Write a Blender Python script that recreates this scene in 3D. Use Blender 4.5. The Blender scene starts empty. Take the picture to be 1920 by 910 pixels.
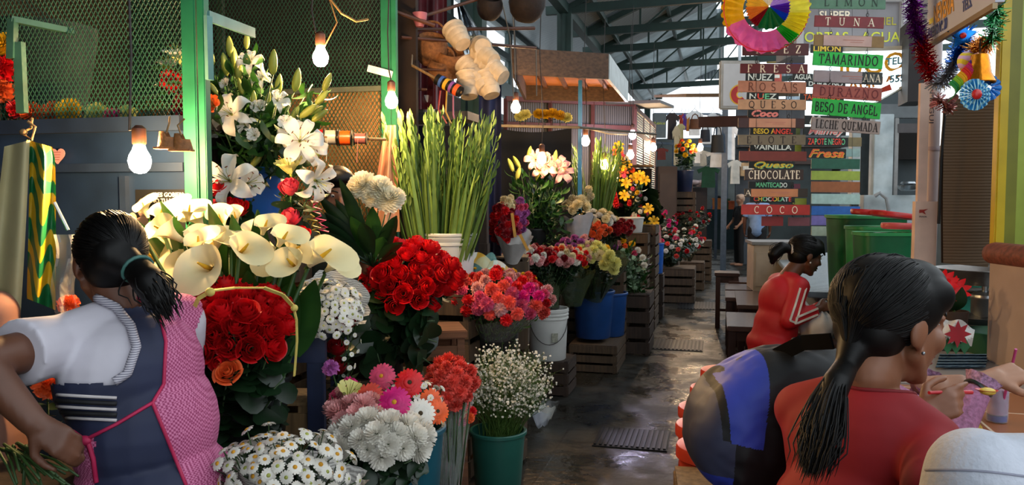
import bpy,bmesh,math,random
from mathutils import Vector,Matrix,Quaternion,noise
R=math.radians;PI=math.pi
random.seed(7)
SC=bpy.context.scene;COL=SC.collection
# ------------------------------------------------------------------ camera
F=1500.0;TH=R(14.47);PH=math.atan(85/F);CAM=Vector((0,0,1.55))
FW=Vector((-math.sin(TH)*math.cos(PH),math.cos(TH)*math.cos(PH),-math.sin(PH)))
RT=Vector((math.cos(TH),math.sin(TH),0));UP=RT.cross(FW)
cd=bpy.data.cameras.new('camera');cd.sensor_width=36;cd.lens=F/1920*36;cd.clip_start=.05
cam=bpy.data.objects.new('camera',cd);COL.objects.link(cam)
cam.location=CAM;cam.rotation_euler=(PI/2-PH,0,TH);SC.camera=cam
def V(px,py,d):return CAM+d*(FW+RT*((px-960)/F)-UP*((py-455)/F))
def proj(p):r=Vector(p)-CAM;d=r.dot(FW);return 960+F*r.dot(RT)/d,455-F*r.dot(UP)/d
def VZ(px,py,z):
 r=V(px,py,1)-CAM;return CAM+r*((z-CAM.z)/r.z)
def VY(px,py,y):
 r=V(px,py,1)-CAM;return CAM+r*(y/r.y)
def VX(px,py,x):
 r=V(px,py,1)-CAM;return CAM+r*(x/r.x)
# ------------------------------------------------------------------ world and exposure
SC.view_settings.view_transform='Standard';SC.view_settings.look='None'
SC.view_settings.gamma=1;SC.view_settings.use_curve_mapping=False
SC.view_settings.exposure=0.0
w=bpy.data.worlds.new('sky');SC.world=w;w.use_nodes=True
bg=w.node_tree.nodes['Background'];bg.inputs[0].default_value=(.86,.94,1,1);bg.inputs[1].default_value=2.1
SC.cycles.max_bounces=6;SC.cycles.diffuse_bounces=3;SC.cycles.glossy_bounces=3;SC.cycles.transparent_max_bounces=12
SC.cycles.sample_clamp_indirect=4
BULB=1000.0
# ------------------------------------------------------------------ materials
MATS={}
def lin(c):
 if isinstance(c,str):
  c=c.lstrip('#');c=[int(c[i:i+2],16)/255 for i in(0,2,4)]
  return tuple(x/12.92 if x<=.04045 else((x+.055)/1.055)**2.4 for x in c)
 return tuple(c)
def mat(name,col,rough=.6,var=.18,scale=14,bump=0.,metal=0.,trans=0.,coat=0.,alpha=1.,rand=0.,spec=.5,emit=0.,bscale=None,sss=0.):
 """procedural material: noise-varied colour, optional bump, per-copy tint, thin-petal translucency"""
 if name in MATS:return MATS[name]
 m=bpy.data.materials.new(name);m.use_nodes=True;nt=m.node_tree;N=nt.nodes;L=nt.links
 p=N['Principled BSDF'];out=N['Material Output'];c=lin(col)
 tc=N.new('ShaderNodeTexCoord');nz=N.new('ShaderNodeTexNoise');nz.inputs['Scale'].default_value=scale;nz.inputs['Detail'].default_value=5
 L.new(tc.outputs['Object'],nz.inputs['Vector'])
 cr=N.new('ShaderNodeValToRGB');e=cr.color_ramp.elements
 e[0].position=.3;e[1].position=.7
 e[0].color=tuple(max(0,x*(1-var)) for x in c)+(1,);e[1].color=tuple(min(1,x*(1+var)) for x in c)+(1,)
 L.new(nz.outputs['Fac'],cr.inputs['Fac']);co=cr.outputs['Color']
 if rand:
  oi=N.new('ShaderNodeObjectInfo');hs=N.new('ShaderNodeHueSaturation');mr=N.new('ShaderNodeMapRange')
  mr.inputs['To Min'].default_value=1-rand;mr.inputs['To Max'].default_value=1+rand*.6
  L.new(oi.outputs['Random'],mr.inputs['Value']);L.new(mr.outputs[0],hs.inputs['Value']);L.new(co,hs.inputs['Color']);co=hs.outputs['Color']
 L.new(co,p.inputs['Base Color'])
 p.inputs['Roughness'].default_value=rough;p.inputs['Metallic'].default_value=metal
 p.inputs['Specular IOR Level'].default_value=spec
 p.inputs['Coat Weight'].default_value=coat;p.inputs['Alpha'].default_value=alpha
 if sss:p.inputs['Subsurface Weight'].default_value=sss;p.inputs['Subsurface Radius'].default_value=(.01,.004,.002)
 if emit:L.new(co,p.inputs['Emission Color']);p.inputs['Emission Strength'].default_value=emit
 if bump:
  b=N.new('ShaderNodeBump');b.inputs['Strength'].default_value=bump;b.inputs['Distance'].default_value=.01
  if bscale:
   n2=N.new('ShaderNodeTexNoise');n2.inputs['Scale'].default_value=bscale;L.new(tc.outputs['Object'],n2.inputs['Vector']);L.new(n2.outputs['Fac'],b.inputs['Height'])
  else:L.new(nz.outputs['Fac'],b.inputs['Height'])
  L.new(b.outputs[0],p.inputs['Normal'])
 if trans:
  t=N.new('ShaderNodeBsdfTranslucent');mx=N.new('ShaderNodeMixShader');mx.inputs[0].default_value=trans
  L.new(co,t.inputs['Color']);L.new(p.outputs[0],mx.inputs[1]);L.new(t.outputs[0],mx.inputs[2]);L.new(mx.outputs[0],out.inputs[0])
 MATS[name]=m;return m
def emis(name,col,strength):
 if name in MATS:return MATS[name]
 m=bpy.data.materials.new(name);m.use_nodes=True;nt=m.node_tree;nt.nodes.clear()
 e=nt.nodes.new('ShaderNodeEmission');o=nt.nodes.new('ShaderNodeOutputMaterial')
 e.inputs[0].default_value=lin(col)+(1,);e.inputs[1].default_value=strength;nt.links.new(e.outputs[0],o.inputs[0])
 MATS[name]=m;return m
def film(name,col=(.9,.95,1),a=.25,rough=.12):
 """thin clear wrap or glass: mostly see-through with gloss"""
 if name in MATS:return MATS[name]
 m=bpy.data.materials.new(name);m.use_nodes=True;nt=m.node_tree;N=nt.nodes;L=nt.links
 p=N['Principled BSDF'];p.inputs['Base Color'].default_value=lin(col)+(1,);p.inputs['Roughness'].default_value=rough
 tc=N.new('ShaderNodeTexCoord');nz=N.new('ShaderNodeTexNoise');nz.inputs['Scale'].default_value=25
 L.new(tc.outputs['Object'],nz.inputs['Vector']);b=N.new('ShaderNodeBump');b.inputs['Strength'].default_value=.5;b.inputs['Distance'].default_value=.02
 L.new(nz.outputs['Fac'],b.inputs['Height']);L.new(b.outputs[0],p.inputs['Normal'])
 tr=N.new('ShaderNodeBsdfTransparent');mx=N.new('ShaderNodeMixShader');mx.inputs[0].default_value=a
 L.new(tr.outputs[0],mx.inputs[1]);L.new(p.outputs[0],mx.inputs[2]);L.new(mx.outputs[0],N['Material Output'].inputs[0])
 MATS[name]=m;return m
def wood(name,col,scale=6,rough=.7,axis=2,var=.4):
 if name in MATS:return MATS[name]
 m=mat(name,col,rough,var,scale,.25);N=m.node_tree.nodes;L=m.node_tree.links
 mp=N.new('ShaderNodeMapping');s=[8,8,8];s[axis]=.7;mp.inputs['Scale'].default_value=s
 tc=next(n for n in N if n.type=='TEX_COORD');nz=next(n for n in N if n.type=='TEX_NOISE')
 L.new(tc.outputs['Object'],mp.inputs[0]);L.new(mp.outputs[0],nz.inputs['Vector']);return m
def wave(name,c1,c2,scale=10,direction='X',rough=.7,dist=0.,sharp=True,prof='SIN',rot=(0,0,0),bump=0.,trans=0.):
 """two-colour stripes"""
 if name in MATS:return MATS[name]
 m=mat(name,c1,rough,.1,20,0,trans=trans);N=m.node_tree.nodes;L=m.node_tree.links;p=N['Principled BSDF']
 tc=next(n for n in N if n.type=='TEX_COORD');mp=N.new('ShaderNodeMapping');mp.inputs['Rotation'].default_value=rot
 wv=N.new('ShaderNodeTexWave');wv.bands_direction=direction;wv.wave_profile=prof;wv.inputs['Scale'].default_value=scale;wv.inputs['Distortion'].default_value=dist
 L.new(tc.outputs['Object'],mp.inputs[0]);L.new(mp.outputs[0],wv.inputs['Vector'])
 cr=N.new('ShaderNodeValToRGB');e=cr.color_ramp.elements;e[0].color=lin(c1)+(1,);e[1].color=lin(c2)+(1,)
 if sharp:e[0].position=.47;e[1].position=.53
 L.new(wv.outputs['Fac'],cr.inputs['Fac']);L.new(cr.outputs['Color'],p.inputs['Base Color'])
 if bump:
  b=N.new('ShaderNodeBump');b.inputs['Strength'].default_value=bump;b.inputs['Distance'].default_value=.02
  L.new(wv.outputs['Fac'],b.inputs['Height']);L.new(b.outputs[0],p.inputs['Normal'])
 return m
# ------------------------------------------------------------------ mesh builder
class MB:
 def __init__(s):s.v=[];s.f=[];s.m=[];s.k=0
 def slot(s,k):s.k=k;return s
 def add(s,vs,fs):
  o=len(s.v);s.v+=[tuple(v) for v in vs];s.f+=[tuple(i+o for i in f) for f in fs];s.m+=[s.k]*len(fs);return s
 def box(s,c,size,M=None,bev=0):
  c=Vector(c);x,y,z=[a/2 for a in size]
  if bev:
   b=min(bev,x*.9,y*.9,z*.9);vs=[]
   bm=bmesh.new();bmesh.ops.create_cube(bm,size=1)
   for v in bm.verts:v.co=Vector((v.co.x*2*x,v.co.y*2*y,v.co.z*2*z))
   bmesh.ops.bevel(bm,geom=bm.edges[:],offset=b,segments=2,affect='EDGES')
   bm.verts.index_update();vs=[v.co.copy() for v in bm.verts];fs=[[v.index for v in f.verts] for f in bm.faces];bm.free()
  else:
   vs=[Vector((i*x,j*y,k*z)) for i in(-1,1) for j in(-1,1) for k in(-1,1)]
   fs=[(0,1,3,2),(4,6,7,5),(0,4,5,1),(2,3,7,6),(0,2,6,4),(1,5,7,3)]
  if M is not None:vs=[M@v for v in vs]
  return s.add([v+c for v in vs],fs)
 def bar(s,a,b,w,h=None,upv=(0,0,1)):
  a,b=Vector(a),Vector(b);h=h or w;t=(b-a).normalized();u=Vector(upv)
  if abs(t.dot(u))>.98:u=Vector((0,1,0))
  x=t.cross(u).normalized()*w/2;y=x.normalized().cross(t)*h/2
  vs=[p+i*x+j*y for p in(a,b) for i,j in((-1,-1),(1,-1),(1,1),(-1,1))]
  return s.add(vs,[(3,2,1,0),(4,5,6,7),(0,1,5,4),(1,2,6,5),(2,3,7,6),(3,0,4,7)])
 def tube(s,pts,r,n=8,caps=True):
  pts=[Vector(p) for p in pts];rs=r if isinstance(r,(list,tuple)) else[r]*len(pts)
  vs=[];fs=[];x=None
  for i,p in enumerate(pts):
   t=(pts[min(i+1,len(pts)-1)]-pts[max(i-1,0)]).normalized()
   if x is None:x=t.orthogonal().normalized()
   else:
    x=x-t*x.dot(t);x=x.normalized() if x.length>1e-6 else t.orthogonal().normalized()
   y=t.cross(x)
   for k in range(n):
    a=2*PI*k/n;vs.append(p+(x*math.cos(a)+y*math.sin(a))*rs[i])
  for i in range(len(pts)-1):
   for k in range(n):
    k2=(k+1)%n;fs.append((i*n+k,i*n+k2,(i+1)*n+k2,(i+1)*n+k))
  if caps:fs.append(tuple(range(n))[::-1]);fs.append(tuple((len(pts)-1)*n+k for k in range(n)))
  return s.add(vs,fs)
 def lathe(s,prof,n=20,M=None,cap0=True,cap1=False):
  vs=[];fs=[]
  for r,z in prof:
   for k in range(n):a=2*PI*k/n;vs.append(Vector((r*math.cos(a),r*math.sin(a),z)))
  for i in range(len(prof)-1):
   for k in range(n):
    k2=(k+1)%n;fs.append((i*n+k,i*n+k2,(i+1)*n+k2,(i+1)*n+k))
  if cap0:fs.append(tuple(range(n))[::-1])
  if cap1:fs.append(tuple((len(prof)-1)*n+k for k in range(n)))
  if M is not None:vs=[M@v for v in vs]
  return s.add(vs,fs)
 def grid(s,fn,nu,nv,closeu=False):
  vs=[Vector(fn(i/nu,j/nv)) for j in range(nv+1) for i in range(nu+(0 if closeu else 1))]
  c=nu if closeu else nu+1;fs=[]
  for j in range(nv):
   for i in range(nu):
    i2=(i+1)%c;fs.append((j*c+i,j*c+i2,(j+1)*c+i2,(j+1)*c+i))
  return s.add(vs,fs)
 def ball(s,c,r,n=10,m=6,M=None):
  c=Vector(c);r=r if isinstance(r,(list,tuple)) else(r,r,r)
  vs=[Vector((0,0,r[2]))];fs=[]
  for j in range(1,m):
   t=PI*j/m
   for k in range(n):a=2*PI*k/n;vs.append(Vector((r[0]*math.sin(t)*math.cos(a),r[1]*math.sin(t)*math.sin(a),r[2]*math.cos(t))))
  vs.append(Vector((0,0,-r[2])));e=len(vs)-1
  for k in range(n):
   k2=(k+1)%n;fs.append((0,1+k,1+k2));fs.append((e,e-n+k2,e-n+k))
   for j in range(m-2):a=1+j*n;fs.append((a+k,a+n+k,a+n+k2,a+k2))
  if M is not None:vs=[M@v for v in vs]
  return s.add([v+c for v in vs],fs)
 def prism(s,pts,h,M=None):
  n=len(pts);vs=[Vector((x,y,0)) for x,y in pts]+[Vector((x,y,h)) for x,y in pts]
  fs=[tuple(range(n))[::-1],tuple(range(n,2*n))]+[(i,(i+1)%n,(i+1)%n+n,i+n) for i in range(n)]
  if M is not None:vs=[M@v for v in vs]
  return s.add(vs,fs)
 def xf(s,M,start=0):
  for i in range(start,len(s.v)):s.v[i]=tuple(M@Vector(s.v[i]))
  return s
 def mesh(s,name,mats,smooth=True):
  me=bpy.data.meshes.new(name);me.from_pydata(s.v,[],s.f)
  for m in(mats if isinstance(mats,(list,tuple)) else[mats]):me.materials.append(m)
  if len(me.materials)>1:me.polygons.foreach_set('material_index',s.m)
  if smooth:
   me.polygons.foreach_set('use_smooth',[True]*len(me.polygons))
   me.update()
   if smooth!='all':
    try:me.set_sharp_from_angle(angle=R(42))
    except Exception:pass
  me.update();return me
 def obj(s,name,mats,parent=None,loc=None,smooth=True):
  return link(name,s.mesh(name,mats,smooth),parent,loc)
def link(name,data,parent=None,loc=None,rot=None,sc=None):
 o=bpy.data.objects.new(name,data);COL.objects.link(o)
 if parent is not None:o.parent=parent
 if loc is not None:o.location=loc
 if rot is not None:o.rotation_euler=rot
 if sc is not None:o.scale=sc if isinstance(sc,(tuple,list,Vector)) else(sc,)*3
 return o
def tag(o,label=None,cat=None,group=None,kind=None):
 if label:o['label']=label
 if cat:o['category']=cat
 if group:o['group']=group
 if kind:o['kind']=kind
 return o
def thing(name,label,cat,loc=(0,0,0),rz=0,group=None,kind=None):
 o=bpy.data.objects.new(name,None);COL.objects.link(o);o.empty_display_size=.05
 o.location=loc;o.rotation_euler=(0,0,rz);return tag(o,label,cat,group,kind)
def struct(mb,name,m,label=None,smooth=True):
 o=mb.obj(name,m,smooth=smooth);o['kind']='structure'
 if label:o['label']=label;o['category']=name.split('_')[0]
 return o
def dup(root,loc,rot=None,label=None,group=None,sc=None):
 r=root.copy();COL.objects.link(r);r.location=loc
 if rot is not None:r.rotation_euler=rot
 if sc is not None:r.scale=(sc,)*3 if not isinstance(sc,(tuple,list)) else sc
 if label:r['label']=label
 if group:r['group']=group
 for ch in list(root.children):
  c=ch.copy();COL.objects.link(c);c.parent=r
  for g in list(ch.children):
   d=g.copy();COL.objects.link(d);d.parent=c
 return r
def rnd(a,b):return random.uniform(a,b)
def lerp(a,b,t):return a+(b-a)*t
def frame(z,x=None):
 """rotation whose local Z is z"""
 z=Vector(z).normalized();x=Vector(x) if x is not None else(Vector((1,0,0)) if abs(z.x)<.9 else Vector((0,1,0)))
 y=z.cross(x).normalized();x=y.cross(z);M=Matrix((x,y,z)).transposed();return M
def text_mesh(txt,size,m,depth=.001,shear=0,bold=0.,sx=1.,align='CENTER'):
 cu=bpy.data.curves.new('lettering','FONT');cu.body=txt;cu.size=size;cu.extrude=depth;cu.shear=shear;cu.offset=bold
 cu.align_x=align;cu.align_y='CENTER';cu.resolution_u=3
 o=bpy.data.objects.new('lettering',cu);COL.objects.link(o)
 dg=bpy.context.evaluated_depsgraph_get();me=bpy.data.meshes.new_from_object(o.evaluated_get(dg))
 bpy.data.objects.remove(o);bpy.data.curves.remove(cu)
 for v in me.vertices:v.co.x*=sx
 me.materials.clear();me.materials.append(m);return me
def arc(cx,cy,rx,ry,a0,a1,n=10):return[(cx+rx*math.cos(R(lerp(a0,a1,i/n))),cy+ry*math.sin(R(lerp(a0,a1,i/n)))) for i in range(n+1)]
T_,t_=.15,.065
GL={'A':(.82,[([(.08,0),(.41,1)],t_),([(.41,1),(.74,0)],T_),([(.2,.35),(.62,.35)],t_)],[(.08,0),(.74,0)]),'B':(.68,[([(.16,0),(.16,1)],T_),([(.16,.97)]+arc(.33,.76,.2,.21,90,-90)+[(.16,.55)],.1),([(.16,.55)]+arc(.36,.29,.23,.26,90,-90)+[(.16,.03)],.1)],[]),'C':(.75,[(arc(.42,.5,.32,.46,50,310,16),.11),([(.63,.95),(.63,.72)],t_)],[]),'D':(.8,[([(.16,0),(.16,1)],T_),([(.16,.97),(.3,.97)]+arc(.32,.5,.36,.47,90,-90,12)+[(.16,.03)],.09)],[]),'E':(.68,[([(.16,0),(.16,1)],T_),([(.1,.97),(.58,.97),(.58,.78)],t_),([(.16,.52),(.46,.52)],t_),([(.1,.03),(.62,.03),(.62,.24)],t_)],[]),'F':(.64,[([(.16,0),(.16,1)],T_),([(.1,.97),(.58,.97),(.58,.78)],t_),([(.16,.52),(.46,.52)],t_)],[(.16,0)]),'G':(.8,[(arc(.42,.5,.32,.46,50,330,16),.11),([(.7,.1),(.7,.42)],.12),([(.55,.42),(.8,.42)],t_)],[]),'H':(.85,[([(.16,0),(.16,1)],T_),([(.68,0),(.68,1)],T_),([(.16,.5),(.68,.5)],t_)],[(.16,0),(.16,1),(.68,0),(.68,1)]),'I':(.36,[([(.18,0),(.18,1)],T_)],[(.18,0),(.18,1)]),'L':(.66,[([(.16,0),(.16,1)],T_),([(.1,.03),(.6,.03),(.6,.25)],t_)],[(.16,1)]),'M':(1.0,[([(.12,0),(.16,1)],t_),([(.16,1),(.5,.08)],T_),([(.5,.08),(.84,1)],t_),([(.84,1),(.87,0)],T_)],[(.12,0),(.87,0)]),'N':(.88,[([(.15,0),(.15,1)],t_),([(.15,1),(.72,0)],T_),([(.72,0),(.72,1)],t_)],[(.15,0),(.72,1)]),'O':(.84,[(arc(.42,.5,.34,.46,0,360,20),.11)],[]),'P':(.66,[([(.16,0),(.16,1)],T_),([(.16,.97)]+arc(.33,.72,.24,.25,90,-90)+[(.16,.47)],.1)],[(.16,0)]),'Q':(.84,[(arc(.42,.5,.34,.46,0,360,20),.11),([(.4,.2),(.78,-.14)],.1)],[]),'R':(.78,[([(.16,0),(.16,1)],T_),([(.16,.97)]+arc(.35,.74,.22,.23,90,-90)+[(.16,.51)],.1),([(.36,.5),(.7,0)],T_)],[(.16,0),(.7,0)]),'S':(.62,[(arc(.31,.73,.21,.24,30,250,10)+arc(.31,.25,.23,.25,80,-150,10),.11)],[]),'T':(.72,[([(.36,0),(.36,1)],T_),([(.06,.76),(.06,.97),(.66,.97),(.66,.76)],t_)],[(.36,0)]),'U':(.84,[([(.16,1),(.16,.35)]+arc(.41,.33,.25,.3,180,360,10)+[(.66,.35),(.66,1)],.11)],[(.16,1),(.66,1)]),'Z':(.7,[([(.1,.76),(.1,.97),(.58,.97)],t_),([(.58,.97),(.1,.03)],T_),([(.1,.03),(.6,.03),(.6,.25)],t_)],[]),' ':(.4,[],[]),'J':(.5,[([(.32,1),(.32,.2)]+arc(.18,.2,.14,.18,0,-150,6),.12)],[(.32,1)])}
def stroke(mb,pts,w,ox,h,sx,z):
 for i in range(len(pts)-1):
  a=Vector((pts[i][0]*sx,pts[i][1],0));b=Vector((pts[i+1][0]*sx,pts[i+1][1],0));t=(b-a)
  if t.length<1e-5:continue
  n=Vector((-t.y,t.x,0)).normalized()*w/2;e=t.normalized()*w*.2
  q=[a-n-e,b-n+e,b+n+e,a+n-e]
  mb.add([Vector((ox+p.x*h,p.y*h,z)) for p in q],[(0,1,2,3)])
def serif_mesh(txt,width,h,m,hand=False,wob=0.):
 tot=sum(GL[c][0] for c in txt);gap=.16;sx=1.0
 need=width/h;sp=(need-tot)/max(1,len(txt)-1) if len(txt)>1 else 0
 if sp<.05:sx=(need-.08*(len(txt)-1))/tot;sp=.08
 mb=MB();x=-width/2
 for c in txt:
  wd,st,se=GL[c];dy=rnd(-wob,wob)*h
  k0=len(mb.v)
  for pts,w_ in st:stroke(mb,pts,.11 if hand else w_,x,h,sx,0)
  if not hand:
   for(a,b) in se:stroke(mb,[(a-.13/max(.6,sx),.03 if b==0 else .97),(a+.13/max(.6,sx),.03 if b==0 else .97)],.06,x,h,sx,0)
  for i in range(k0,len(mb.v)):v=mb.v[i];mb.v[i]=(v[0],v[1]+dy-h/2,v[2])
  x+=(wd*sx+sp)*h
 return mb.mesh('lettering',m,False)
# ================================================================== SETTING
M=mat
M('steel_green','#1f6b4c',.45,.2,9,.1);M('teal_steel','#18322e',.55,.2,6,.1);M('navy_panel','#192a43',.45,.3,5,.12)
M('painted_shade','#15110e',.9,.3,4);M('dark_brown','#2c1d14',.85,.4,5,.3);M('grey_tin','#6f7c80',.5,.2,3);M('steel','#9aa0a4',.3,.2,8,metal=.9)
wood('rough_wood','#473624');wood('dark_wood','#33241a');wood('pale_wood','#6e5535');wood('rust_wood','#5f3a20',axis=0)
M('white_paint','#b9c0bf',.6,.15,8,.15);M('cream_paint','#a89b88',.6,.12,8)
M('wire','#2a2320',.6);M('white_plastic','#d8d8d2',.4,.08)
def floor_mat():
 m=mat('wet_concrete','#2b2923',.5,.45,2.2);N=m.node_tree.nodes;L=m.node_tree.links;p=N['Principled BSDF']
 tc=next(n for n in N if n.type=='TEX_COORD')
 n2=N.new('ShaderNodeTexNoise');n2.inputs['Scale'].default_value=1.6;n2.inputs['Detail'].default_value=6;n2.inputs['Roughness'].default_value=.65
 L.new(tc.outputs['Object'],n2.inputs['Vector'])
 r=N.new('ShaderNodeMapRange');r.inputs['From Min'].default_value=.42;r.inputs['From Max'].default_value=.6;r.inputs['To Min'].default_value=.2;r.inputs['To Max'].default_value=.55
 L.new(n2.outputs['Fac'],r.inputs['Value']);L.new(r.outputs[0],p.inputs['Roughness'])
 bk=N.new('ShaderNodeTexBrick');bk.offset=.35;bk.inputs['Scale'].default_value=1;bk.inputs['Brick Width'].default_value=.95;bk.inputs['Row Height'].default_value=1.3
 bk.inputs['Mortar Size'].default_value=.008;bk.inputs['Color1'].default_value=(1,1,1,1);bk.inputs['Color2'].default_value=(.75,.75,.72,1);bk.inputs['Mortar'].default_value=(.25,.23,.2,1)
 L.new(tc.outputs['Object'],bk.inputs['Vector'])
 mx=N.new('ShaderNodeMix');mx.data_type='RGBA';mx.blend_type='MULTIPLY';mx.inputs[0].default_value=1
 cr=next(n for n in N if n.type=='VALTORGB')
 L.new(cr.outputs[0],mx.inputs[6]);L.new(bk.outputs['Color'],mx.inputs[7]);L.new(mx.outputs[2],p.inputs['Base Color'])
 b=N.new('ShaderNodeBump');b.inputs['Strength'].default_value=.35;b.inputs['Distance'].default_value=.02
 n3=N.new('ShaderNodeTexNoise');n3.inputs['Scale'].default_value=14;n3.inputs['Detail'].default_value=4;L.new(tc.outputs['Object'],n3.inputs['Vector'])
 ad=N.new('ShaderNodeMath');ad.operation='ADD';L.new(n3.outputs['Fac'],ad.inputs[0]);L.new(bk.outputs['Fac'],ad.inputs[1])
 L.new(ad.outputs[0],b.inputs['Height']);L.new(b.outputs[0],p.inputs['Normal']);return m
mb=MB();mb.box((0,13,-.05),(14,34,.1));struct(mb,'floor',floor_mat())
XL=-4.7
mb=MB();mb.box((XL,13,1.6),(.12,34,3.2));struct(mb,'wall_left',mat('dark_render','#23201d',.9))
corr=wave('corrugated_tin','#7c8688','#59636a',3.2,'X',.45,0,False,'SIN',bump=.4)
corr_y=wave('corrugated_tin_side','#7c8688','#59636a',3.2,'Y',.45,0,False,'SIN',bump=.4)
mb=MB()
for k in range(14):
 y=-1+k*2.1;mb.box((XL,y,4.3),(.14,.16,2.2))
for z in(3.3,3.95,4.7,5.35):mb.box((XL,13,z),(.16,34,.14 if z!=3.95 else .3))
struct(mb,'window_1',MATS['teal_steel'])
panes=MB()
for k in range(13):
 for z0,z1 in((3.37,3.8),(4.1,4.63),(4.77,5.28)):
  if random.random()<.75:panes.box((XL+.01,.05+k*2.1,(z0+z1)/2),(.01,1.9,z1-z0))
struct(panes,'window_2',film('clerestory_glass',(.85,.95,.97),.18,.3))
EX,EZ,RX,RZ=-2.35,4.5,1.6,6.25
def roofslab(y0,y1,x0,z0,x1,z1,name,m=None):
 mb=MB();t=.04
 vs=[(x0,y0,z0),(x1,y0,z1),(x1,y1,z1),(x0,y1,z0),(x0,y0,z0+t),(x1,y0,z1+t),(x1,y1,z1+t),(x0,y1,z0+t)]
 mb.add(vs,[(0,1,2,3),(7,6,5,4),(0,4,5,1),(1,5,6,2),(2,6,7,3),(3,7,4,0)])
 return struct(mb,name,m or corr_y)
roofslab(-4,14.5,EX,EZ,RX,RZ,'ceiling')
roofslab(14.5,17,EX,EZ,RX,RZ,'ceiling_middle')
roofslab(17,26,EX,EZ,-.1,EZ+2.25*1.75/3.95,'ceiling_far',mat('roof_sheet','#a8b0b2',.5,.25,2,trans=.6))
mb=MB();mb.box((-2.9,-4,3),(5.2,.1,6));struct(mb,'wall_front',MATS['dark_brown'])  # unseen wall added behind the camera, left side, to cut frontal daylight
roofslab(-4,26,-5.2,5.5,EX-.5,5.1,'ceiling_left')
GB=25.6
mb=MB()
mb.prism([(-4.7,5.0),(0.05,5.0),(.05,7.4),(RX-.2,6.2),(-2.2,4.75),(-4.7,4.9)][:0]+[(-4.7,4.95),(-.1,4.95),(-.1,5.45),(-2.35,4.95)][:0]+[(-4.6,5.75),(0.0,5.75),(0.0,7.3),(-2.6,6.9),(-4.6,6.3)],.06,Matrix.Translation((0,GB,0))@Matrix.Rotation(PI/2,4,'X'))
mb.box((-.3,GB,5.32),(8.0,.1,.27));mb.box((-.3,GB-.05,5.75),(8.0,.12,.1))
struct(mb,'wall_back',corr)
mb=MB()
mb.box((-2.2,GB-.1,4.3),(.18,.18,2.4));mb.box((0.02,GB-.1,6.4),(.14,.14,1.6))
mb.box((-1.9,GB-.1,4.85),(.3,.2,.5));mb.box((.9,GB-.1,5.4),(.1,.15,.6))
struct(mb,'trim_1',MATS['teal_steel'])
for i,y in enumerate((8.3,12.4,14.2,15.9,18.2,21.5)):
 mb=MB();a=Vector((EX,y,EZ));r=Vector((RX,y,RZ));e=Vector((5.2,y,EZ+.1))
 mb.bar(a,r-Vector((0,0,.1)),.1,.16);mb.bar(r-Vector((0,0,.1)),Vector((5.2,y,EZ)),.1,.16)
 mb.bar(a-Vector((.3,0,.05)),Vector((5.2,y,EZ+.12)),.08,.13)
 for t in(.25,.5,.75):
  q=a.lerp(r,t);mb.bar(q-Vector((0,0,.1)),Vector((q.x,y,EZ+.05)),.035,.035)
  q2=a.lerp(r,t-.22);mb.bar(q-Vector((0,0,.1)),Vector((q2.x,y,EZ+.05)),.03,.03)
 struct(mb,'roof_truss' if i==0 else 'roof_truss',MATS['teal_steel'])
for i,y in enumerate((7.6,12.4,17.2)):
 mb=MB();mb.box((EX,y,EZ/2),(.22,.16,EZ));mb.box((EX,y,EZ/2),(.05,.24,EZ));struct(mb,'column',MATS['teal_steel'])
for k in range(4):
 mb=MB();t=(k+.4)/4;x=lerp(EX,RX,t);z=lerp(EZ,RZ,t)-.05
 mb.bar((x,-3,z),(x,26,z),.06,.1);struct(mb,'purlin',MATS['teal_steel'])
mb=MB();mb.bar((EX,-3,EZ-.02),(EX,26,EZ-.02),.14,.2);struct(mb,'eave_beam',MATS['teal_steel'])
mb=MB();mb.box((4.4,11,1.3),(.1,26,2.6));struct(mb,'wall_right',mat('grey_render','#6d726f',.8,.15,3))
mb=MB();mb.box((-3.75,5,1.5),(.06,15,3.0));struct(mb,'wall_stall_back',MATS['dark_brown'])
mb=MB();mb.box((-2.9,.95,2.95),(2.1,7.1,.05));struct(mb,'ceiling_stall',MATS['dark_brown'])
mb=MB();mb.box((-2.85,5.1,1.65),(1.75,.04,3.3));mb.box((-2.85,4.8,3.3),(1.9,1.2,.04));struct(mb,'wall_partition',MATS['dark_brown'])
def lattice(w,h,cw,ch,t):
 """expanded metal sheet in XZ, centred on x, from z=0"""
 mb=MB();sl=ch/cw;n=int((w+h/sl)/cw)+1
 for s in(1,-1):
  for i in range(n+1):
   x0=-w/2-h/sl+i*cw if s==1 else w/2+h/sl-i*cw
   za=max(0,((-w/2-x0) if s==1 else(x0-w/2))*sl);zb=min(h,((w/2-x0) if s==1 else(x0+w/2))*sl)
   if zb-za<.01:continue
   mb.bar((x0+s*za/sl,0,za),(x0+s*zb/sl,0,zb),t,t*1.3,(0,1,0))
 return mb
PY=2.42
post1=VY(377,300,PY);px1=post1.x
zt=VY(180,226,PY).z
t=thing('stall_partition','dark blue sheet steel partition with green wire mesh above it, behind the woman in the apron','partition',(px1-1.3,PY,0))
mb=MB();mb.box((0,0,zt/2),(2.5,.02,zt));mb.obj('steel_panel',MATS['navy_panel'],t)
mb=MB();mb.box((0,-.02,zt-.02),(2.5,.05,.05));mb.box((0,-.018,zt-.17),(2.5,.03,.03));mb.box((1.0,-.02,(zt-.2)/2),(.025,.02,zt-.2));mb.obj('frame_rail',mat('navy_rail','#1c2a40',.5,.3,6),t)
lm=lattice(2.5,1.1,.019,.03,.0022);o=lm.obj('wire_mesh',mat('mesh_green','#24503f',.5),t,(0,0,zt));
mb=MB();mb.box((-.45,.02,zt+.55),(.03,.03,1.1));mb.obj('upright',mat('old_steel','#4c5247',.6),t)
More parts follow.
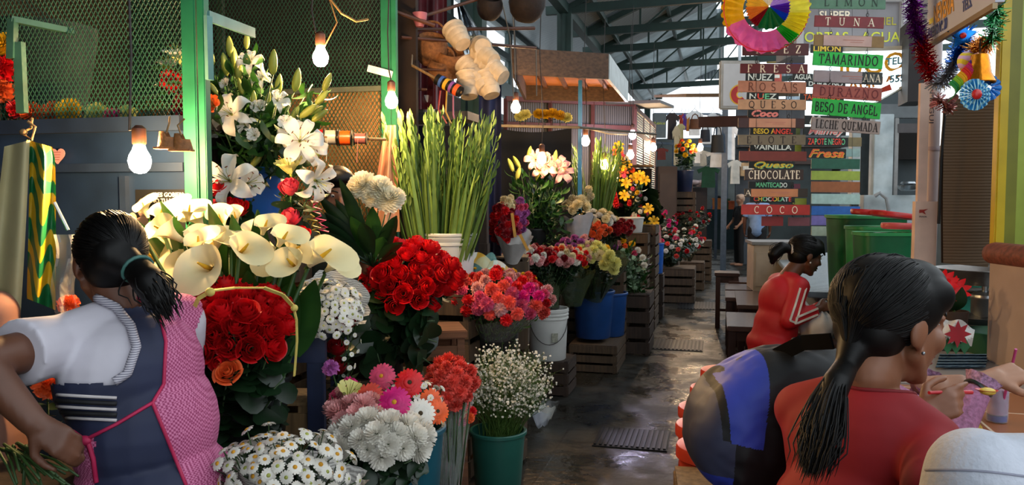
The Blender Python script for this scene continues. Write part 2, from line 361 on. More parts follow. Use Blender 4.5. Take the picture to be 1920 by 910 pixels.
def post(x,y,label,h=2.95,w=.055):
 t=thing('steel_post',label,'post',(x,y,0))
 mb=MB();mb.box((0,0,h/2),(w,w,h),bev=.004);mb.box((w*.8,-.005,h/2),(w*.5,w*.6,h),bev=.003);mb.obj('upright',MATS['steel_green'],t,smooth=True);return t
post(px1,PY-.03,'green painted steel post right of the hanging bulb and blue panel')
pb=V(390,30,2.6);pe=V(476,62,2.9)
mb=MB();mb.bar(pb,pe,.012,.035);mb.bar(V(393,150,2.62),pb,.012,.03)
tag(mb.obj('angle_bracket',mat('pale_green_steel','#5f8f86',.5)),'pale green angle iron bracket sticking out from the top of the nearer green post','bracket')
PY2=4.45
p2=VY(728,300,PY2);px2=p2.x
post(px2,PY2,'green steel post beside the second bare bulb and ribbon spools',2.95,.06)
t=thing('mesh_screen','green wire mesh screen with tan board behind, at the far end of the lily stall','screen',(px2-1.0,PY2+.02,0))
zb=VY(640,168,PY2).z
mb=MB();mb.box((0.05,.05,(zb+.9)/2),(1.8,.015,zb-.9));mb.obj('backing_board',mat('tan_board','#9a6b3c',.75,.2,5),t)
lattice(1.95,2.0,.026,.04,.0028).obj('wire_mesh',MATS['mesh_green'],t,(0,0,.95))
mb=MB();mb.box((-.15,.03,1.9),(.04,.03,2.1));mb.box((0,-.01,zb),(1.95,.02,.03));mb.obj('frame_rail',MATS['old_steel'],t)
mb=MB();mb.bar(VY(690,128,PY2-.05),VY(735,140,PY2-.05),.04,.012,(0,1,0));tag(mb.obj('bracket_plate',mat('pale_plate','#c9d2d2',.5)),'short pale flat bar fixed across the green post above the bulb','bracket')
def grate(c,w,d,label):
 t=thing('drain_grate',label,'grate',(c.x,c.y,.001),0)
 mb=MB();mb.box((0,0,.003),(w,d,.006));mb.obj('frame',mat('grate_iron','#15171a',.5,.3,20,metal=.3),t)
 mb=MB()
 for k in range(14):mb.box((-w/2+w*(k+.5)/14,0,.008),(w/28,d*.92,.01))
 mb.obj('bars',mat('grate_bar','#1e2124',.4,.3,20,metal=.5),t)
grate(VZ(1186,824,0),.46,.42,'black iron drain grate in the aisle floor nearest the camera')
grate(VZ(1268,648,0),.55,.6,'black iron drain cover in mid aisle beyond the nearest grate')
grate(VZ(1312,574,0),.6,.8,'black iron drain cover farthest along the aisle')
# ================================================================== FLOWER LIBRARY
M('red_petal','#d20a14',.5,.15,30,trans=.15,rand=.25);M('deep_red_petal','#8e0714',.5,.3,30,trans=.12,rand=.3)
M('coral_petal','#ea5446',.55,.2,30,trans=.2,rand=.25);M('pink_petal','#dd4d74',.55,.25,30,trans=.2,rand=.3);M('magenta_petal','#d8177a',.5,.25,25,trans=.2)
M('pale_pink_petal','#e6a6a4',.55,.2,30,trans=.2,rand=.2);M('orange_petal','#f0622a',.55,.2,25,trans=.2,rand=.15);M('yellow_petal','#e6b61e',.55,.2,25,trans=.2,rand=.2)
M('cream_petal','#ecdcae',.5,.1,12,trans=.22,rand=.08);M('white_petal','#e9e5da',.5,.06,20,trans=.2,rand=.08);M('lemon_petal','#e6e08a',.55,.15,25,trans=.2,rand=.1)
M('calla_petal','#f2e6b2',.4,.1,6,trans=.22,rand=.06);M('lilac_petal','#a9579c',.55,.2,25,trans=.2,rand=.2);M('variegated_petal','#d98e86',.55,.45,40,trans=.2,rand=.2)
M('disc_yellow','#c98f1c',.8,.3,80,.3);M('disc_dark','#3a2c10',.8,.3,80,.3);M('spadix','#d8a51c',.7,.2,60,.3);M('anther','#6a3312',.8)
M('stem_green','#2e4a1e',.55,.25,12,rand=.2);M('leaf_green','#28501f',.42,.3,9,.15,trans=.15,rand=.3);M('dark_leaf','#142c16',.38,.35,9,.2,trans=.1,rand=.3)
M('spear_green','#66833a',.5,.25,10,trans=.12,rand=.3);M('bud_green','#a8ae4e',.45,.25,9,trans=.15,rand=.2);M('fern_green','#4d6b30',.5,.3,10,trans=.15,rand=.3)
def rose_mesh(name,m,r=.042,h=.062,seed=1,openness=1.):
 rg=random.Random(seed);mb=MB()
 for k in range(5):
  n=(2,3,4,5,5)[k];rb=r*(.1+.1*k);rt=r*(.14+.19*k)*(.8+.2*openness);hh=h*(1.0-.03*k*k*.7);wid=(2.6,1.8,1.35,1.15,1.05)[k]
  curl=r*(.0,.03,.06,.1,.17)[k]*openness
  for j in range(n):
   a0=2*PI*(j+.5*(k%2))/n+rg.uniform(-.2,.2)+k;hz=hh*rg.uniform(.92,1.05);ex=rg.uniform(.9,1.1)
   def fn(u,v,a0=a0,hz=hz,rb=rb,rt=rt,wid=wid,curl=curl,ex=ex):
    s=u*2-1;w=wid*(.35+.65*math.sin(min(1,v*1.25)*PI/2))*.62
    a=a0+s*w;bulge=math.sin(v*PI*.8)*r*.16
    rr=(rb+(rt-rb)*v**.7+bulge)*ex*(1+.06*s)+curl*v**4
    z=hz*(v-.16*abs(s)**2.2*v)-curl*.9*v**6
    return(rr*math.cos(a),rr*math.sin(a),z-h*.25)
   mb.grid(fn,6,6)
 s0=mb.slot(1)
 for j in range(5):
  a0=j*2*PI/5
  mb.grid(lambda u,v:((r*(.1+.55*v))*math.cos(a0+(u-.5)*(1-v)*1.2),(r*(.1+.55*v))*math.sin(a0+(u-.5)*(1-v)*1.2),-h*.25-h*.05+h*.12*v-h*.3*v*v),2,3)
 mb.ball((0,0,-h*.28),(r*.22,r*.22,r*.3),8,5)
 return mb.mesh(name,[m,MATS['stem_green']],'all')
def carnation_mesh(name,m,r=.034,seed=2):
 rg=random.Random(seed);mb=MB()
 for k in range(6):
  rr=r*(1.05-.14*k);tilt=(-.15+.24*k);ph=rg.uniform(0,6)
  def fn(u,v):
   a=2*PI*u;e=1+(.07*math.sin(13*a+ph)+.06*math.sin(29*a+ph*2))*v
   q=rr*v*e;z=q*tilt+r*.13*k+(.09*math.sin(9*a+ph+k)+.06*math.sin(17*a))*r*v*v*1.6
   return(q*math.cos(a),q*math.sin(a),z)
  mb.grid(fn,40,3,True)
 mb.slot(1).lathe([(r*.2,-r*.9),(r*.3,-r*.3),(r*.36,0)],8)
 return mb.mesh(name,[m,MATS['stem_green']],'all')
def mum_mesh(name,m,r=.04,n=120,flat=.75,curl=.25):
 mb=MB();ga=PI*(3-5**.5)
 for i in range(n):
  t=(i+.5)/n;phi=math.acos(1-t*1.35 if t*1.35<=2 else-1);a=i*ga
  d=Vector((math.sin(phi)*math.cos(a),math.sin(phi)*math.sin(a),math.cos(phi)*flat));tn=Vector((-math.sin(a),math.cos(a),0));up=Vector((0,0,1))
  L_=r*rnd(.88,1.08);w_=r*.11
  p0=d*L_*.25;p1=d*L_*.75;p2=d*L_+up*r*curl*.5
  mb.add([p0-tn*w_*.4,p0+tn*w_*.4,p1+tn*w_,p2+tn*w_*.6,p2-tn*w_*.6,p1-tn*w_],[(0,1,2,5),(5,2,3,4)])
 mb.slot(1).lathe([(r*.15,-r*.55),(r*.4,-r*.25),(r*.3,r*.1)],8)
 return mb.mesh(name,[m,MATS['stem_green']],'all')
def daisy_mesh(name,m,disc,r=.02,n=14,rings=1,dr=.3,droop=.1):
 mb=MB()
 for k in range(rings):
  rr=r*(1-.22*k);z0=r*.08*k
  for j in range(n):
   a=2*PI*(j+.5*k)/n+rnd(-.06,.06);c,s=math.cos(a),math.sin(a);w_=rr*PI/n*.95;dz=rnd(-.08,.08)*r
   def P(q,w,z):return(q*c-w*s,q*s+w*c,z)
   mb.add([P(rr*.2,-w_*.4,z0),P(rr*.2,w_*.4,z0),P(rr*.65,w_,z0+r*.1),P(rr*.65,-w_,z0+r*.1),P(rr*.95,w_*.7,z0-r*droop+dz),P(rr*.95,-w_*.7,z0-r*droop+dz),P(rr*1.02,0,z0-r*droop+dz)],[(0,1,2,3),(3,2,4,5),(5,4,6)])
 mb.slot(1).lathe([(r*dr,0),(r*dr*1.02,r*.08),(r*dr*.7,r*.2),(r*.03,r*.24)],12,cap1=True)
 return mb.mesh(name,[m,disc],'all')
def lily_mesh(name,m,r=.085,opening=1.):
 mb=MB()
 for j in range(6):
  a0=j*PI/3;wd=(.32 if j%2 else .24)*r
  def fn(u,v):
   s=u*2-1;w=wd*math.sin(PI*min(.98,.08+.9*v))**.8;q=r*(.06+1.0*math.sin(v*PI*.5)*(.35+.65*opening));z=r*(.85*v-opening*1.05*v**3)+r*.05*math.sin(v*9+j)*abs(s)
   z+=abs(s)*w*.35;q2=q
   return(q2*math.cos(a0)-s*w*math.sin(a0),q2*math.sin(a0)+s*w*math.cos(a0),z)
  mb.grid(fn,4,8)
 mb.slot(2)
 for j in range(6):
  a=j*PI/3+.5;e=Vector((math.cos(a)*r*.38,math.sin(a)*r*.38,r*.75));mb.tube([(0,0,0),e*.6+Vector((0,0,r*.12)),e],r*.012,4)
  mb.slot(1).ball(e,(r*.08,r*.025,r*.025),6,4);mb.slot(2)
 mb.tube([(0,0,0),(0,0,r*.85)],r*.02,5)
 mb.lathe([(r*.03,-r*.25),(r*.07,-r*.05),(r*.06,r*.1)],8)
 return mb.mesh(name,[m,MATS['anther'],MATS['bud_green']],'all')
def bud_mesh(name,m,r=.016,h=.09):
 mb=MB();n=12;prof=[(.25,0),(.75,.12),(1,.35),(.95,.6),(.6,.85),(.12,1)]
 def fn(u,v):
  i=min(4,int(v*5));t=v*5-i;q=lerp(prof[i][0],prof[i+1][0],t)*r*(1+.1*math.cos(3*2*PI*u));return(q*math.cos(2*PI*u),q*math.sin(2*PI*u),h*lerp(prof[i][1],prof[i+1][1],t))
 mb.grid(fn,n,10,True);return mb.mesh(name,m,'all')
def calla_mesh(name,m,r=.055,h=.13):
 mb=MB()
 def fn(u,v):
  a=(u-.5)*2*PI*1.06;tip=math.cos(a/2)**6
  fl=v**2.2;q=r*(.17+.22*v+.66*fl)*(1+.25*tip*v**3)
  z=h*(v*(.78+.1*math.cos(a)))-fl*r*.3*(1-.4*math.cos(a))+tip*v**4*r*.2+.006*math.sin(3*a+1)*v**3
  if abs(u-.5)>.46:q*=1+.1*v*(1 if u>.5 else-1)
  q+=tip*v**5*r*.55;z-=tip*v**6*r*.3
  return(q*math.cos(a),q*math.sin(a),z)
 mb.grid(fn,24,10)
 mb.slot(1).tube([(0,0,h*.15),(.003,0,h*.4),(.004,0,h*.68)],[.006,.0065,.003],7)
 mb.slot(2).lathe([(r*.1,-h*.15),(r*.14,0),(r*.2,h*.06)],8)
 return mb.mesh(name,[m,MATS['spadix'],MATS['stem_green']],'all')
def blade(mb,M_,L_,w,bend=.3,fold=.2,nu=4,nv=7,tipp=1.):
 def fn(u,v):
  s=u*2-1;ww=w*(math.sin(PI*(v*.93+.06)**tipp))**.8
  return M_@Vector((s*ww,abs(s)*ww*fold-bend*L_*v*v,L_*v*(1-.25*bend*v)))
 mb.grid(fn,nu,nv)
def leaf_cluster(name,m,n,L_,w,z0,z1,out=.8,seed=3,bend=.35,fold=.25):
 """leaves set around a stem of height 1"""
 rg=random.Random(seed);mb=MB()
 for i in range(n):
  a=i*2.4+rg.uniform(-.3,.3);el=out*rg.uniform(.7,1.2)
  Mx=Matrix.Translation((0,0,lerp(z0,z1,(i+.5)/n)))@Matrix.Rotation(a,4,'Z')@Matrix.Rotation(-el,4,'X')@Matrix.Translation((0,.004,0))
  blade(mb,Mx,L_*rg.uniform(.7,1.15),w*rg.uniform(.8,1.15),bend,fold,2,5)
 return mb.mesh(name,m,'all')
FM={}
for k,(a,o_) in enumerate(((1,1.),(2,.7),(3,1.1))):FM['red_rose',k]=rose_mesh('rose_bloom',MATS['red_petal'],seed=a,openness=o_)
FM['orange_rose',0]=rose_mesh('rose_bloom',MATS['orange_petal'],.05,.06,5,1.5)
M('bicolour_petal','#e8485a',.5,.4,10,trans=.15);FM['bicolour_rose',0]=rose_mesh('rose_bloom',MATS['bicolour_petal'],.04,.065,7,.6)
FM['deep_rose',0]=rose_mesh('rose_bloom',MATS['deep_red_petal'],seed=8,openness=.5)
for c in('coral','pink','red','deep_red','pale_pink','cream','white','variegated','lilac','orange','yellow','magenta'):FM['carnation_'+c,0]=carnation_mesh('carnation_bloom',MATS[c+'_petal'])
for c in('white','cream','lemon','orange','lilac','yellow','pale_pink','deep_red'):FM['mum_'+c,0]=mum_mesh('chrysanthemum_bloom',MATS[c+'_petal'])
M('pompom_petal','#f8f2dc',.5,.05,20,trans=.4);FM['pompom',0]=mum_mesh('pompom_bloom',MATS['pompom_petal'],.062,240,.95,.1)
FM['daisy',0]=daisy_mesh('daisy_head',MATS['white_petal'],MATS['disc_yellow'],.021)
FM['daisy',1]=daisy_mesh('daisy_head',MATS['white_petal'],MATS['bud_green'],.019,16,2)
FM['white_button',0]=daisy_mesh('flower_head',MATS['white_petal'],MATS['lemon_petal'],.019,11,2,.25,-.1)
for c,dm in(('magenta','disc_yellow'),('red','disc_dark'),('white','disc_dark'),('orange','disc_dark'),('coral','disc_dark'),('pink','disc_yellow')):FM['gerbera_'+c,0]=daisy_mesh('gerbera_head',MATS[c+'_petal'],MATS[dm],.05,22,3,.2,.12)
for c in('white','pale_pink','yellow','orange'):FM['lily_'+c,0]=lily_mesh('lily_bloom',MATS[c+'_petal']);FM['lily_'+c,1]=lily_mesh('lily_bloom',MATS[c+'_petal'],.08,.45)
FM['lily_lemon',1]=lily_mesh('lily_bloom',MATS['lemon_petal'],.085,.3)
FM['lily_bud',0]=bud_mesh('lily_bud',MATS['bud_green'])
FM['calla',0]=calla_mesh('calla_bloom',MATS['calla_petal']);FM['calla',1]=calla_mesh('calla_bloom',MATS['calla_petal'],.048,.14)
_s=MB();_s.tube([(0,0,0),(0,0,.5),(0,0,1)],[.0035,.003,.0026],5);STEM=_s.mesh('stem',MATS['stem_green'],'all')
_s=MB();_s.tube([(0,0,0),(0,0,.5),(0,0,1)],[.008,.0075,.0065],7);STEM_T=_s.mesh('stem',MATS['leaf_green'],'all')
LEAF_ROSE=leaf_cluster('foliage',MATS['dark_leaf'],7,.075,.024,.45,.92,1.0)
LEAF_ROSE2=leaf_cluster('foliage',MATS['dark_leaf'],12,.1,.03,.2,.88,1.1,5)
LEAF_LILY=leaf_cluster('foliage',MATS['leaf_green'],11,.13,.014,.3,.97,.8)
LEAF_THIN=leaf_cluster('foliage',MATS['fern_green'],8,.09,.006,.3,.95,.6)
LEAF_MUM=leaf_cluster('foliage',MATS['dark_leaf'],8,.06,.022,.5,.93,1.0,9)
def flower(name,label,cat,group,base,head,bloom,bs=1.,stem=None,leaf=None,facing=None,spin=None,part='bloom',sw=1.,ls=1.):
 """one cut flower: an Empty at the stem's foot > stem, bloom, foliage"""
 base=Vector(base);head=Vector(head);d=head-base;L_=d.length
 t=thing(name,label,cat,base,0,group);Q=frame(d);t.rotation_euler=Q.to_euler()
 so=link('stem',stem,t,sc=(sw,sw,L_)) if stem is not None else None
 if leaf is not None:link('foliage',leaf,so or t,rot=(0,0,rnd(0,6)),sc=(ls/sw,ls/sw,1) if so else(ls,ls,L_))
 if bloom is not None:
  b=link(part,bloom,t,(0,0,L_),sc=bs)
  fm=frame(facing) if facing is not None else Q
  fm=Q.transposed()@fm@Matrix.Rotation(spin if spin is not None else rnd(0,6.3),3,'Z')
  b.rotation_euler=fm.to_euler()
 return t
FH=Vector((-math.sin(TH),math.cos(TH),0));ZU=Vector((0,0,1))
def rfu(v):return RT*v[0]+FH*v[1]+ZU*v[2]
def dome(n,C,rad,axis=(0,-.35,1),cover=80,jit=.1,rg=random):
 """n even points over a dome; returns (position, outward normal)"""
 ax=Vector(axis).normalized();Q=frame(ax,(1,0,0));ga=PI*(3-5**.5);out=[]
 for i in range(n):
  c=1-(1-math.cos(R(cover)))*(i+.5)/n;s=math.sqrt(1-c*c);a=i*ga
  d=Q@Vector((s*math.cos(a),s*math.sin(a),c));k=1+rg.uniform(-jit,jit)
  p=Vector((d.x*rad[0]*k,d.y*rad[1]*k,d.z*rad[2]*k));nn=Vector((d.x/rad[0],d.y/rad[1],d.z/rad[2])).normalized()
  out.append((Vector(C)+rfu(p),rfu(nn)))
 return out
def bunch(name,label,cat,group,kinds,n,C,rad,base,axis=(0,-.35,1),cover=80,bs=1.,stem=STEM,leaf=None,jit=.1,face=.75,spread=.05,part='bloom',ls=1.,sj=.12):
 res=[]
 for i,(p,nn) in enumerate(dome(n,C,rad,axis,cover,jit)):
  k=kinds[i%len(kinds)] if not callable(kinds) else kinds(i)
  b=Vector(base)+Vector((rnd(-spread,spread),rnd(-spread,spread),0));st=(p-b).normalized()
  f=(nn*face+st*(1-face)+Vector((rnd(-.2,.2),rnd(-.2,.2),rnd(-.1,.1)))).normalized()
  res.append(flower(name,label,cat,group,b,p,FM[k],bs*rnd(1-sj,1+sj),stem,leaf,f,part=part,ls=ls))
 return res
def spray(name,label,cat,group,base,heads,kinds,bs,leaf=None,part='flower_head'):
 """one branching stem with several small heads"""
 base=Vector(base);c=sum((h for h,_ in heads),Vector())/len(heads);fork=base.lerp(c,.8)
 t=thing(name,label,cat,base,0,group);mb=MB();mb.tube([(0,0,0),fork-base],.003,5)
 for h,nn in heads:mb.tube([fork-base,(fork.lerp(h,.6)-base),h-base],.0014,4,False)
 so=mb.obj('stem',MATS['stem_green'],t,smooth='all')
 for i,(h,nn) in enumerate(heads):
  k=random.choice(kinds);o=link(part,FM[k],t,h-base,sc=bs*rnd(.8,1.15));o.rotation_euler=(frame(nn)@Matrix.Rotation(rnd(0,6),3,'Z')).to_euler()
 if leaf is not None:
  o=link('foliage',leaf,so,sc=(1,1,(fork-base).length));o.rotation_euler=frame(fork-base).to_euler()
 return t
def sprays(name,label,cat,group,kinds,nsp,per,C,rad,base,axis=(0,-.35,1),cover=80,bs=1.,leaf=None,jit=.12,spread=.05):
 pts=dome(nsp*per,C,rad,axis,cover,jit)
 left=[(p,(n+Vector((rnd(-.35,.35),rnd(-.35,.35),rnd(-.2,.3)))).normalized()) for p,n in pts]
 while len(left)>=per:
  s=left[0][0];left.sort(key=lambda q:(q[0]-s).length);hs=left[:per];left=left[per:]
  left.sort(key=lambda q:-q[0].z)
  spray(name,label,cat,group,Vector(base)+Vector((rnd(-spread,spread),rnd(-spread,spread),0)),hs,kinds,bs,leaf)
# ------------------------------------------------------------------ containers
def bucket(name,label,loc,rt,rb,h,m,rim=.008,handle=False,group=None,ribs=0,rz=0,rimm=None):
 t=thing(name,label,'bucket',loc,rz,group);mb=MB()
 pr=[(rb*.96,0),(rb,.006)]
 if ribs:
  z0=h*.8;pr+=[(lerp(rb,rt,.8),z0)]
  for k in range(ribs):zz=z0+(h-z0)*k/ribs;q=lerp(rb,rt,zz/h);pr+=[(q+.008,zz+.004),(q+.008,zz+.016),(q,zz+.02)]
 pr+=[(rt,h)]
 mb.lathe(pr,36);mb.lathe([(rt-.006,h),(rb*.97-.004,.012)],36,cap0=False,cap1=True);bd=mb.obj('body',m,t)
 mb=MB();mb.lathe([(rt-.006,h-.001),(rt-.006,h+rim*.6),(rt+rim*.5,h+rim*.8),(rt+rim,h+rim*.3),(rt+rim,h-rim*1.2),(rt,h-rim*1.4)],36,cap0=False);mb.obj('rim',rimm or m,bd)
 if handle:
  mb=MB();mb.tube([(rt*.98*math.cos(a),-abs(rt*1.05)*1.0*math.sin(a)*.55-.01-rt*.45*math.sin(a),h*.86-h*.52*math.sin(a)) for a in[PI*k/16 for k in range(17)]],.003,6);mb.obj('handle',MATS['wire'],bd)
 return t
def crate(label,loc,sx,sy,h,m,rz=0,group=None,name='wooden_crate',cat='crate',nsl=3):
 t=thing(name,label,cat,loc,rz,group);sw_=h/nsl*.74
 for ix in(-1,1):
  for iy in(-1,1):
   mb=MB();mb.box((ix*(sx/2-.02),iy*(sy/2-.02),h/2),(.03,.03,h));mb.obj('corner_post',m,t)
 for k in range(nsl):
  z=h*(k+.5)/nsl
  for s in(-1,1):
   mb=MB();mb.box((0,s*(sy/2),z),(sx,.01,sw_));mb.obj('slat',m,t)
   mb=MB();mb.box((s*(sx/2),0,z),(.01,sy-.01,sw_));mb.obj('slat',m,t)
 mb=MB();mb.box((0,0,h-.006),(sx,sy,.012));mb.obj('lid_board',m,t);return t
def cone_wrap(label,base,top,r0,r1,m,name='paper_wrap',cat='wrap',group=None,wob=.06,n=40,turn=.97):
 """sheet rolled into a cone round a bunch"""
 base=Vector(base);top=Vector(top);d=top-base;Q=frame(d);L_=d.length;mb=MB();ph=rnd(0,6)
 def fn(u,v):
  a=2*PI*u*turn;q=lerp(r0,r1,v**1.15)*(1+wob*v*(math.sin(5*a+ph)+.6*math.sin(11*a+2*ph)));z=L_*v*(1+.05*v*math.sin(3*a+ph)+.03*v*math.sin(8*a))
  return Q@Vector((q*math.cos(a),q*math.sin(a),z))
 mb.grid(fn,n,10);o=mb.obj(name,m,None,base,smooth='all');return tag(o,label,cat,group)
def bulb(label,p,wire=None,r=.03,power=1.,col=(1,.62,.28),group='bare bulbs lit over the stalls',shade=True):
 p=Vector(p);t=thing('hanging_bulb',label,'light bulb',p,0,group)
 mb=MB();mb.lathe([(.001,-r*1.15),(r*.5,-r*1.05),(r*.85,-r*.65),(r,0),(r*.88,r*.5),(r*.6,r*1.0),(r*.45,r*1.5)],16,cap1=True)
 mb.obj('glass',emis('bulb_glow_%s_%d'%(int(col[2]*100),int(power*100)),col,BULB*power),t,smooth='all')
 mb=MB();mb.lathe([(r*.5,r*1.4),(r*.62,r*1.6),(r*.62,r*2.9),(r*.3,r*3.2)],12,cap1=True);mb.obj('socket',mat('bakelite','#4a2a1c',.5),t)
 pts=wire or[(0,0,0),(0,0,.6)]
 mb=MB();mb.tube([Vector((0,0,r*3))]+[Vector(q) for q in pts[1:]],.004,6);mb.obj('flex',MATS['wire'] if power<2 else MATS['wire'],t)
 return t
# ================================================================== LEFT STALLS: FLOWERS AND GOODS
M('black_tub','#17191a',.45,.2,8);M('blue_plastic','#1f5fae',.4,.15,6,trans=.05);M('teal_plastic','#1f574c',.4,.12,6);M('blue_tub','#173f78',.42,.2,6)
M('white_pail','#c9cac6',.4,.08,6);M('navy_steel','#16203c',.45,.2,6);M('kraft','#a8844f',.8,.15,20,.2)
NEWS=wave('newsprint','#cfcdc6','#8d8b86',40,'Z',.8,6,False,bump=.05);CELLO=film('cellophane',(.9,.95,.95),.16,.1)
def stand(loc,sx=.34,sy=.34,label=None):
 return crate(label,(loc[0],loc[1],0),sx,sy,max(.1,loc[2]-.002),MATS['rough_wood'],nsl=max(2,int(loc[2]/.12)))
# --- calla lilies
CB=V(455,760,2.62);CB.z=.62
bucket('flower_bucket','black bucket holding the calla lilies above the navy table',CB,.15,.12,.34,MATS['black_tub'])
stand(CB,.32,.32,'slatted crate under the black bucket of calla lilies')
calla=[(300,402,60,0),(343,436,90,200),(297,478,85,-60),(322,452,80,120),(402,492,95,-90),(372,468,70,60),(352,398,62,30),(420,425,66,100),(448,462,74,-40),(506,478,78,-95),(522,446,60,20),(580,482,100,-15),(612,492,70,-10),(556,488,74,-120),(470,436,60,60),(268,428,66,160),(278,392,56,90),(384,414,60,150),(330,392,55,70),(312,425,64,40),(492,424,52,45),(432,445,62,-160),(366,446,70,-20),(295,445,60,80),(540,462,62,-30),(445,408,48,100),(405,450,66,10),(262,462,60,190),(350,480,60,-80),(480,456,56,-60)]
for i,(px,py,s,ang) in enumerate(calla):
 h=V(px,py+16,2.42+rnd(-.1,.22)-(py-440)*.002);a=R(ang)
 tilt=(RT*math.cos(a)+ZU*math.sin(a))*.55;fc=(ZU*.75-FH*.5+tilt+RT*(px-440)*.002).normalized()
 b=CB+Vector((rnd(-.08,.08),rnd(-.08,.08),.05));Q=frame(fc)
 lx=Q.transposed()@tilt;sp=math.atan2(lx.y,lx.x)
 base=b;d=h-base;Lh=d.length;t=thing('calla_lily','cream calla lily in the big bunch behind the woman in the apron','flower',base,0,'calla lilies in the big bunch')
 Qs=frame(d);t.rotation_euler=Qs.to_euler();link('stem',STEM_T,t,sc=(.9,.9,Lh*.985))
 bl=link('bloom',FM['calla',i%2],t,(0,0,Lh),sc=s/92*rnd(.95,1.05));bl.rotation_euler=(Qs.transposed()@frame(fc)@Matrix.Rotation(sp,3,'Z')).to_euler()
def arum(base,tip,w,label='broad green calla leaf standing among the cream blooms',group='calla leaves in the big bunch',m='leaf_green',bend=.25):
 base,tip=Vector(base),Vector(tip);d=tip-base;L_=d.length;t=thing('calla_leaf',label,'leaf',base,0,group);Q=frame(d,RT);t.rotation_euler=Q.to_euler()
 link('stem',STEM_T,t,sc=(.7,.7,L_*.62));mb=MB();blade(mb,Matrix.Translation((0,0,L_*.55)),L_*.5,w,bend,.3,6,9,.7);mb.obj('blade',MATS[m],t,smooth='all');return t
for px,py,w in((330,372,.035),(455,402,.045),(415,372,.04),(500,402,.05),(392,505,.05),(430,500,.05),(545,430,.04),(480,500,.06),(352,512,.05),(530,512,.055),(275,520,.05),(600,515,.05),(310,520,.06),(445,520,.06),(285,410,.03),(575,440,.035),(560,525,.06),(385,530,.06)):
 arum(CB+Vector((rnd(-.1,.1),rnd(-.1,.1),.1)),V(px,py,2.45+rnd(-.05,.15)),w*rnd(.9,1.2))
# --- near red roses
RB=V(440,900,2.45)
bucket('flower_bucket','dark bucket of tall red roses behind the woman in the apron',RB,.14,.11,.34,MATS['black_tub']);stand(RB,.3,.3,'crate under the dark bucket of near red roses')
bunch('red_rose','long stemmed red rose in the tall near bunch beside the woman in the apron','rose','red roses in the near bunch',[('red_rose',0),('red_rose',2),('red_rose',1),('red_rose',0)],40,V(445,622,2.36),(.15,.15,.12),RB+Vector((0,0,.1)),(0,-.75,1),82,.86,STEM,LEAF_ROSE2,face=.7,ls=1.15)
flower('orange_rose','single open orange rose low in front of the near red roses','rose',None,RB+Vector((-.03,-.05,.1)),V(428,700,2.2),FM['orange_rose',0],.62,STEM,LEAF_ROSE,(-FH*.8+ZU*.6))
for k in range(16):
 p=V(rnd(350,560),rnd(660,800),rnd(2.25,2.5));b=RB+Vector((rnd(-.07,.07),rnd(-.07,.07),.1))
 t=thing('rose_branch','dark leafy stem among the near red roses, without a bloom','stem',b,0,'leafy stems under the near red roses');Q=frame(p-b);t.rotation_euler=Q.to_euler()
 link('foliage',LEAF_ROSE2,link('stem',STEM,t,sc=(1,1,(p-b).length)),sc=(1.5,1.5,1))
mb=MB();pts=[V(*q) for q in((362,582,2.12),(372,560,2.1),(398,545,2.1),(440,540,2.12),(495,540,2.12),(530,553,2.14),(550,575,2.18),(556,600,2.2),(557,640,2.22),(552,705,2.24))]
for i in range(len(pts)-1):mb.bar(pts[i],pts[i+1],.004,.011,RT if i<6 else FH)
mb.ball(V(394,548,2.09),(.014,.01,.012));mb.ball(V(552,578,2.17),(.01,.01,.01))
tag(mb.obj('raffia_tie',mat('raffia','#c9b55a',.7,.2,30)),'pale yellow raffia tie arching over the near red roses','ribbon')
# --- navy steel table with crate beneath
nt=V(585,612,2.72);t=thing('flower_table','dark navy steel table carrying the small white daisies','table',(nt.x,nt.y,0),TH)
hz=nt.z
mb=MB();mb.box((-.12,0.12,hz-.02),(.36,.4,.04),bev=.004);mb.obj('tabletop',MATS['navy_steel'],t)
mb=MB();mb.box((-.12,-.06,hz-.075),(.36,.03,.07));mb.obj('apron_rail',MATS['navy_steel'],t)
for x,y in((.025,-.05),(-.27,-.05),(.025,.29),(-.27,.29)):
 mb=MB();mb.box((x,y,(hz-.04)/2),(.055,.04,hz-.04),bev=.003);mb.obj('leg',MATS['navy_steel'],t)
q=V(535,800,2.75);crate('upright pale wooden crate under the navy table',(q.x,q.y+.05,0),.16,.2,VZ(535,690,0).z+.86,MATS['pale_wood'],TH)
DB=V(610,640,2.8);DB.z=hz+.003
cone_wrap('grey newspaper cone round the small white daisies',DB+Vector((0.0,0,0)),V(630,560,2.72),.04,.125,NEWS)
sprays('daisy_spray','spray of small white daisies in the newspaper cone on the navy table','flower','small white daisies on the navy table',[('white_button',0),('daisy',1)],22,5,V(612,590,2.66),(.125,.1,.11),DB+Vector((0,0,.02)),(0,-.7,.8),85,.8,spread=.02)
# --- front daisy clump
WB=V(535,1010,2.05)
cone_wrap('crumpled newspaper wrapped round the white daisies in the foreground',WB,V(560,880,2.06),.06,.185,NEWS,wob=.08)
sprays('daisy_spray','spray of white daisies with yellow centres in the foreground newspaper bundle','flower','white daisies in the foreground bundle',[('daisy',0),('daisy',0),('daisy',1)],26,5,V(530,905,2.0),(.16,.13,.12),WB+Vector((0,0,.02)),(0,-.35,1),85,.85,LEAF_MUM,jit=.25,spread=.03)
t=stand(WB+Vector((0,0,-.0)),.4,.34,'low crate under the foreground white daisies')
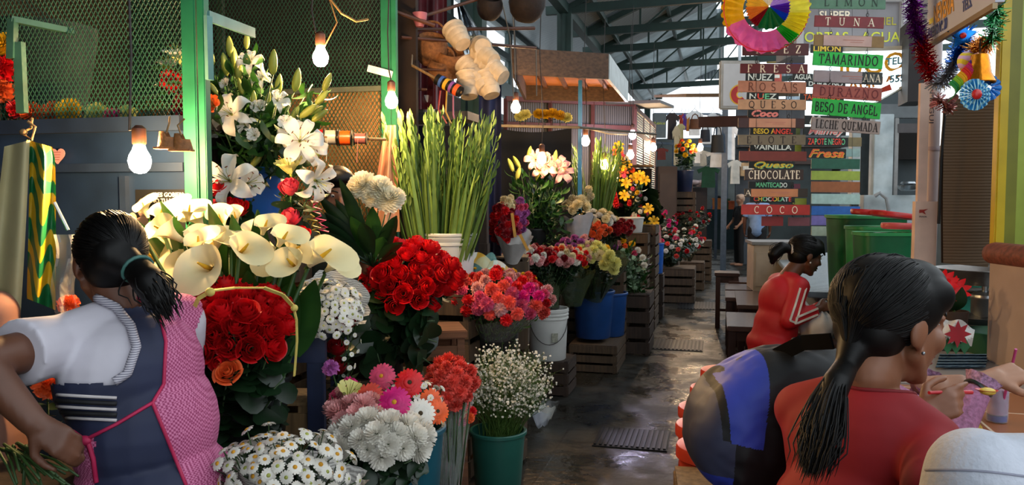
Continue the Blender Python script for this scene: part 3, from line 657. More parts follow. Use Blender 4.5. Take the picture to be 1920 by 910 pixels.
# --- white chrysanthemums and pale pink bunch
MBs=V(710,960,2.5);bucket('flower_bucket','teal bucket of white chrysanthemums under the gerberas',(MBs.x+.05,MBs.y+.08,MBs.z-.03),.13,.11,.28,mat('aqua_plastic','#16505f',.4,.1,6));stand((MBs.x+.05,MBs.y+.08,MBs.z-.03),.28,.28,'crate under the teal bucket of white chrysanthemums')
bunch('white_chrysanthemum','white chrysanthemum in the low bunch in front of the gerberas','flower','white chrysanthemums in the low bunch',[('mum_white',0)],28,V(705,828,2.35),(.135,.1,.07),MBs+Vector((.05,0,.1)),(.1,-.5,1),85,.95,STEM,LEAF_MUM,ls=1.3)
bunch('pale_pink_chrysanthemum','pale pink chrysanthemum left of the white ones and below the lilies','flower','pale pink chrysanthemums',[('mum_pale_pink',0)],12,V(672,785,2.42),(.085,.06,.055),MBs+Vector((0,.05,.1)),(0,-.5,1),80,.85,STEM,LEAF_MUM)
for k in range(20):
 p=V(rnd(625,800),rnd(838,925),rnd(2.25,2.4));b=MBs+Vector((rnd(-.05,.05),rnd(-.05,.05),.1))
 t=thing('leafy_branch','dark leafy stem below the white chrysanthemums','stem',b,0,'leafy stems below the white chrysanthemums');t.rotation_euler=frame(p-b).to_euler()
 link('foliage',LEAF_MUM,link('stem',STEM,t,sc=(1,1,(p-b).length)),sc=(1.6,1.6,1))
GBB=V(760,960,2.75)
for px,py,d,k,s,lab in((740,755,2.4,'magenta',1,'large magenta gerbera with yellow centre, front of the mixed bouquet'),(768,718,2.55,'red',.95,'dark red gerbera at the top right of the mixed bouquet'),(692,745,2.5,'coral',.95,'coral red gerbera left of the magenta one'),(716,706,2.6,'pink',.9,'hot pink gerbera at the back of the mixed bouquet'),(788,776,2.42,'white',.95,'white gerbera with dark centre right of the magenta one'),(820,772,2.5,'orange',.8,'orange gerbera at the right edge of the mixed bouquet'),(808,748,2.55,'orange',.7,'small orange gerbera above the orange one at the right edge')):
 flower('gerbera',lab,'gerbera',None,GBB,V(px,py,d),FM['gerbera_'+k,0],s,STEM,None,(-FH+ZU*.45+RT*(px-745)*.006),part='gerbera_head')
sprays('filler_spray','spray of tiny white filler flowers among the gerberas','flower','white filler sprays among the gerberas',[('white_button',0)],9,5,V(768,760,2.6),(.12,.07,.09),GBB,(0,-.4,1),85,.6,LEAF_MUM)
for px,py,k,lab in((640,738,'pale_pink','pink alstroemeria left of the yellow lily'),(655,722,'magenta','magenta alstroemeria behind the yellow lily'),(620,690,'lilac','lilac bloom beside the navy table edge'),(632,745,'pink','pink bloom at the foot of the yellow lily'),(748,742,'orange','small orange bloom behind the magenta gerbera'),(672,735,'orange','small orange bloom left of the coral gerbera')):
 flower('carnation',lab,'flower',None,GBB+Vector((-.1,0,0)),V(px,py,2.62),FM['carnation_'+k,0],.8,STEM,LEAF_MUM,-FH+ZU)
flower('yellow_lily','pale yellow green lily standing left of the coral gerbera','lily',None,GBB+Vector((-.12,0,0)),V(652,748,2.55),FM['lily_lemon',1],.9,STEM,LEAF_LILY,(-FH*.3+ZU+RT*.4))
for px,py in((632,655),(634,690),(652,604),(640,612)):
 flower('dark_red_rose','dark red rose bud hanging right of the navy table edge','rose','dark red rose buds by the navy table',V(655,800,2.85),V(px,py,2.78),FM['deep_rose',0],.85,STEM,LEAF_ROSE,(-FH*.6+ZU*.7+RT*.1))
sprays('filler_spray','spray of tiny white filler flowers among the dark rose buds','flower','white filler sprays among the rose buds',[('white_button',0)],5,5,V(650,650,2.8),(.05,.05,.12),V(655,800,2.85),(0,-1,.2),90,.5)
# --- second red roses
R2=V(703,700,3.45)
bucket('flower_bucket','large black bucket with a round label mark, holding the taller red roses',R2,.135,.12,.26,MATS['black_tub']);stand(R2,.32,.32,'crate under the large black rose bucket')
bunch('red_rose','red rose in the large rounded bunch beyond the gerberas','rose','red roses in the farther bunch',[('red_rose',0),('red_rose',1),('red_rose',2)],52,V(766,540,3.4),(.17,.16,.18),R2+Vector((.02,0,.16)),(0,-.45,1),84,.82,STEM,LEAF_ROSE2,face=.7,ls=1.3)
for px,py in((835,545),(850,535),(822,520),(805,576),(858,520),(845,500)):flower('red_rose','red rose straying to the right of the farther rounded bunch','rose','stray red roses beside the farther bunch',R2+Vector((.05,0,.2)),V(px,py,3.35),FM['red_rose',1],.95,STEM,LEAF_ROSE,(-FH*.4+ZU+RT*.5))
for k in range(22):
 p=V(rnd(660,830),rnd(585,690),rnd(3.2,3.5));b=R2+Vector((rnd(-.07,.07),rnd(-.07,.07),.2))
 t=thing('rose_branch','dark leafy stem hanging below the farther red roses','stem',b,0,'leafy stems under the farther red roses');t.rotation_euler=frame(p-b).to_euler()
 link('foliage',LEAF_ROSE2,link('stem',STEM,t,sc=(1,1,(p-b).length)),sc=(1.5,1.5,1))
q=V(812,700,3.9);t=thing('wooden_stool','worn wooden stool seen between the farther roses and the carnations','stool',(q.x,q.y,0),TH+.2);hz=V(812,612,3.9).z
mb=MB();mb.box((0,0,hz-.02),(.3,.28,.04),bev=.005);mb.obj('seat',MATS['rust_wood'],t)
for x in(-.12,.12):
 for y in(-.11,.11):
  mb=MB();mb.bar((x,y,hz-.04),(x*1.15,y*1.15,0),.035,.035);mb.obj('leg',MATS['rust_wood'],t)
for y in(-.115,.115):mb=MB();mb.box((0,y,hz-.1),(.24,.02,.05));mb.obj('stretcher',MATS['rust_wood'],t)
# --- carnations
CBk=V(925,700,4.62);bucket('flower_bucket','black bucket holding the long row of pink and red carnations',CBk,.15,.12,.3,MATS['black_tub']);stand(CBk,.32,.32,'crate under the black carnation bucket')
bunch('carnation','pink, coral or red carnation in the spreading bunch above the baby\'s breath','carnation','carnations above the babys breath',lambda i:random.choice([('carnation_coral',0),('carnation_pink',0),('carnation_red',0),('carnation_coral',0),('carnation_magenta',0),('carnation_pale_pink',0)]),62,V(935,572,4.45),(.27,.2,.17),CBk+Vector((0,0,.1)),(.1,-.55,1),82,1.08,STEM,LEAF_THIN,face=.6)
cone_wrap('clear wrap round the carnations above the baby\'s breath',CBk+Vector((0,0,.2)),V(935,560,4.5),.1,.27,CELLO)
sprays('filler_spray','spray of small yellow filler among the carnations','flower','yellow filler sprays among the carnations',[('mum_yellow',0)],9,5,V(925,535,4.5),(.25,.12,.09),CBk+Vector((0,0,.1)),(0,-.4,1),75,.3)
KB=V(835,860,3.2);KB.z=.18
bunch('coral_carnation','coral carnation in the small wrapped bouquet left of the baby\'s breath','carnation','coral carnations in the wrapped bouquet',[('carnation_coral',0)],24,V(845,722,3.15),(.085,.08,.085),KB+Vector((0,0,.1)),(.15,-.75,.8),88,.95,STEM,None,face=.8)
cone_wrap('clear wrap round the coral carnation bouquet',KB,V(842,725,3.2),.04,.1,CELLO)
for px,py,k in((862,778,'deep_red'),(874,770,'yellow'),(880,784,'orange'),(866,790,'pink'),(872,762,'coral'),(856,768,'magenta'),(884,772,'red'),(870,782,'cream')):
 flower('carnation','bloom in the small mixed posy under the coral bouquet','flower','small mixed posy under the coral bouquet',KB+Vector((.02,-.02,.05)),V(px,py,3.2+rnd(-.03,.03)),FM['carnation_'+k,0],.62,STEM,None,-FH+ZU*.4)
crate('low dark crate under the coral carnation bouquet',(KB.x,KB.y+.02,0),.3,.3,KB.z-.003,MATS['dark_wood'])
# --- baby's breath in the teal bucket
TB=V(934,950,4.1);TB.z=0;hb=V(934,805,4.1).z
bucket('flower_bucket','teal plastic bucket of baby\'s breath standing on the aisle floor',TB,.138,.112,hb,MATS['teal_plastic'],.009)
mb=MB();GC=V(955,735,4.12);rg=random.Random(5);tips=[]
for i in range(230):
 u=rg.random();a=rg.uniform(0,2*PI);el=math.acos(1-u*1.35);rr=rg.uniform(.6,1.0)
 dv=Vector((math.sin(el)*math.cos(a)*.255,math.sin(el)*math.sin(a)*.22,math.cos(el)*.25+.02))*rr
 e=GC+dv;b=TB+Vector((rg.uniform(-.07,.07),rg.uniform(-.07,.07),hb-.1));mid=b.lerp(e,.5)+Vector((0,0,.03))
 mb.tube([b,mid,e],[.0022,.0016,.0008],3,False)
 for j in range(9):
  o=mid.lerp(e,rg.uniform(.2,1));tp=o+Vector((rg.gauss(0,.03),rg.gauss(0,.03),rg.uniform(.005,.055)));mb.tube([o,tp],.0006,3,False);tips.append(tp)
mb.slot(1)
for tp in tips:
 s=rg.uniform(.0045,.0085)
 for k in range(3):
  n=Vector((rg.gauss(0,1),rg.gauss(0,1),rg.gauss(.4,1))).normalized();x=n.orthogonal().normalized()*s;y=n.cross(x)
  mb.add([tp+x,tp+y,tp-x,tp-y],[(0,1,2,3)])
tag(mb.obj('babys_breath',[MATS['fern_green'],MATS['white_petal']],smooth=False),'cloud of tiny white baby\'s breath filling the teal bucket','flowers',kind='stuff')
for k in range(3):
 q=VZ(1015+8*k,800-k*12,.03);mb=MB();mb.grid(lambda u,v:(math.cos(u*5)*.035*(1+v),math.sin(u*5)*.03,v*.09+.01*math.sin(u*20)),14,4);tag(mb.obj('crumpled_wrap',[film('wrap_scrap',(.8,.85,.95),.4),MATS['white_plastic'],CELLO][k],loc=q),['shiny scrap of clear wrap on the floor right of the teal bucket','white crumpled paper scrap right of the teal bucket','clear crumpled scrap farthest right of the teal bucket'][k],'litter')
# --- stall two: lilies, blue bin, bulbs
LB=V(470,420,3.35);lz=V(470,318,3.35).z
t=thing('flower_bin','tall blue plastic bin below the white lily arrangement','bin',LB,.2);bw=.135
mb=MB();mb.lathe([(.1,0),(.118,.05),(.135,lz-LB.z)],28);mb.lathe([(.128,lz-LB.z),(.1,.02)],28,cap0=False,cap1=True);mb.obj('body',MATS['blue_plastic'],t)
mb=MB();mb.lathe([(.128,lz-LB.z),(.143,lz-LB.z+.006),(.143,lz-LB.z-.02),(.135,lz-LB.z-.022)],28,cap0=False);mb.obj('rim',MATS['blue_plastic'],t)
stand(LB,.36,.36,'tall dark crate under the blue lily bin')
LS=Vector((LB.x,LB.y,lz-.1));LIL='white lily in the tall arrangement above the blue bin';LG='white lilies above the blue bin'
for px,py,d,k,s,fx,fz in((435,215,3.1,0,.95,-.2,.2),(562,265,3.0,0,1.0,.3,.2),(575,275,3.05,0,.9,.6,0),(487,205,3.2,1,.6,0,.7),(470,118,3.3,0,.65,.2,.7),(535,235,3.1,1,.6,.4,.6),(550,252,3.1,0,.7,.1,.5),(425,160,3.25,1,.45,-.5,.6),(478,255,3.1,1,.5,-.1,.3),(490,150,3.3,0,.5,.1,.8),(520,190,3.25,0,.6,.3,.6),(460,235,3.2,0,.55,-.3,.5),(410,250,3.2,1,.5,-.4,.3)):
 flower('white_lily',LIL,'lily',LG,LS+Vector((rnd(-.05,.05),rnd(-.05,.05),0)),V(px,py,d),FM['lily_white',k],s,STEM,LEAF_LILY,(-FH+RT*fx+ZU*fz),ls=1.3)
for px,py,s,lean in((432,95,1,0),(462,80,.8,.1),(425,130,1.1,-.1),(440,118,1.1,0),(448,140,1.1,.05),(512,128,1.15,.1),(552,160,1.15,.25),(606,158,.9,.5),(520,165,1,.2),(455,165,.8,-.2),(562,208,1,1.4),(592,185,.9,.9),(585,215,.9,1.5),(585,205,.7,1.2),(505,175,.8,.2),(400,110,1,-.3),(408,165,.7,-.7),(580,290,.8,1.2),(470,303,.9,.9),(498,190,.8,.3),(475,190,.8,.1),(545,215,.8,.6)):
 flower('lily_bud','closed green yellow lily bud in the tall arrangement above the blue bin','lily','lily buds above the blue bin',LS+Vector((rnd(-.04,.04),rnd(-.04,.04),0)),V(px,py+12,3.2+rnd(-.1,.15)),FM['lily_bud',0],s*.95,STEM,LEAF_LILY,(ZU+RT*lean-FH*.15),part='bud',ls=1.2)
flower('orange_lily','orange red anthurium like bloom left of the white lilies by the nearer green post','flower',None,LS,V(402,200,3.0),FM['lily_orange',1],.7,STEM,LEAF_LILY,(-FH-RT*.3+ZU*.4))
LS2=V(450,440,3.05)
for px,py,d,k,s,f,lab in((432,340,2.95,('lily_white',0),1.15,(-FH+RT*-.2+ZU*.3),'large open white lily in front of the blue bin'),(462,345,3.0,('lily_white',1),1.0,(-FH*.6+RT*.8+ZU*.2),'half open white lily right behind the large open one'),(545,325,3.0,('lily_lemon',1),1.05,(ZU-FH*.35-RT*.1),'upright pale yellow lily right of the blue bin'),(590,338,2.95,('lily_white',0),.95,(-FH*.5+RT*.7-ZU*.3),'white lily with drooping petals near the seller\'s face')):
 flower('white_lily',lab,'lily',None,LS2+(RT*.2 if px>500 else RT*0),V(px,py,d),FM[k],s,STEM,LEAF_LILY,f)
for px,py,k,lab in((410,358,'red_rose','red rose behind the green post under the large white lily'),(432,392,'red_rose','red rose low under the large white lily'),(446,395,'red_rose','second red rose low under the large white lily, right one'),(544,356,'bicolour_rose','pink and white rose under the upright yellow lily'),(546,412,'bicolour_rose','lower pink and white rose beneath the upright yellow lily'),(560,447,'red_rose','small red rose behind the calla lilies'),(405,395,'bicolour_rose','pink rose just right of the green post above the callas')):
 flower('rose',lab,'rose',None,LS2+(RT*.2 if px>500 else RT*0),V(px,py,2.95),FM[k,0],.95,STEM,LEAF_ROSE2,(-FH*.6+ZU*.8))
for k in range(26):
 p=V(rnd(395,600),rnd(150,310),rnd(3.3,3.6));b=LS+Vector((rnd(-.06,.06),rnd(-.06,.06),0));t=thing('leafy_branch','dark green leafy stem behind the white lilies','stem',b,0,'leafy stems behind the white lilies');t.rotation_euler=frame(p-b).to_euler()
 link('foliage',LEAF_LILY,link('stem',STEM,t,sc=(1,1,(p-b).length)),sc=(1.6,1.6,1))
PB=V(700,500,3.25)
for px,py,s in((682,345,1.),(712,352,.95),(728,372,1.05),(700,368,.8),(668,352,.7),(742,368,.7)):
 flower('pompom_chrysanthemum','large creamy white pompom chrysanthemum above the dark palm leaves','flower','white pompom chrysanthemums',PB,V(px,py+3,3.2),FM['pompom',0],s*.95,STEM,None,(-FH+ZU*.8+RT*rnd(-.2,.3)))
t=thing('palm_bouquet','fan of long dark green palm leaves under the white pompoms','leaves',PB)
for px,py,w in((600,362,.03),(612,395,.03),(590,420,.028),(580,385,.025),(640,330,.028),(700,385,.034),(745,398,.03),(738,420,.03),(622,440,.03),(660,400,.034),(755,445,.028),(605,460,.026),(632,372,.03),(680,410,.036),(720,440,.034),(650,450,.034),(596,402,.026),(744,470,.026)):
 tip=V(px,py,3.1+rnd(-.05,.12))-PB;mb=MB();Q=frame(tip,RT).to_4x4();blade(mb,Q@Matrix.Translation((0,0,tip.length*.25)),tip.length*.78,w,.12,.3,4,8,.9);mb.tube([(0,0,0),tip*.3],.004,5);mb.obj('palm_leaf',MATS['dark_leaf'] if w!=.034 else MATS['leaf_green'],t,smooth='all')
for k,(px,py) in enumerate(((590,395),(588,430))):
 mb=MB();mb.tube([V(px-6,py-28,3.0)+RT*.02*math.sin(j*2.4)+(V(px+20,py+40,3.0)-V(px-6,py-28,3.0))*(j/16) for j in range(17)],.003,4);tag(mb.obj('curling_ribbon',mat('pink_ribbon','#b0306a',.35) if k==0 else mat('gold_ribbon','#c9a93a',.4)),['curly pink ribbon hanging left of the palm leaves','yellow braided ribbon hanging left of the palm leaves'][k],'ribbon')
bulb('bare lit bulb hanging before the blue panel, nearest the apron woman',V(262,302,2.46),[(0,0,0),V(243,245,2.46)-V(262,302,2.46),V(246,100,2.46)-V(262,302,2.46),V(240,-60,2.46)-V(262,302,2.46)],.034,1.)
bulb('bare lit bulb above the white lilies, in front of the wire mesh',V(601,108,3.4),[(0,0,0),V(592,60,3.4)-V(601,108,3.4),V(584,20,3.4)-V(601,108,3.4),V(588,-40,3.4)-V(601,108,3.4)],.034,1.)
bulb('bare lit bulb hanging against the second green post',V(734,190,4.2),[(0,0,0),V(729,130,4.2)-V(734,190,4.2),V(727,60,4.2)-V(734,190,4.2),V(730,-30,4.2)-V(734,190,4.2)],.034,1.)
mb=MB();mb.tube([V(*q) for q in((605,-20,3.4),(640,25,3.4),(668,40,3.45),(690,36,3.5))],.005,6);mb.tube([V(608,88,3.4),V(632,42,3.4),V(612,-20,3.4)],.003,5);tag(mb.obj('loose_flex',mat('tan_flex','#a0763c',.6)),'tan electric flex looping beside the bulb above the lilies','cable')
t=thing('ribbon_rack','wooden rod holding ribbon spools in front of the tan board','rack',V(650,258,4.0));C0=V(650,258,4.0)
mb=MB();mb.tube([V(585,256,3.95)-C0,V(724,262,4.05)-C0],.007,8);mb.obj('rod',MATS['pale_wood'],t)
for px,m_,lab in((597,'red','red ribbon spool'),(621,'silver','silver ribbon spool'),(648,'orange','orange ribbon spool'),(676,'copper','metallic pink ribbon spool')):
 mm=mat('ribbon_'+m_,{'red':'#c01a20','silver':'#c9c3b6','orange':'#ea5a1c','copper':'#b06a62'}[m_],.3,.06,20,metal=.3 if m_ in('silver','copper') else 0)
 c=V(px,257+(px-597)*.04,4.0);Q=frame(RT+FH*.03).to_4x4();r_=.036 if m_!='copper' else .026
 s_=thing('ribbon_spool',lab+' threaded on the wooden rod','ribbon spool',c,0);
 mb=MB();mb.lathe([(r_,-.026),(r_,.026)],20,Q,True,True);mb.obj('ribbon',mm,s_)
 if m_!='orange':mb=MB();mb.bar((0,-r_,0),(-.005,-r_-.01,-.12),.002,.01,FH);mb.obj('ribbon_tail',mm,s_)
 for e in(-.03,.03):mb=MB();mb.lathe([(r_+.006,e-.002),(r_+.006,e+.002)],20,Q,True,True);mb.obj('flange',mat('spool_black','#1a1716',.5),s_)
mb=MB();mb.grid(lambda u,v:V(lerp(722,690,v)+u*lerp(20,60,v),lerp(235,435,v),4.3+.04*math.sin(u*9)),16,8);tag(mb.obj('hanging_cloth',mat('peach_cloth','#b8866a',.8,.15,12)),'peach coloured cloth hanging down beside the second green post','cloth')
# --- first stall, against the blue panel
STR=wave('flag_stripes','#12693a','#c9a51e',5.5,'X',.45,5.5,True,'SIN',(0,R(32),0))
mb=MB();mb.grid(lambda u,v:V(lerp(50,62,v**.3)*1+u*lerp(48,42,v)-12*v*(1-u),lerp(262+14*u,560+22*u,v),2.36+.03*math.sin(u*8+v*2)),22,14)
tag(mb.obj('striped_plastic_cloth',STR),'green and yellow striped plastic cloth hanging at the far left','cloth')
mb=MB();mb.grid(lambda u,v:V(lerp(8,-30,v)+u*lerp(48,80,v)*(1-.15*v),lerp(275-12*u,600,v),2.34+.02*math.sin(u*6)),14,10);tag(mb.obj('cream_cloth',mat('cream_cloth','#a39a72',.6,.12,6)),'cream cloth hanging left of the green and yellow striped one','cloth')
mb=MB();mb.tube([V(*q) for q in((60,222,2.4),(58,240,2.38),(40,250,2.38),(60,262,2.37),(66,238,2.38),(52,228,2.38))],.004,6);mb.ball(V(44,248,2.37),(.012,.01,.01));tag(mb.obj('cord_knot',mat('cord','#8a6a42',.8,.2,60,.3)),'knotted brown cord from which the striped cloth hangs','cord')
hp=[];
for k in range(28):a=2*PI*k/28;hp.append((.0021*16*math.sin(a)**3,.0021*(13*math.cos(a)-5*math.cos(2*a)-2*math.cos(3*a)-math.cos(4*a))))
c=VY(108,292,PY-.022);t=thing('heart_card','pink heart shaped card fixed to the blue steel panel','card',c,0)
mb=MB();mb.prism(hp,.002,Matrix.Rotation(PI/2,4,'X'));mb.obj('card',mat('pink_card','#d9948c',.6,.08,20),t)
mb=MB()
for k in range(4):mb.box((0,-.004,.012-k*.009),(.036-.005*k,.001,.002))
mb.obj('printed_lines',mat('faded_ink','#8a4a48',.7),t)
for k,(px,py) in enumerate(((312,262),(340,266))):
 t=thing('wicker_shoe',['left brown wicker bootee hanging on the blue panel','right brown wicker bootee hanging on the blue panel'][k],'bootee',V(px,py,2.45),TH)
 mb=MB();mb.grid(lambda u,v:((.032*math.cos(2*PI*u)*(1+.15*math.cos(2*PI*u)))*(1-.25*v),.02*math.sin(2*PI*u)*(1-.2*v),-.025+.05*v*(1-.35*(math.cos(2*PI*u)>.2))),20,5,True);mb.box((0,0,-.026),(.066,.04,.006));mb.obj('upper',mat('wicker_brown','#8a5a30',.7,.3,60,.4),t)
 mb=MB();mb.tube([(0,0,.02),(.01-.02*k,0,.05),(.012,0,.07)],.003,5);mb.obj('cord',MATS['cord'],t)
a,b=VY(254,356,PY-.018),VY(366,404,PY-.018);t=thing('poster','black poster with white and green lettering low on the blue panel','poster',((a.x+b.x)/2,PY-.018,(a.z+b.z)/2-.04))
W_=b.x-a.x;mb=MB();mb.box((0,0,0),(W_,.003,.17));mb.obj('sheet',mat('poster_black','#131414',.5),t)
for k,(tx,mm) in enumerate((('SI ES GOBIERNO','white_ink'),('NO TU MEDIDOR','white_ink'),('NO TE DEJES','green_ink'))):
 m_=mat('white_ink','#b9b7ae',.7) if mm=='white_ink' else mat('green_ink','#5f9a48',.7)
 link('lettering',text_mesh(tx,.021,m_,.0004,bold=.0006),t,(W_*.12,-.003,.066-.021*k),(PI/2,0,0))
mb=MB();mb.ball((0,0,0),(.022,.002,.034),14,10);mb.ball((0,0,-.05),(.034,.002,.02),14,8);mb.obj('printed_face',mat('print_skin','#a98a72',.7),t,(-W_*.38,-.002,.02))
mb=MB();mb.tube([V(102,380,2.38),V(128,432,2.38)],.005,6);tag(mb.obj('silver_rod',MATS['steel']),'thin shiny rod leaning on the blue panel above the apron woman','rod')
mb=MB();mb.grid(lambda u,v:V(100+45*u+6*math.sin(v*7),lerp(440,590,v),2.3+.03*math.sin(u*7+v*3)),8,10);tag(mb.obj('plastic_bag',film('thin_bag',(.9,.85,.75),.3,.2)),'clear plastic bag hanging left of the apron woman\'s head','bag')
flower('orange_gerbera','orange flower glowing under the apron woman\'s raised arm','flower',None,V(95,900,2.2),V(88,722,2.15),FM['carnation_orange',0],1.1,STEM,LEAF_MUM,-FH+ZU*.3)
flower('peach_carnation','peach carnation left of the apron woman\'s neck','flower',None,V(130,700,2.4),V(128,572,2.32),FM['carnation_orange',0],.9,STEM,LEAF_MUM,-FH+ZU*.5)
for k in range(26):
 a=V(rnd(-10,60),rnd(830,850),1.85+rnd(-.05,.05));b=V(rnd(30,150),rnd(880,930),1.75+rnd(-.05,.08));mb=MB();mb.tube([a,a.lerp(b,.5)+ZU*.01,b],[.0035,.003,.0025],6);mb.slot(0)
 tag(mb.obj('cut_greenery',MATS['stem_green'],smooth='all'),'cut green stem in the pile before the apron woman\'s hand','stem','cut stems before the apron woman')
q=V(60,935,1.8);t=thing('work_table','rough work table under the pile of cut stems','table',(q.x,q.y,0),TH);mb=MB();mb.box((0,.05,q.z-.03),(.5,.5,.04));mb.obj('tabletop',MATS['dark_wood'],t)
for x in(-.2,.2):
 for y in(-.15,.25):mb=MB();mb.box((x,y,(q.z-.05)/2),(.04,.04,q.z-.05));mb.obj('leg',MATS['dark_wood'],t)
sh=V(20,222,3.1);t=thing('high_shelf','dark shelf of flowers behind the green wire mesh','shelf',(sh.x,PY+.35,sh.z-.03));mb=MB();mb.box((0,0,0),(1.5,.5,.03));mb.obj('board',MATS['dark_wood'],t)
for x in(-.7,.65):mb=MB();mb.box((x,.1,-.9),(.04,.4,1.78));mb.obj('bracket',MATS['dark_wood'],t)
for px,py,k,s in((322,152,'carnation_red',1.3),(345,197,'carnation_red',1.3),(12,130,'carnation_red',1.5),(8,170,'carnation_orange',1.3),(130,208,'mum_yellow',1.2),(100,210,'mum_orange',1.),(182,215,'mum_lemon',1.1),(210,218,'carnation_pink',.9),(240,215,'mum_lemon',.9),(225,216,'carnation_magenta',.8),(30,205,'carnation_red',1.),(5,85,'mum_yellow',1.2),(355,172,'mum_orange',.8),(60,212,'mum_orange',1.)):
 flower('shelf_flower','bloom on the high shelf behind the green wire mesh','flower','blooms behind the first wire mesh',V(px,235,2.98),V(px,py,2.95),FM[k,0],s,STEM,LEAF_MUM,-FH+ZU*.4)
for px,py,k in((330,110,'lily_white'),(345,125,'lily_lemon'),(318,130,'lily_white')):flower('shelf_lily','pale lily behind the green wire mesh left of the green post','lily','lilies behind the first wire mesh',V(330,235,3.0),V(px,py,2.95),FM[k,1],.8,STEM,LEAF_LILY,ZU-FH*.3,ls=1.6)
mb=MB();mb.bar(V(22,36,2.8),V(140,60,2.9),.03,.02);mb.bar(V(24,36,2.8),V(22,110,2.8),.03,.02);mb.bar(V(36,80,2.8),V(42,212,2.8),.035,.02);tag(mb.obj('shelf_bracket',mat('pale_green_paint','#3c6654',.5,.3,10)),'pale green angle bracket behind the wire mesh at upper left','bracket')
mb=MB();mb.lathe([(.15,0),(.2,.3),(.2,.33)],24,cap1=True);tag(mb.obj('dark_basket',mat('dark_wicker','#1d2622',.8,.3,40,.3),loc=V(85,205,3.25)),'large dark basket on the shelf behind the green wire mesh','basket')
# ================================================================== LEFT SIDE, FARTHER STALLS
def glad_mesh(seed,m):
 rg=random.Random(seed);mb=MB();mb.tube([(0,0,0),(.004,0,.35),(0,.004,.7),(.006,0,1)],[.007,.006,.004,.002],6)
 for i in range(13):
  z=.52+.48*i/13;a=(i%2)*PI+rg.uniform(-.4,.4);L_=.11*(1.1-.5*i/13)
  Mx=Matrix.Translation((0,0,z))@Matrix.Rotation(a,4,'Z')@Matrix.Rotation(-.28,4,'X')@Matrix.Translation((0,.004,0));blade(mb,Mx,L_,.011,.1,.7,2,4)
 for i in range(3):
  Mx=Matrix.Rotation(i*2.2+rg.random(),4,'Z')@Matrix.Rotation(-.1,4,'X')@Matrix.Translation((0,.004,.05));blade(mb,Mx,rg.uniform(.55,.8),.012,.05,.4,2,6,.8)
 return mb.mesh('spike',m,'all')
GLAD=[glad_mesh(k,MATS['spear_green']) for k in range(4)]
def gladioli(label,group,n,C,w,d_,z0,hmin,hmax,lean):
 for i in range(n):
  u=rnd(-1,1);b=C+RT*(u*w*.3)+FH*rnd(-d_,d_)*.5;b.z=z0
  t=thing('gladiolus',label,'flower',b,0,group);tip=ZU+RT*(u*lean+rnd(-.08,.08))+FH*rnd(-.12,.06);t.rotation_euler=frame(tip).to_euler()
  link('spike',random.choice(GLAD),t,rot=(0,0,rnd(0,6)),sc=(1,1,rnd(hmin,hmax)))
GP=V(842,545,4.5);bucket('flower_bucket','white pail holding the tall green gladiolus spears',GP,.15,.13,.32,MATS['white_pail'],ribs=2);stand(GP,.34,.34,'crate under the white gladiolus pail')
gladioli('green gladiolus spear in bud in the tall sheaf between roses and dark curtain','gladiolus spears in the near sheaf',64,V(820,545,4.5),.4,.2,GP.z+.04,.72,.98,.26)
for px,py in((905,520),(870,505)):
 mb=MB();mb.grid(lambda u,v:V(px+65*(u-.3)+10*v,py-20*v-26*math.sin(u*3)+14,4.6+.15*v+.02*math.sin(u*14)),16,6);tag(mb.obj('wrapping_sheet',wave('yellow_print','#c8c4b8','#b78a1e',2.2 if px>900 else 4,'X',.5,5,True)),'folded white wrapping sheet printed with yellow, %s'%('right of the gladiolus pail' if px>900 else 'draped nearest the gladiolus pail'),'paper')
mb=MB();mb.grid(lambda u,v:V(885+55*u,512-40*math.sin(u*PI)*v+8*math.sin(u*9+v*4),4.55+.05*v),14,5);tag(mb.obj('cellophane_sheet',film('teal_film',(.3,.75,.7),.3,.08)),'crumpled shiny greenish cellophane in front of the yellow wrapping sheets','wrap')
q=V(893,560,4.85);crate('rough wooden table front under the wrapping sheets',(q.x,q.y+.1,0),.4,.4,V(900,525,4.7).z,MATS['dark_wood'],.1,name='low_table',cat='table',nsl=4)
mb=MB();mb.bar(V(907,345,5.2),V(908,470,5.2),.05,.05);mb.box(V(908,500,5.2)-Vector((0,0,.55)),(.06,.06,1.4));tag(mb.obj('timber_post',MATS['dark_wood']),'short reddish timber post right of the gladiolus spears','post')
def curtain(name,label,px0,px1,py0,py1,d,m,folds=9,amp=.05,cat='curtain',sag=0):
 mb=MB();mb.grid(lambda u,v:V(lerp(px0,px1,u),lerp(py0+sag*math.sin(u*PI),py1,v),d+amp*math.sin(u*folds*2+v*1.3)*(.3+.7*v)),40,10);return tag(mb.obj(name,m,smooth='all'),label,cat)
M('navy_cloth','#14182c',.8,.3,4);M('black_cloth','#0d0e12',.85,.3,4)
curtain('dark_curtain','very dark blue curtain behind the gladiolus spears',742,918,236,560,6.0,mat('dark_blue_cloth','#10121f',.85,.3,4),7)
curtain('navy_drape','navy blue drape hanging in a narrow fall right of the gladioli',898,940,150,480,5.8,mat('navy_drape_cloth','#20264a',.75,.25,4),5,.06)
curtain('black_backdrop','black cloth backdrop behind the pink lilies',930,1072,240,470,8.0,MATS['black_cloth'],5,.06,sag=8)
t=thing('curtain_rail','thin rail carrying the black backdrop and the blue pole side','rail',V(1000,238,7.4));C0=V(1000,238,7.4)
mb=MB();mb.tube([V(925,236,7.4)-C0,V(1085,239,7.4)-C0,V(1230,252,9.5)-C0],.014,6);mb.obj('rod',mat('rail_brown','#5a5040',.6),t)
mar=wave('maroon_sheet','#4a1c20','#2a0f12',3.5,'X',.3,.6,False,'SIN',bump=.5)
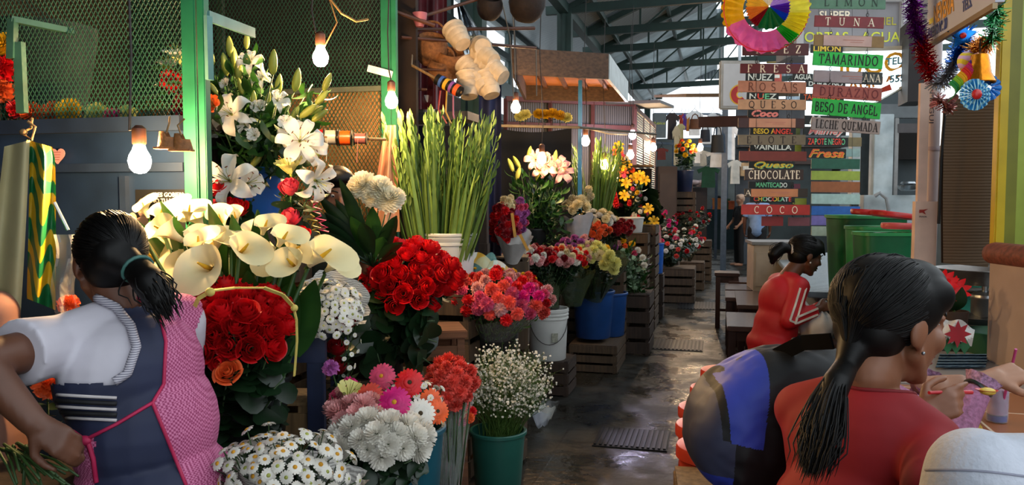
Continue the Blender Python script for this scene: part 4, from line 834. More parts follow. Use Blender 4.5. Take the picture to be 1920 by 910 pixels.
mb=MB();mb.grid(lambda u,v:V(lerp(735,838,u),lerp(-25,205,v),6.4-.5*v+.04*math.sin(u*22)),44,6);tag(mb.obj('maroon_plastic_sheet',mat('maroon_plastic','#571f24',.28,.25,5,.1)),'glossy maroon corrugated plastic sheet behind the hanging baskets','sheet')
mb=MB();mb.box(V(800,222,6.1),(.75,.3,.06));tag(mb.obj('stall_shelf_top',mat('shelf_grey','#4a4848',.7)),'narrow shelf above the dark curtain','shelf')
for px,w,h,c,lab in((775,.22,.1,'#8a8378','pale carton on the shelf above the dark curtain'),(802,.06,.14,'#c9ccd0','white carton standing at the shelf\'s middle'),(752,.1,.1,'#5a4038','brown carton at the left of the shelf')):
 q=V(px,212,6.05);t=thing('carton',lab,'box',q);mb=MB();mb.box((0,0,h/2-.02),(w,.15,h));mb.obj('body',mat('carton'+c[1:],c,.7,.15,12),t);mb=MB();mb.box((0,0,h-.018),(w*1.02,.155,.006));mb.obj('flap',mat('carton_flap'+c[1:],c,.8),t)
foil=mat('foil','#b9c4cc',.22,.15,6,.6,metal=.9,bscale=7)
mb=MB();mb.grid(lambda u,v:V(lerp(856,872,v)+u*lerp(12,60,v),lerp(8,112,v),7.2+.09*math.sin(u*13+v*3)+.06*math.sin(v*9)),26,16);tag(mb.obj('foil_sheet',foil),'crumpled silver foil sheet hanging behind the cream pots','foil')
rods=[((735,20,5.2),(815,48,5.3),.014,'brown rod slanting from the second green post'),((740,56,5.6),(1002,53,6.2),.013,'straight brown rod behind the foil above the cream pots'),((752,70,5.3),(1005,90,6.2),.011,'brown rod carrying the cream pots'),((795,30,5.4),(935,-14,5.8),.012,'upper brown rod crossing in front of the clerestory windows'),((735,128,5.6),(835,132,5.6),.01,'thin dark rod across the maroon sheet'),((735,168,5.6),(800,168,5.6),.01,'lower thin dark rod across the maroon sheet')]
for a,b,r,lab in rods:
 mb=MB();mb.tube([V(*a),V(*b)],r,7);tag(mb.obj('pole',mat('rusty_rod','#54301f',.6,.3,10)),lab,'rod')
for(pts,lab) in((((778,50,5.4),(774,90,5.4),(772,122,5.3)),'cord holding the spool stick'),(((938,-10,6.0),(956,70,6.0),(963,185,6.0)),'slack cord hanging right of the cream pots'),(((958,-10,6.2),(964,60,6.2),(966,150,6.2)),'straight cord beside the slack cord'),(((1005,90,6.6),(1006,180,6.6)),'cord hanging in front of the wooden canopy')):
 mb=MB();mb.tube([V(*q) for q in pts],.005,5);tag(mb.obj('string',mat('grey_cord','#7d7263',.8)),lab,'cord')
a,b=V(773,123,5.2),V(866,174,5.1);t=thing('spool_stick','slanting wooden stick carrying a black roll with coloured ribbons','stick',a)
mb=MB();mb.tube([(0,0,0),b-a],.009,8);mb.obj('stick',MATS['pale_wood'],t)
dv=(b-a).normalized();L0=(b-a).length
for k,(f0,f1,c,r) in enumerate(((.5,.98,'#14120f',.036),(.58,.63,'#3a5aa0',.039),(.67,.73,'#d0a030',.039),(.78,.83,'#7a4a90',.039),(.87,.94,'#d0552a',.039))):
 mb=MB();mb.lathe([(r,L0*f0),(r,L0*f1)],18,frame(dv).to_4x4(),True,True);mb.obj('roll' if k==0 else 'ribbon',mat('spool'+c[1:],c,.4),t)
def pot_mesh():
 mb=MB();mb.lathe([(.062,0),(.064,.01),(.074,.03),(.076,.055),(.07,.06),(.079,.075),(.083,.105),(.078,.11),(.088,.118),(.09,.13),(.084,.13)],24,cap0=True);mb.lathe([(.084,.13),(.06,.006)],24,cap0=False,cap1=True);return mb
pot=pot_mesh();PM=mat('cream_pot','#c2ae94',.6,.2,14,rand=.15);pme=pot.mesh('cream_pot',PM)
for px,py,dx,dz,dn,n in((880,182,.1,-1,.3,2),(910,168,.55,-.75,.5,4),(944,146,.7,-.6,.45,3),(905,88,.15,-.15,.9,1),(868,84,.35,-.6,.4,2),(922,180,.25,-.9,.3,2),(926,116,.6,-.5,.6,2)):
 ax=(RT*dx+ZU*dz-FH*dn).normalized()
 for k in range(n):
  o=link('cream_pot',pme,None,V(px,py,5.3)-ax*.052*k);o.scale=(.88,)*3;o.rotation_euler=frame(-ax).to_euler();tag(o,'cream plastic pot strung in the hanging cluster under the rods','pot','cream pots hanging in the cluster')
wick=mat('wicker','#8a5a34',.75,.35,45,.5);wick2=mat('dark_wicker_brown','#20130d',.8,.35,30,.5)
for(px,py,s,m_,lab) in((808,92,.13,wick,'brown wicker basket hanging left of the cream pots'),(845,118,.12,wick,'tan wicker basket with orange rim hanging above the spool stick'),(828,130,.11,wick,'lowest brown wicker basket, behind the spool stick'),(918,14,.1,wick2,'dark brown woven ball shaped basket hanging before the clerestory'),(988,8,.14,wick2,'dark brown woven bundle hanging top centre')):
 t=thing('hanging_basket',lab,'basket',V(px,py,5.7));mb=MB();n=16
 mb.lathe([(s*.55,-s*.8),(s*.8,-s*.5),(s*.95,0),(s*.9,s*.4),(s*.75,s*.7)],n);mb.lathe([(s*.7,s*.7),(s*.5,-s*.7)],n,cap0=False,cap1=True);mb.obj('body',m_,t).rotation_euler=(.5,.3,0)
 mb=MB();mb.tube([(s*.85*math.cos(a),0,s*.7+s*.8*math.sin(a)) for a in[PI*k/12 for k in range(13)]],.008,6);mb.obj('handle',m_,t)
q=V(787,36,5.3);mb=MB();mb.lathe([(.025,-.05),(.045,.0),(.05,.04)],16);tag(mb.obj('pink_cup',mat('dusty_pink','#a8606a',.5),loc=q),'small dusty pink cup hanging under the slanting brown rod','cup')
for k,c in enumerate(('#8f2030','#b08a30','#a05a80')):
 mb=MB();mb.tube([V(826+12*k,170,5.3),V(822+14*k,205+5*k,5.3),V(838+8*k,232,5.3)],.006,4);tag(mb.obj('ribbon_strand',mat('strand'+c[1:],c,.4)),['dark red','gold','mauve'][k]+' ribbon strand trailing below the spool stick','ribbon')
mb=MB();mb.grid(lambda u,v:V(840+22*u+8*v,222+42*v+10*math.sin(u*5),5.2+.03*math.sin(u*9+v*5)),8,8);tag(mb.obj('folded_leaf_foil',mat('olive_foil','#6b7450',.3,.3,9,.4,metal=.5)),'olive foil scrap hanging above the gladiolus tips','foil')
C=V(1070,138,8.0);t=thing('canopy','timber and board canopy lit orange beneath, hanging over the pink lily stall','canopy',C)
fb=[V(962,98,7.4),V(1140,110,7.6),V(1176,118,9.6),V(960,98,9.6)];dz=.24
bt=[V(966,152,7.4),V(1142,138,7.6),V(1168,178,9.6),V(960,170,9.6)]
mb=MB();z0=fb[0].z;zb=z0-.26
A=[Vector((p.x,p.y,z0)) for p in(V(962,98,7.3),VZ(1140,96,z0) if 0 else V(1140,98,7.6),V(1176,100,9.4),V(985,100,9.2))]
mb.add([a-C for a in A]+[a-C-Vector((0,0,.05)) for a in A],[(0,1,2,3),(7,6,5,4),(0,4,5,1),(1,5,6,2),(2,6,7,3),(3,7,4,0)]);mb.obj('roof_boards',mat('orange_board','#a8683a',.7,.35,3,.1),t)
for(i,j,m_) in((0,1,'fascia'),(1,2,'side_fascia'),(3,0,'fascia'),(2,3,'fascia')):
 mb=MB();mb.bar(A[i]-C-Vector((0,0,.1)),A[j]-C-Vector((0,0,.1)),.03,.24);mb.obj('fascia',wood('fascia_board','#4a3728',axis=0) if m_=='fascia' else MATS['white_paint'],t)
for f in(.2,.4,.6,.8):mb=MB();mb.bar(A[0].lerp(A[1],f)-C-Vector((0,0,.07)),A[3].lerp(A[2],f)-C-Vector((0,0,.07)),.04,.04);mb.obj('joist',MATS['rust_wood'],t)
bp=V(1088,170,7.9);mb=MB();mb.box((bp.x,bp.y,(bp.z+.1)/2),(.035,.035,bp.z+.1));tag(mb.obj('blue_pole',mat('blue_pole','#2a86b8',.45)),'thin bright blue pole under the timber canopy','pole')
def cabin(label,px0,px1,py0,d0,d1,m,name='market_cabin'):
 a,b=V(px0,py0,d0),V(px1,py0,d1);h=a.z;u=Vector((b.x-a.x,b.y-a.y,0));t=thing(name,label,'stall',(a.x,a.y,0));n=3
 mb=MB();mb.bar((0,0,h/2),Vector((u.x,u.y,h/2)),.03,h);mb.obj('sheet_wall',m,t)
 for k in range(n+1):
  p=u*(k/n);mb=MB();mb.bar(Vector((p.x,p.y-.05,0)),Vector((p.x,p.y-.05,h)),.045,.045);mb.obj('post',mat('maroon_steel','#4a1f1d',.6),t)
 for z in(h,h-.32):mb=MB();mb.bar(Vector((0,-.05,z)),Vector((u.x,u.y-.05,z)),.05,.06);mb.obj('rail',MATS['maroon_steel'],t)
 return t
tin2=wave('cabin_tin','#4c4a47','#2b2927',12,'X',.5,0,False,bump=.4)
cabin('grey corrugated cabin with maroon posts behind the canopy',950,1190,186,10.2,10.8,tin2)
shut=wave('shutter_slats','#87908d','#3f4644',9,'Z',.45,0,False,bump=.6)
cabin('second cabin with a pale roller shutter farther along the left side',1192,1228,205,10.8,13.5,shut)
mb=MB();mb.bar(V(1180,192,10.5),V(1215,202,12.5),.8,.04);tag(mb.obj('cabin_roof',mat('dark_tin','#3a3836',.6)),'dark sloping tin roof of the shuttered cabin','roof')
for px,py,k in((1010,215,'mum_yellow'),(1022,216,'mum_yellow'),(1036,214,'mum_yellow'),(1050,218,'mum_yellow'),(975,220,'mum_lemon'),(985,216,'mum_lemon'),(1062,222,'mum_lemon')):
 flower('yellow_chrysanthemum','yellow green bloom on the ledge above the black backdrop','flower','blooms above the black backdrop',V(px,240,8.2),V(px,py,8.2),FM[k,0],1.6,STEM,LEAF_MUM,-FH+ZU)
PL=V(1004,470,7.3)
for px,py,s,k in((1004,300,1.05,0),(1022,298,.9,1),(1028,312,1.1,0),(1052,322,1.2,0),(1045,310,1.0,0),(1012,318,.9,0)):flower('pink_lily','pale pink lily glowing by the bulb before the black backdrop','lily','pink lilies before the black backdrop',PL,V(px,py,7.1),FM['lily_pale_pink',k],s*1.12,STEM,LEAF_LILY,(-FH+ZU*.3+RT*rnd(-.2,.5)),ls=1.5)
for px,py in((962,314),(975,308),(990,292),(1040,300),(1005,330),(968,330)):flower('lily_bud','green lily bud beside the pink lilies before the black backdrop','lily','lily buds before the black backdrop',PL,V(px,py+8,7.1),FM['lily_bud',0],1.4,STEM,LEAF_LILY,ZU+RT*rnd(-.6,.3),part='bud',ls=1.5)
for k in range(34):
 p=V(1012+rnd(-45,50),rnd(345,440),rnd(6.9,7.3));t=thing('leafy_branch','leafy green branch of the bushy plant below the pink lilies','leaves',PL+Vector((rnd(-.08,.08),rnd(-.08,.08),0)),0,'green branches below the pink lilies');d=p-t.location;t.rotation_euler=frame(d).to_euler();link('stem',STEM,t,sc=(1,1,d.length));link('foliage',LEAF_THIN if k%2 else LEAF_LILY,t,sc=(1.5,1.5,d.length))
bucket('flower_bucket','dark bucket under the bushy green plant and pink lilies',PL,.16,.13,.2,MATS['black_tub']);stand(PL,.4,.4,'crate under the pink lily bucket')
HB=V(955,462,5.6);Hc=V(955,415,5.55)
bunch('red_carnation','deep red carnation in the tall cone bouquet left of the green plant','carnation','red carnations of the cone bouquet',[('carnation_deep_red',0),('carnation_red',0)],30,V(946,422,5.55),(.085,.09,.13),HB,(-.3,-1,.4),95,.9,None,None)
bunch('cream_carnation','cream carnation along the top of the cone bouquet','carnation','cream carnations of the cone bouquet',[('carnation_cream',0)],12,V(952,392,5.58),(.05,.06,.07),HB,(-.2,-.8,1),90,.85,None,None)
bunch('mauve_carnation','mauve pink carnation on the right of the cone bouquet','carnation','mauve carnations of the cone bouquet',[('carnation_lilac',0),('carnation_pink',0)],16,V(973,408,5.6),(.045,.06,.11),HB,(.6,-.8,.3),90,.85,None,None)
cone_wrap('white paper cone under the tall red, cream and mauve bouquet',V(960,490,5.6),V(965,440,5.5),.05,.13,mat('white_paper','#d9d8d4',.6,.06,20))
mb=MB();mb.bar(V(960,400,5.4),V(966,445,5.4),.02,.01,FH);mb.bar(V(975,440,5.42),V(990,470,5.4),.02,.01,FH);tag(mb.obj('gold_ribbon',mat('gold_band','#c58a20',.5)),'gold ribbon band down the tall cone bouquet','ribbon')
mb=MB();mb.tube([V(948,385,5.6),V(955,376,5.6),V(968,380,5.6),V(984,378,5.6),V(986,386,5.6),V(972,388,5.6)],.015,6);tag(mb.obj('green_bow',mat('green_ribbon','#0f7a4a',.4)),'green ribbon bow on top of the cone bouquet','ribbon')
q=V(948,470,5.7);crate('wooden box carrying the cone bouquet',(q.x,q.y+.05,0),.3,.34,q.z-.04,MATS['rough_wood'],.2,nsl=5)
WP=V(1030,700,6.35)
wl=V(1028,672,6.35);cr=crate('slatted dark crate under the white paint pail',(wl.x,wl.y+.06,0),.36,.36,wl.z-.003,MATS['dark_wood'],0,nsl=3)
bucket('paint_pail','white paint pail with wire handle standing on a crate beside the aisle',wl,.155,.14,.4,MATS['white_pail'],.006,True,ribs=3,rz=.25)
mb=MB();mb.box((0,0,0),(.05,.003,.07));o=mb.obj('worn_label',mat('worn_label','#8f8f80',.8,.4,60),None,wl+Vector((.08,-.14,.19)),False);o.rotation_euler=(0,0,.5);tag(o,'worn grey label on the white paint pail','label')
def mixed(label,group,cx,cy,d,rx,n,kinds,base,sc=1.,rz_=.09):
 return bunch('mixed_bloom',label,'flower',group,lambda i:random.choice(kinds),n,V(cx,cy,d),(rx,rx*.9,rz_),base,(0,-.45,1),85,sc,STEM,LEAF_MUM)
K1=[('carnation_red',0),('carnation_deep_red',0),('carnation_pale_pink',0),('carnation_white',0),('carnation_variegated',0)]
b1=V(1022,572,6.4)
mixed('red, pink or white carnation in the left of the long wrapped row','carnations in the left wrapped bunch',994,486,6.25,.2,56,K1,b1,.92)
mixed('red, pink or white carnation in the middle of the long wrapped row','carnations in the middle wrapped bunch',1060,488,6.35,.17,40,K1+[('carnation_orange',0),('carnation_lemon' if 0 else 'carnation_cream',0)],b1+Vector((.05,0,0)),.92)
mb_=V(1105,560,6.9)
mixed('pink or lilac bloom at the back of the long wrapped row','lilac blooms in the wrapped row',1085,466,6.9,.16,20,[('carnation_lilac',0),('mum_lilac',0),('carnation_pale_pink',0)],mb_,.95)
mixed('cream or pale yellow chrysanthemum in the right of the wrapped row','pale chrysanthemums in the wrapped row',1110,478,6.8,.14,16,[('mum_cream',0),('mum_lemon',0)],mb_,1.2)
for px,py,s in((1140,486,1.5),(1152,494,1.5),(1132,498,1.3),(1150,506,1.3),(1143,478,1.2)):flower('yellow_chrysanthemum','large lemon yellow chrysanthemum at the right end of the wrapped row','flower','lemon chrysanthemums of the wrapped row',mb_+Vector((.1,0,0)),V(px,py,6.6),FM['mum_lemon',0],s,STEM,LEAF_MUM,-FH+ZU*.5+RT*.4)
for px,py in((1128,470),(1138,466),(1098,498),(1094,490)):flower('yellow_bloom','golden yellow bloom among the wrapped row','flower','golden blooms among the wrapped row',mb_,V(px,py,6.75),FM['carnation_yellow',0],.9,STEM,LEAF_MUM,-FH+ZU)
M('dark_sleeve','#12160f',.35,.3,8)
cone_wrap('dark clear sleeve round the left wrapped carnations, standing in the white pail',wl+Vector((0,0,.38)),V(1012,512,6.4),.09,.19,film('dark_cello',(.04,.06,.03),.75,.15))
cone_wrap('dark clear sleeve round the middle carnations above the blue bucket',V(1075,572,6.6),V(1075,510,6.55),.07,.17,MATS['dark_cello'])
cone_wrap('clear sleeve round the yellow chrysanthemums above the blue bucket',V(1112,560,7.0),V(1138,480,6.85),.08,.2,MATS['dark_cello'])
bb=V(1112,632,7.25);bucket('flower_bucket','blue plastic bucket on a slatted crate beside the white pail',bb,.185,.155,.42,MATS['blue_tub'],.01)
bb2=V(1140,628,7.55);bucket('flower_bucket','second blue bucket tucked behind the first blue one',bb2,.175,.15,.4,MATS['blue_tub'],.01)
crate('slatted wooden fruit crate under the two blue buckets',(bb.x+.03,bb.y+.12,0),.42,.66,min(bb.z,bb2.z)-.004,MATS['rough_wood'],0,nsl=3)
GB_=V(1180,590,8.0)
for k in range(40):
 p=V(1178+rnd(-42,38),rnd(452,545),rnd(7.7,8.2));t=thing('leafy_branch','leafy branch of the variegated green bunch right of the wrapped row','leaves',GB_+Vector((rnd(-.1,.1),rnd(-.1,.1),0)),0,'variegated branches beside the wrapped row');d=p-t.location;t.rotation_euler=frame(d).to_euler();link('stem',STEM,t,sc=(1,1,d.length));link('foliage',leafv if k and k%2 else LEAF_LILY,t,sc=(1.4,1.4,d.length)) if k else link('foliage',LEAF_LILY,t,sc=(1.4,1.4,d.length))
 if k==0:leafv=leaf_cluster('foliage',mat('variegated_leaf','#7f9a78',.5,.5,30,trans=.1),9,.07,.02,.4,.98,.9,4)
for px,py,k in((1172,462,'carnation_orange'),(1185,458,'mum_yellow'),(1160,456,'carnation_pale_pink'),(1196,470,'mum_white'),(1205,484,'mum_white'),(1190,475,'carnation_pink'),(1168,452,'mum_yellow'),(1180,492,'mum_white'),(1208,498,'mum_white'),(1155,464,'carnation_lilac')):flower('mixed_bloom','small bloom dotted over the variegated green bunch','flower','blooms over the variegated bunch',GB_,V(px,py,7.9),FM[k,0],.9,STEM,LEAF_MUM,-FH+ZU)
q=V(1175,555,8.1);crate('dark upright crate under the variegated greens',(q.x,q.y,0),.5,.55,V(1178,548,8.0).z,MATS['dark_wood'],0,nsl=4)
cone_wrap('grey paper cornet holding cream blooms before the black backdrop',V(1085,470,7.3),V(1082,405,7.3),.06,.16,mat('grey_paper','#a9a6a8',.6,.1,20))
mixed('cream bloom in the grey paper cornet','cream blooms in the paper cornet',1081,392,7.3,.1,10,[('mum_cream',0),('carnation_cream',0)],V(1085,450,7.3),1.3)
sp=V(1118,480,7.9)
mixed('white spider chrysanthemum behind the wrapped row','white chrysanthemums behind the wrapped row',1120,415,7.9,.17,22,[('mum_cream',0),('mum_white',0)],sp,1.1)
mixed('orange chrysanthemum below the white ones behind the wrapped row','orange chrysanthemums behind the wrapped row',1112,438,7.6,.16,24,[('mum_orange',0),('carnation_orange',0)],sp,.9)
mixed('deep red bloom right of the orange chrysanthemums','deep red blooms behind the wrapped row',1158,432,8.0,.14,20,[('carnation_deep_red',0)],sp+Vector((.15,0,0)),1.2)
stand(Vector((sp.x,sp.y,sp.z)),.6,.5,'crate behind the wrapped row carrying white and orange chrysanthemums')
tb=V(1184,436,9.2);bucket('white_tub','white plastic tub beside the big colourful arrangement',tb,.14,.12,.17,MATS['white_pail']);stand(tb,.4,.4,'crate under the white plastic tub')
bl=V(1222,512,10.3);bucket('blue_barrel','tall blue barrel standing farther along the aisle',(bl.x,bl.y,bl.z),.15,.14,.38,mat('barrel_blue','#1c58b0',.4));crate('small crate under the tall blue barrel',(bl.x,bl.y,0),.3,.3,bl.z-.003,MATS['dark_wood'])
bg_=V(1220,452,10.3);t=thing('shopping_bag','red and pink printed plastic bag on top of the blue barrel','bag',(bg_.x,bg_.y,bl.z+.392));mb=MB();mb.grid(lambda u,v:((.13+.01*math.sin(u*25))*math.cos(2*PI*u)*(1-.2*v*v),.1*math.sin(2*PI*u)*(1-.3*v),.26*v),24,8,True);mb.obj('body',mat('bag_pink','#b06a68',.4,.2,12),t)
mb=MB();mb.box((0,-.1,.13),(.17,.01,.15));mb.obj('printed_panel',mat('bag_red','#b02a20',.4,.3,30),t)
AR=V(1185,420,9.6)
for k in range(90):
 f=k/90;px=1165+55*f*rnd(.2,1.2)+rnd(-10,10);py=lerp(290,430,f)+rnd(-8,8);kk=random.choice([('mum_orange',0),('carnation_coral',0),('carnation_white',0),('carnation_pink',0),('lily_yellow',0),('carnation_yellow',0),('mum_white',0),('carnation_red',0)])
 flower('arrangement_bloom','bright bloom in the tall mixed arrangement before the cabin shutter','flower','blooms of the tall mixed arrangement',AR+Vector((rnd(-.1,.1),0,rnd(0,.3))),V(px,py,9.5+rnd(-.2,.2)),FM[kk],.8,STEM,LEAF_MUM,-FH+ZU*.3,ls=1.6)
for px,py,k in((1158,285,'orange'),(1162,300,'yellow'),(1165,312,'yellow'),(1190,335,'yellow'),(1208,338,'yellow'),(1200,330,'yellow'),(1215,392,'yellow'),(1160,275,'yellow'),(1168,325,'orange')):flower('yellow_lily','yellow or orange lily at the top of the tall mixed arrangement','lily','lilies of the tall mixed arrangement',AR,V(px,py,9.4),FM['lily_'+k,0],.8,STEM,LEAF_LILY,-FH+ZU*.4+RT*rnd(-.3,.3))
for k in range(10):flower('red_gladiolus_bloom','red bloom on the drooping red spike left of the tall arrangement','flower','red blooms on the drooping spike',AR,V(1145+k*1.2,340+5*k,9.2),FM['carnation_red',0],1.1,None,None,-FH)
stand(Vector((AR.x,AR.y,AR.z)),.6,.6,'dark crate under the tall mixed arrangement')
for k in range(16):
 p=V(rnd(1150,1240),rnd(310,440),9.9);t=thing('leafy_branch','dark green branch behind the tall mixed arrangement','leaves',AR,0,'branches behind the tall arrangement');d=p-AR;t.rotation_euler=frame(d).to_euler();link('stem',STEM,t,sc=(1,1,d.length));link('foliage',LEAF_ROSE2,t,sc=(2.6,2.6,d.length))
gq=V(1110,432,8.8);gladioli('green gladiolus spear in the farther sheaf behind the blue pole','gladiolus spears in the farther sheaf',30,gq,.4,.2,gq.z,.75,1.0,.22);bucket('flower_bucket','dark vase of gladiolus spears behind the blue pole',gq,.15,.12,.2,MATS['black_tub']);stand(gq,.4,.4,'crate under the gladiolus vase behind the blue pole')
for px,py in((1104,355),(1108,368),(1100,375)):flower('cream_bloom','cream bloom in front of the farther gladiolus sheaf','flower','cream blooms before the farther sheaf',gq,V(px,py,8.6),FM['carnation_cream',0],1.2,STEM,None,-FH)
for(cx,cy,d,rx,n,base,lab,kinds) in((1255,466,12.0,.42,40,(1255,500),'small red, pink or white bloom in the low row beyond the blue barrel',[('carnation_red',0),('carnation_white',0),('carnation_coral',0),('mum_white',0),('carnation_pink',0)]),(1235,425,12.6,.3,20,(1240,470),'magenta bloom in the row behind the pink bag',[('carnation_magenta',0),('carnation_pink',0),('carnation_deep_red',0)]),(1302,415,15,.35,16,(1302,450),'dark red bloom in the farthest row near the crouching person',[('carnation_deep_red',0),('carnation_red',0)]),(1290,450,13.5,.3,16,(1290,490),'small white or coral bloom at the far end of the low row',[('carnation_coral',0),('mum_white',0),('carnation_red',0)])):
 bunch('row_bloom',lab,'flower',lab.split(' in ')[-1].split(' at ')[-1]+' blooms',lambda i:random.choice(kinds),n,V(cx,cy,d),(rx,rx,.22),V(base[0],base[1],d),(0,-.5,1),85,1.0,STEM,LEAF_MUM,jit=.3,ls=1.8)
 q=V(base[0],base[1],d);stand(Vector((q.x,q.y,q.z)),rx*1.8,rx*1.6,'dark crate under the '+lab.split(' in ')[-1].split(' at ')[-1])
for px,py,d,r,col,lab in((967,202,6.9,.042,(1,.62,.3),'bare lit bulb between the navy drape and the canopy'),(1016,298,6.85,.04,(1,.62,.3),'bare lit bulb among the pink lilies'),(1098,265,8.6,.045,(1,.6,.3),'bare lit bulb right of the blue pole'),(1133,310,8.8,.045,(1,.6,.3),'bare lit bulb in front of the farther gladioli'),(1186,254,10,.045,(.75,.7,1),'bluish white lit bulb before the cabin'),(1182,291,10,.045,(1,.68,.4),'bare lit bulb below the bluish one'),(1225,277,12.5,.05,(1,.66,.4),'bare lit bulb beside the roller shutter'),(1313,277,15,.055,(1,.6,.4),'bare lit bulb in front of the hanging clothes')):
 p=V(px,py,d);bulb(lab,p,[(0,0,0),(.01,0,.3),(-.02,0,.9),(0,0,1.6)],r,.22 if px==1016 else .4,col)
mb=MB();mb.tube([V(1085,238,8.3),V(1110,242,8.5),V(1140,250,8.8),V(1175,252,9.5)],.014,6);tag(mb.obj('light_rail',mat('pale_rail','#b8a890',.5)),'pale curved rail running right from the blue pole','rail')
t=thing('counter_board','pale board lit orange above the tall mixed arrangement','board',V(1198,312,10.0));mb=MB();mb.box((0,0,0),(.36,.3,.025));mb.obj('board',MATS['pale_wood'],t)
mb=MB();mb.box((0,.1,-.9),(.3,.04,1.75));mb.obj('leg',MATS['dark_wood'],t)
# ================================================================== RIGHT SIDE: FOOD COUNTERS AND SIGNS
M('hook_wire','#1d1c1c',.4,.2,20,metal=.6)
M('letter_cream','#f0e4cc',.6,.1,30);M('letter_dark','#2c1f1a',.6,.1,30);M('letter_brown','#6b3a26',.6,.1,30);M('letter_red','#6e1f22',.6,.1,30);M('letter_green','#22392c',.6);M('marker_black','#0e130e',.6)
BG='painted flavour boards of the front curtain'
def board(px0,px1,py0,py1,d,col,txt=None,lm=None,lab='',skew=0,hand=False,frac=.66,fx=(.12,.9),patch=None,name='flavour_board',th=.012,hooks=True,wob=0.,group=BG,rough=.5):
 a,b,c=V(px0,py0,d),V(px1,py0,d),V(px0,py1,d);W_=(b-a).length;H_=(a-c).length
 o=V((px0+px1)/2,(py0+py1)/2,d);t=thing(name,lab,'sign board',o,0,group);t.rotation_euler=(0,0,TH)
 t.rotation_euler=(0,math.atan2(skew,px1-px0),TH)
 mb=MB();mb.box((0,0,0),(W_,th,H_),bev=.0015);mb.obj('board',mat('board'+col.strip('#'),col,rough,.12,25),t)
 if txt:
  w=W_*(fx[1]-fx[0]);h=H_*frac;me=serif_mesh(txt,w,h,MATS[lm],hand,wob)
  link('lettering',me,t,(W_*((fx[0]+fx[1])/2-.5),-th/2-.0012,0),(PI/2,0,0))
 if patch:
  q0,q1,pc=patch;mb=MB();mb.box((W_*((q0+q1)/2-.5),-th/2-.002,0),(W_*(q1-q0),.003,H_*.92));mb.obj('pasted_strip',mat('strip'+pc.strip('#'),pc,.7,.1,18),t)
  mb=MB();mb.box((W_*.06,-th/2-.004,H_*.08),(W_*.3,.001,H_*.05));mb.box((W_*.1,-th/2-.004,-H_*.1),(W_*.18,.001,H_*.04));mb.obj('faded_writing',mat('faded_red_ink','#b0766a',.7),t)
 if hooks:
  for f in(-.26,.26):
   mb=MB();z=H_/2;mb.tube([(W_*f+.008*math.cos(k*PI/5),-.0,z+.012+.010*math.sin(k*PI/5)) for k in range(11)],.0018,5);mb.tube([(W_*f,0,z+.02),(W_*f+.003,0,z+.035)],.0015,4);mb.obj('hook',MATS['hook_wire'],t)
 return t
D1=4.75
board(1392,1516,82,104,D1,'#4a1a1e','NUEZ','letter_cream','dark red board lettered NUEZ, half hidden behind the paper ball',0,fx=(.2,.88))
board(1388,1514,120,138,D1,'#5a1418','FRESA','letter_cream','dark red board lettered FRESA',1,fx=(.1,.95),frac=.78)
board(1384,1511,153,174,D1+.02,'#b0785e','ROSAS','letter_brown','salmon coloured board lettered ROSAS',3,frac=.7,fx=(.14,.87))
board(1384,1511,187,206,D1,'#b58e6c','QUESO','letter_dark','tan board lettered QUESO',1,frac=.7,fx=(.15,.86))
board(1384,1508,222,240,D1+.02,'#3a1d1a',None,None,'dark brown board with a blank pink strip pasted over it, below QUESO',1,patch=(.16,.86,'#bc8a70'))
board(1384,1510,253,272,D1,'#6f6550','ELOTE','letter_dark','olive grey board lettered ELOTE',0,frac=.7,fx=(.12,.86))
board(1386,1512,284,302,D1,'#6f2a1e',None,None,'rusty red board without readable lettering below ELOTE',1)
board(1396,1506,318,338,D1,'#33221a','CHOCOLATE','letter_cream','dark brown board lettered CHOCOLATE',0,frac=.78,fx=(.06,.94))
board(1396,1514,354,370,D1,'#2e2418','A','letter_cream','dark board with a blank orange strip pasted over its lettering',0,patch=(.1,.84,'#bd7f58'),fx=(.0,.1))
board(1390,1518,384,403,D1,'#a8281e','COCO','letter_cream','bright red board lettered COCO at the bottom of the column',1,frac=.7,fx=(.18,.82))
board(1428,1468,406,424,D1+.04,'#7a1c1c',None,None,'small plain red board hanging below COCO',0)
board(1478,1518,408,424,D1+.04,'#6a3a44',None,None,'small plain mauve board right below COCO',0)
D2=4.9
board(1519,1660,-8,17,D2,'#4f7a60','LIMON','letter_green','grey green board lettered LIMON at the top',1,frac=.6,fx=(.18,.9))
board(1527,1657,31,52,D2,'#7a1f24','TUNA','letter_cream','dark red board lettered TUNA with a shiny end',4,frac=.68,fx=(.15,.86))
board(1526,1657,67,88,D2,'#8a6a34',None,None,'brass coloured board with a pale pink strip pasted across',4,patch=(.13,.82,'#c4a49c'))
board(1524,1655,100,126,D2,'#18b840','TAMARINDO','marker_black','bright green card handwritten TAMARINDO',8,True,.7,(.08,.93),wob=.06)
board(1525,1654,134,157,D2+.02,'#2c3230','ANA','letter_cream','dark board covered by a wrinkled grey strip, ending in ANA',5,frac=.6,fx=(.72,.97),patch=(.0,.7,'#9a8e92'))
board(1524,1653,162,186,D2,'#9c4a3c','DURAZNO','letter_red','brick red board lettered DURAZNO',8,frac=.66,fx=(.09,.95))
board(1522,1651,189,219,D2,'#16b038','BESO DE ANGEL','marker_black','bright green card handwritten BESO DE ANGEL',10,True,.58,(.04,.95),wob=.06)
board(1521,1650,224,248,D2,'#9a8a82','LECHE QUEMADA','letter_dark','pale grey board lettered LECHE QUEMADA',9,frac=.66,fx=(.06,.96))
B2='painted flavour boards of the rear curtain'
NEON={'o':'#f06a30','y':'#e8c83a','p':'#f0908a','g':'#6fd09a','w':'#dfe8e4','r':'#ea4a36'}
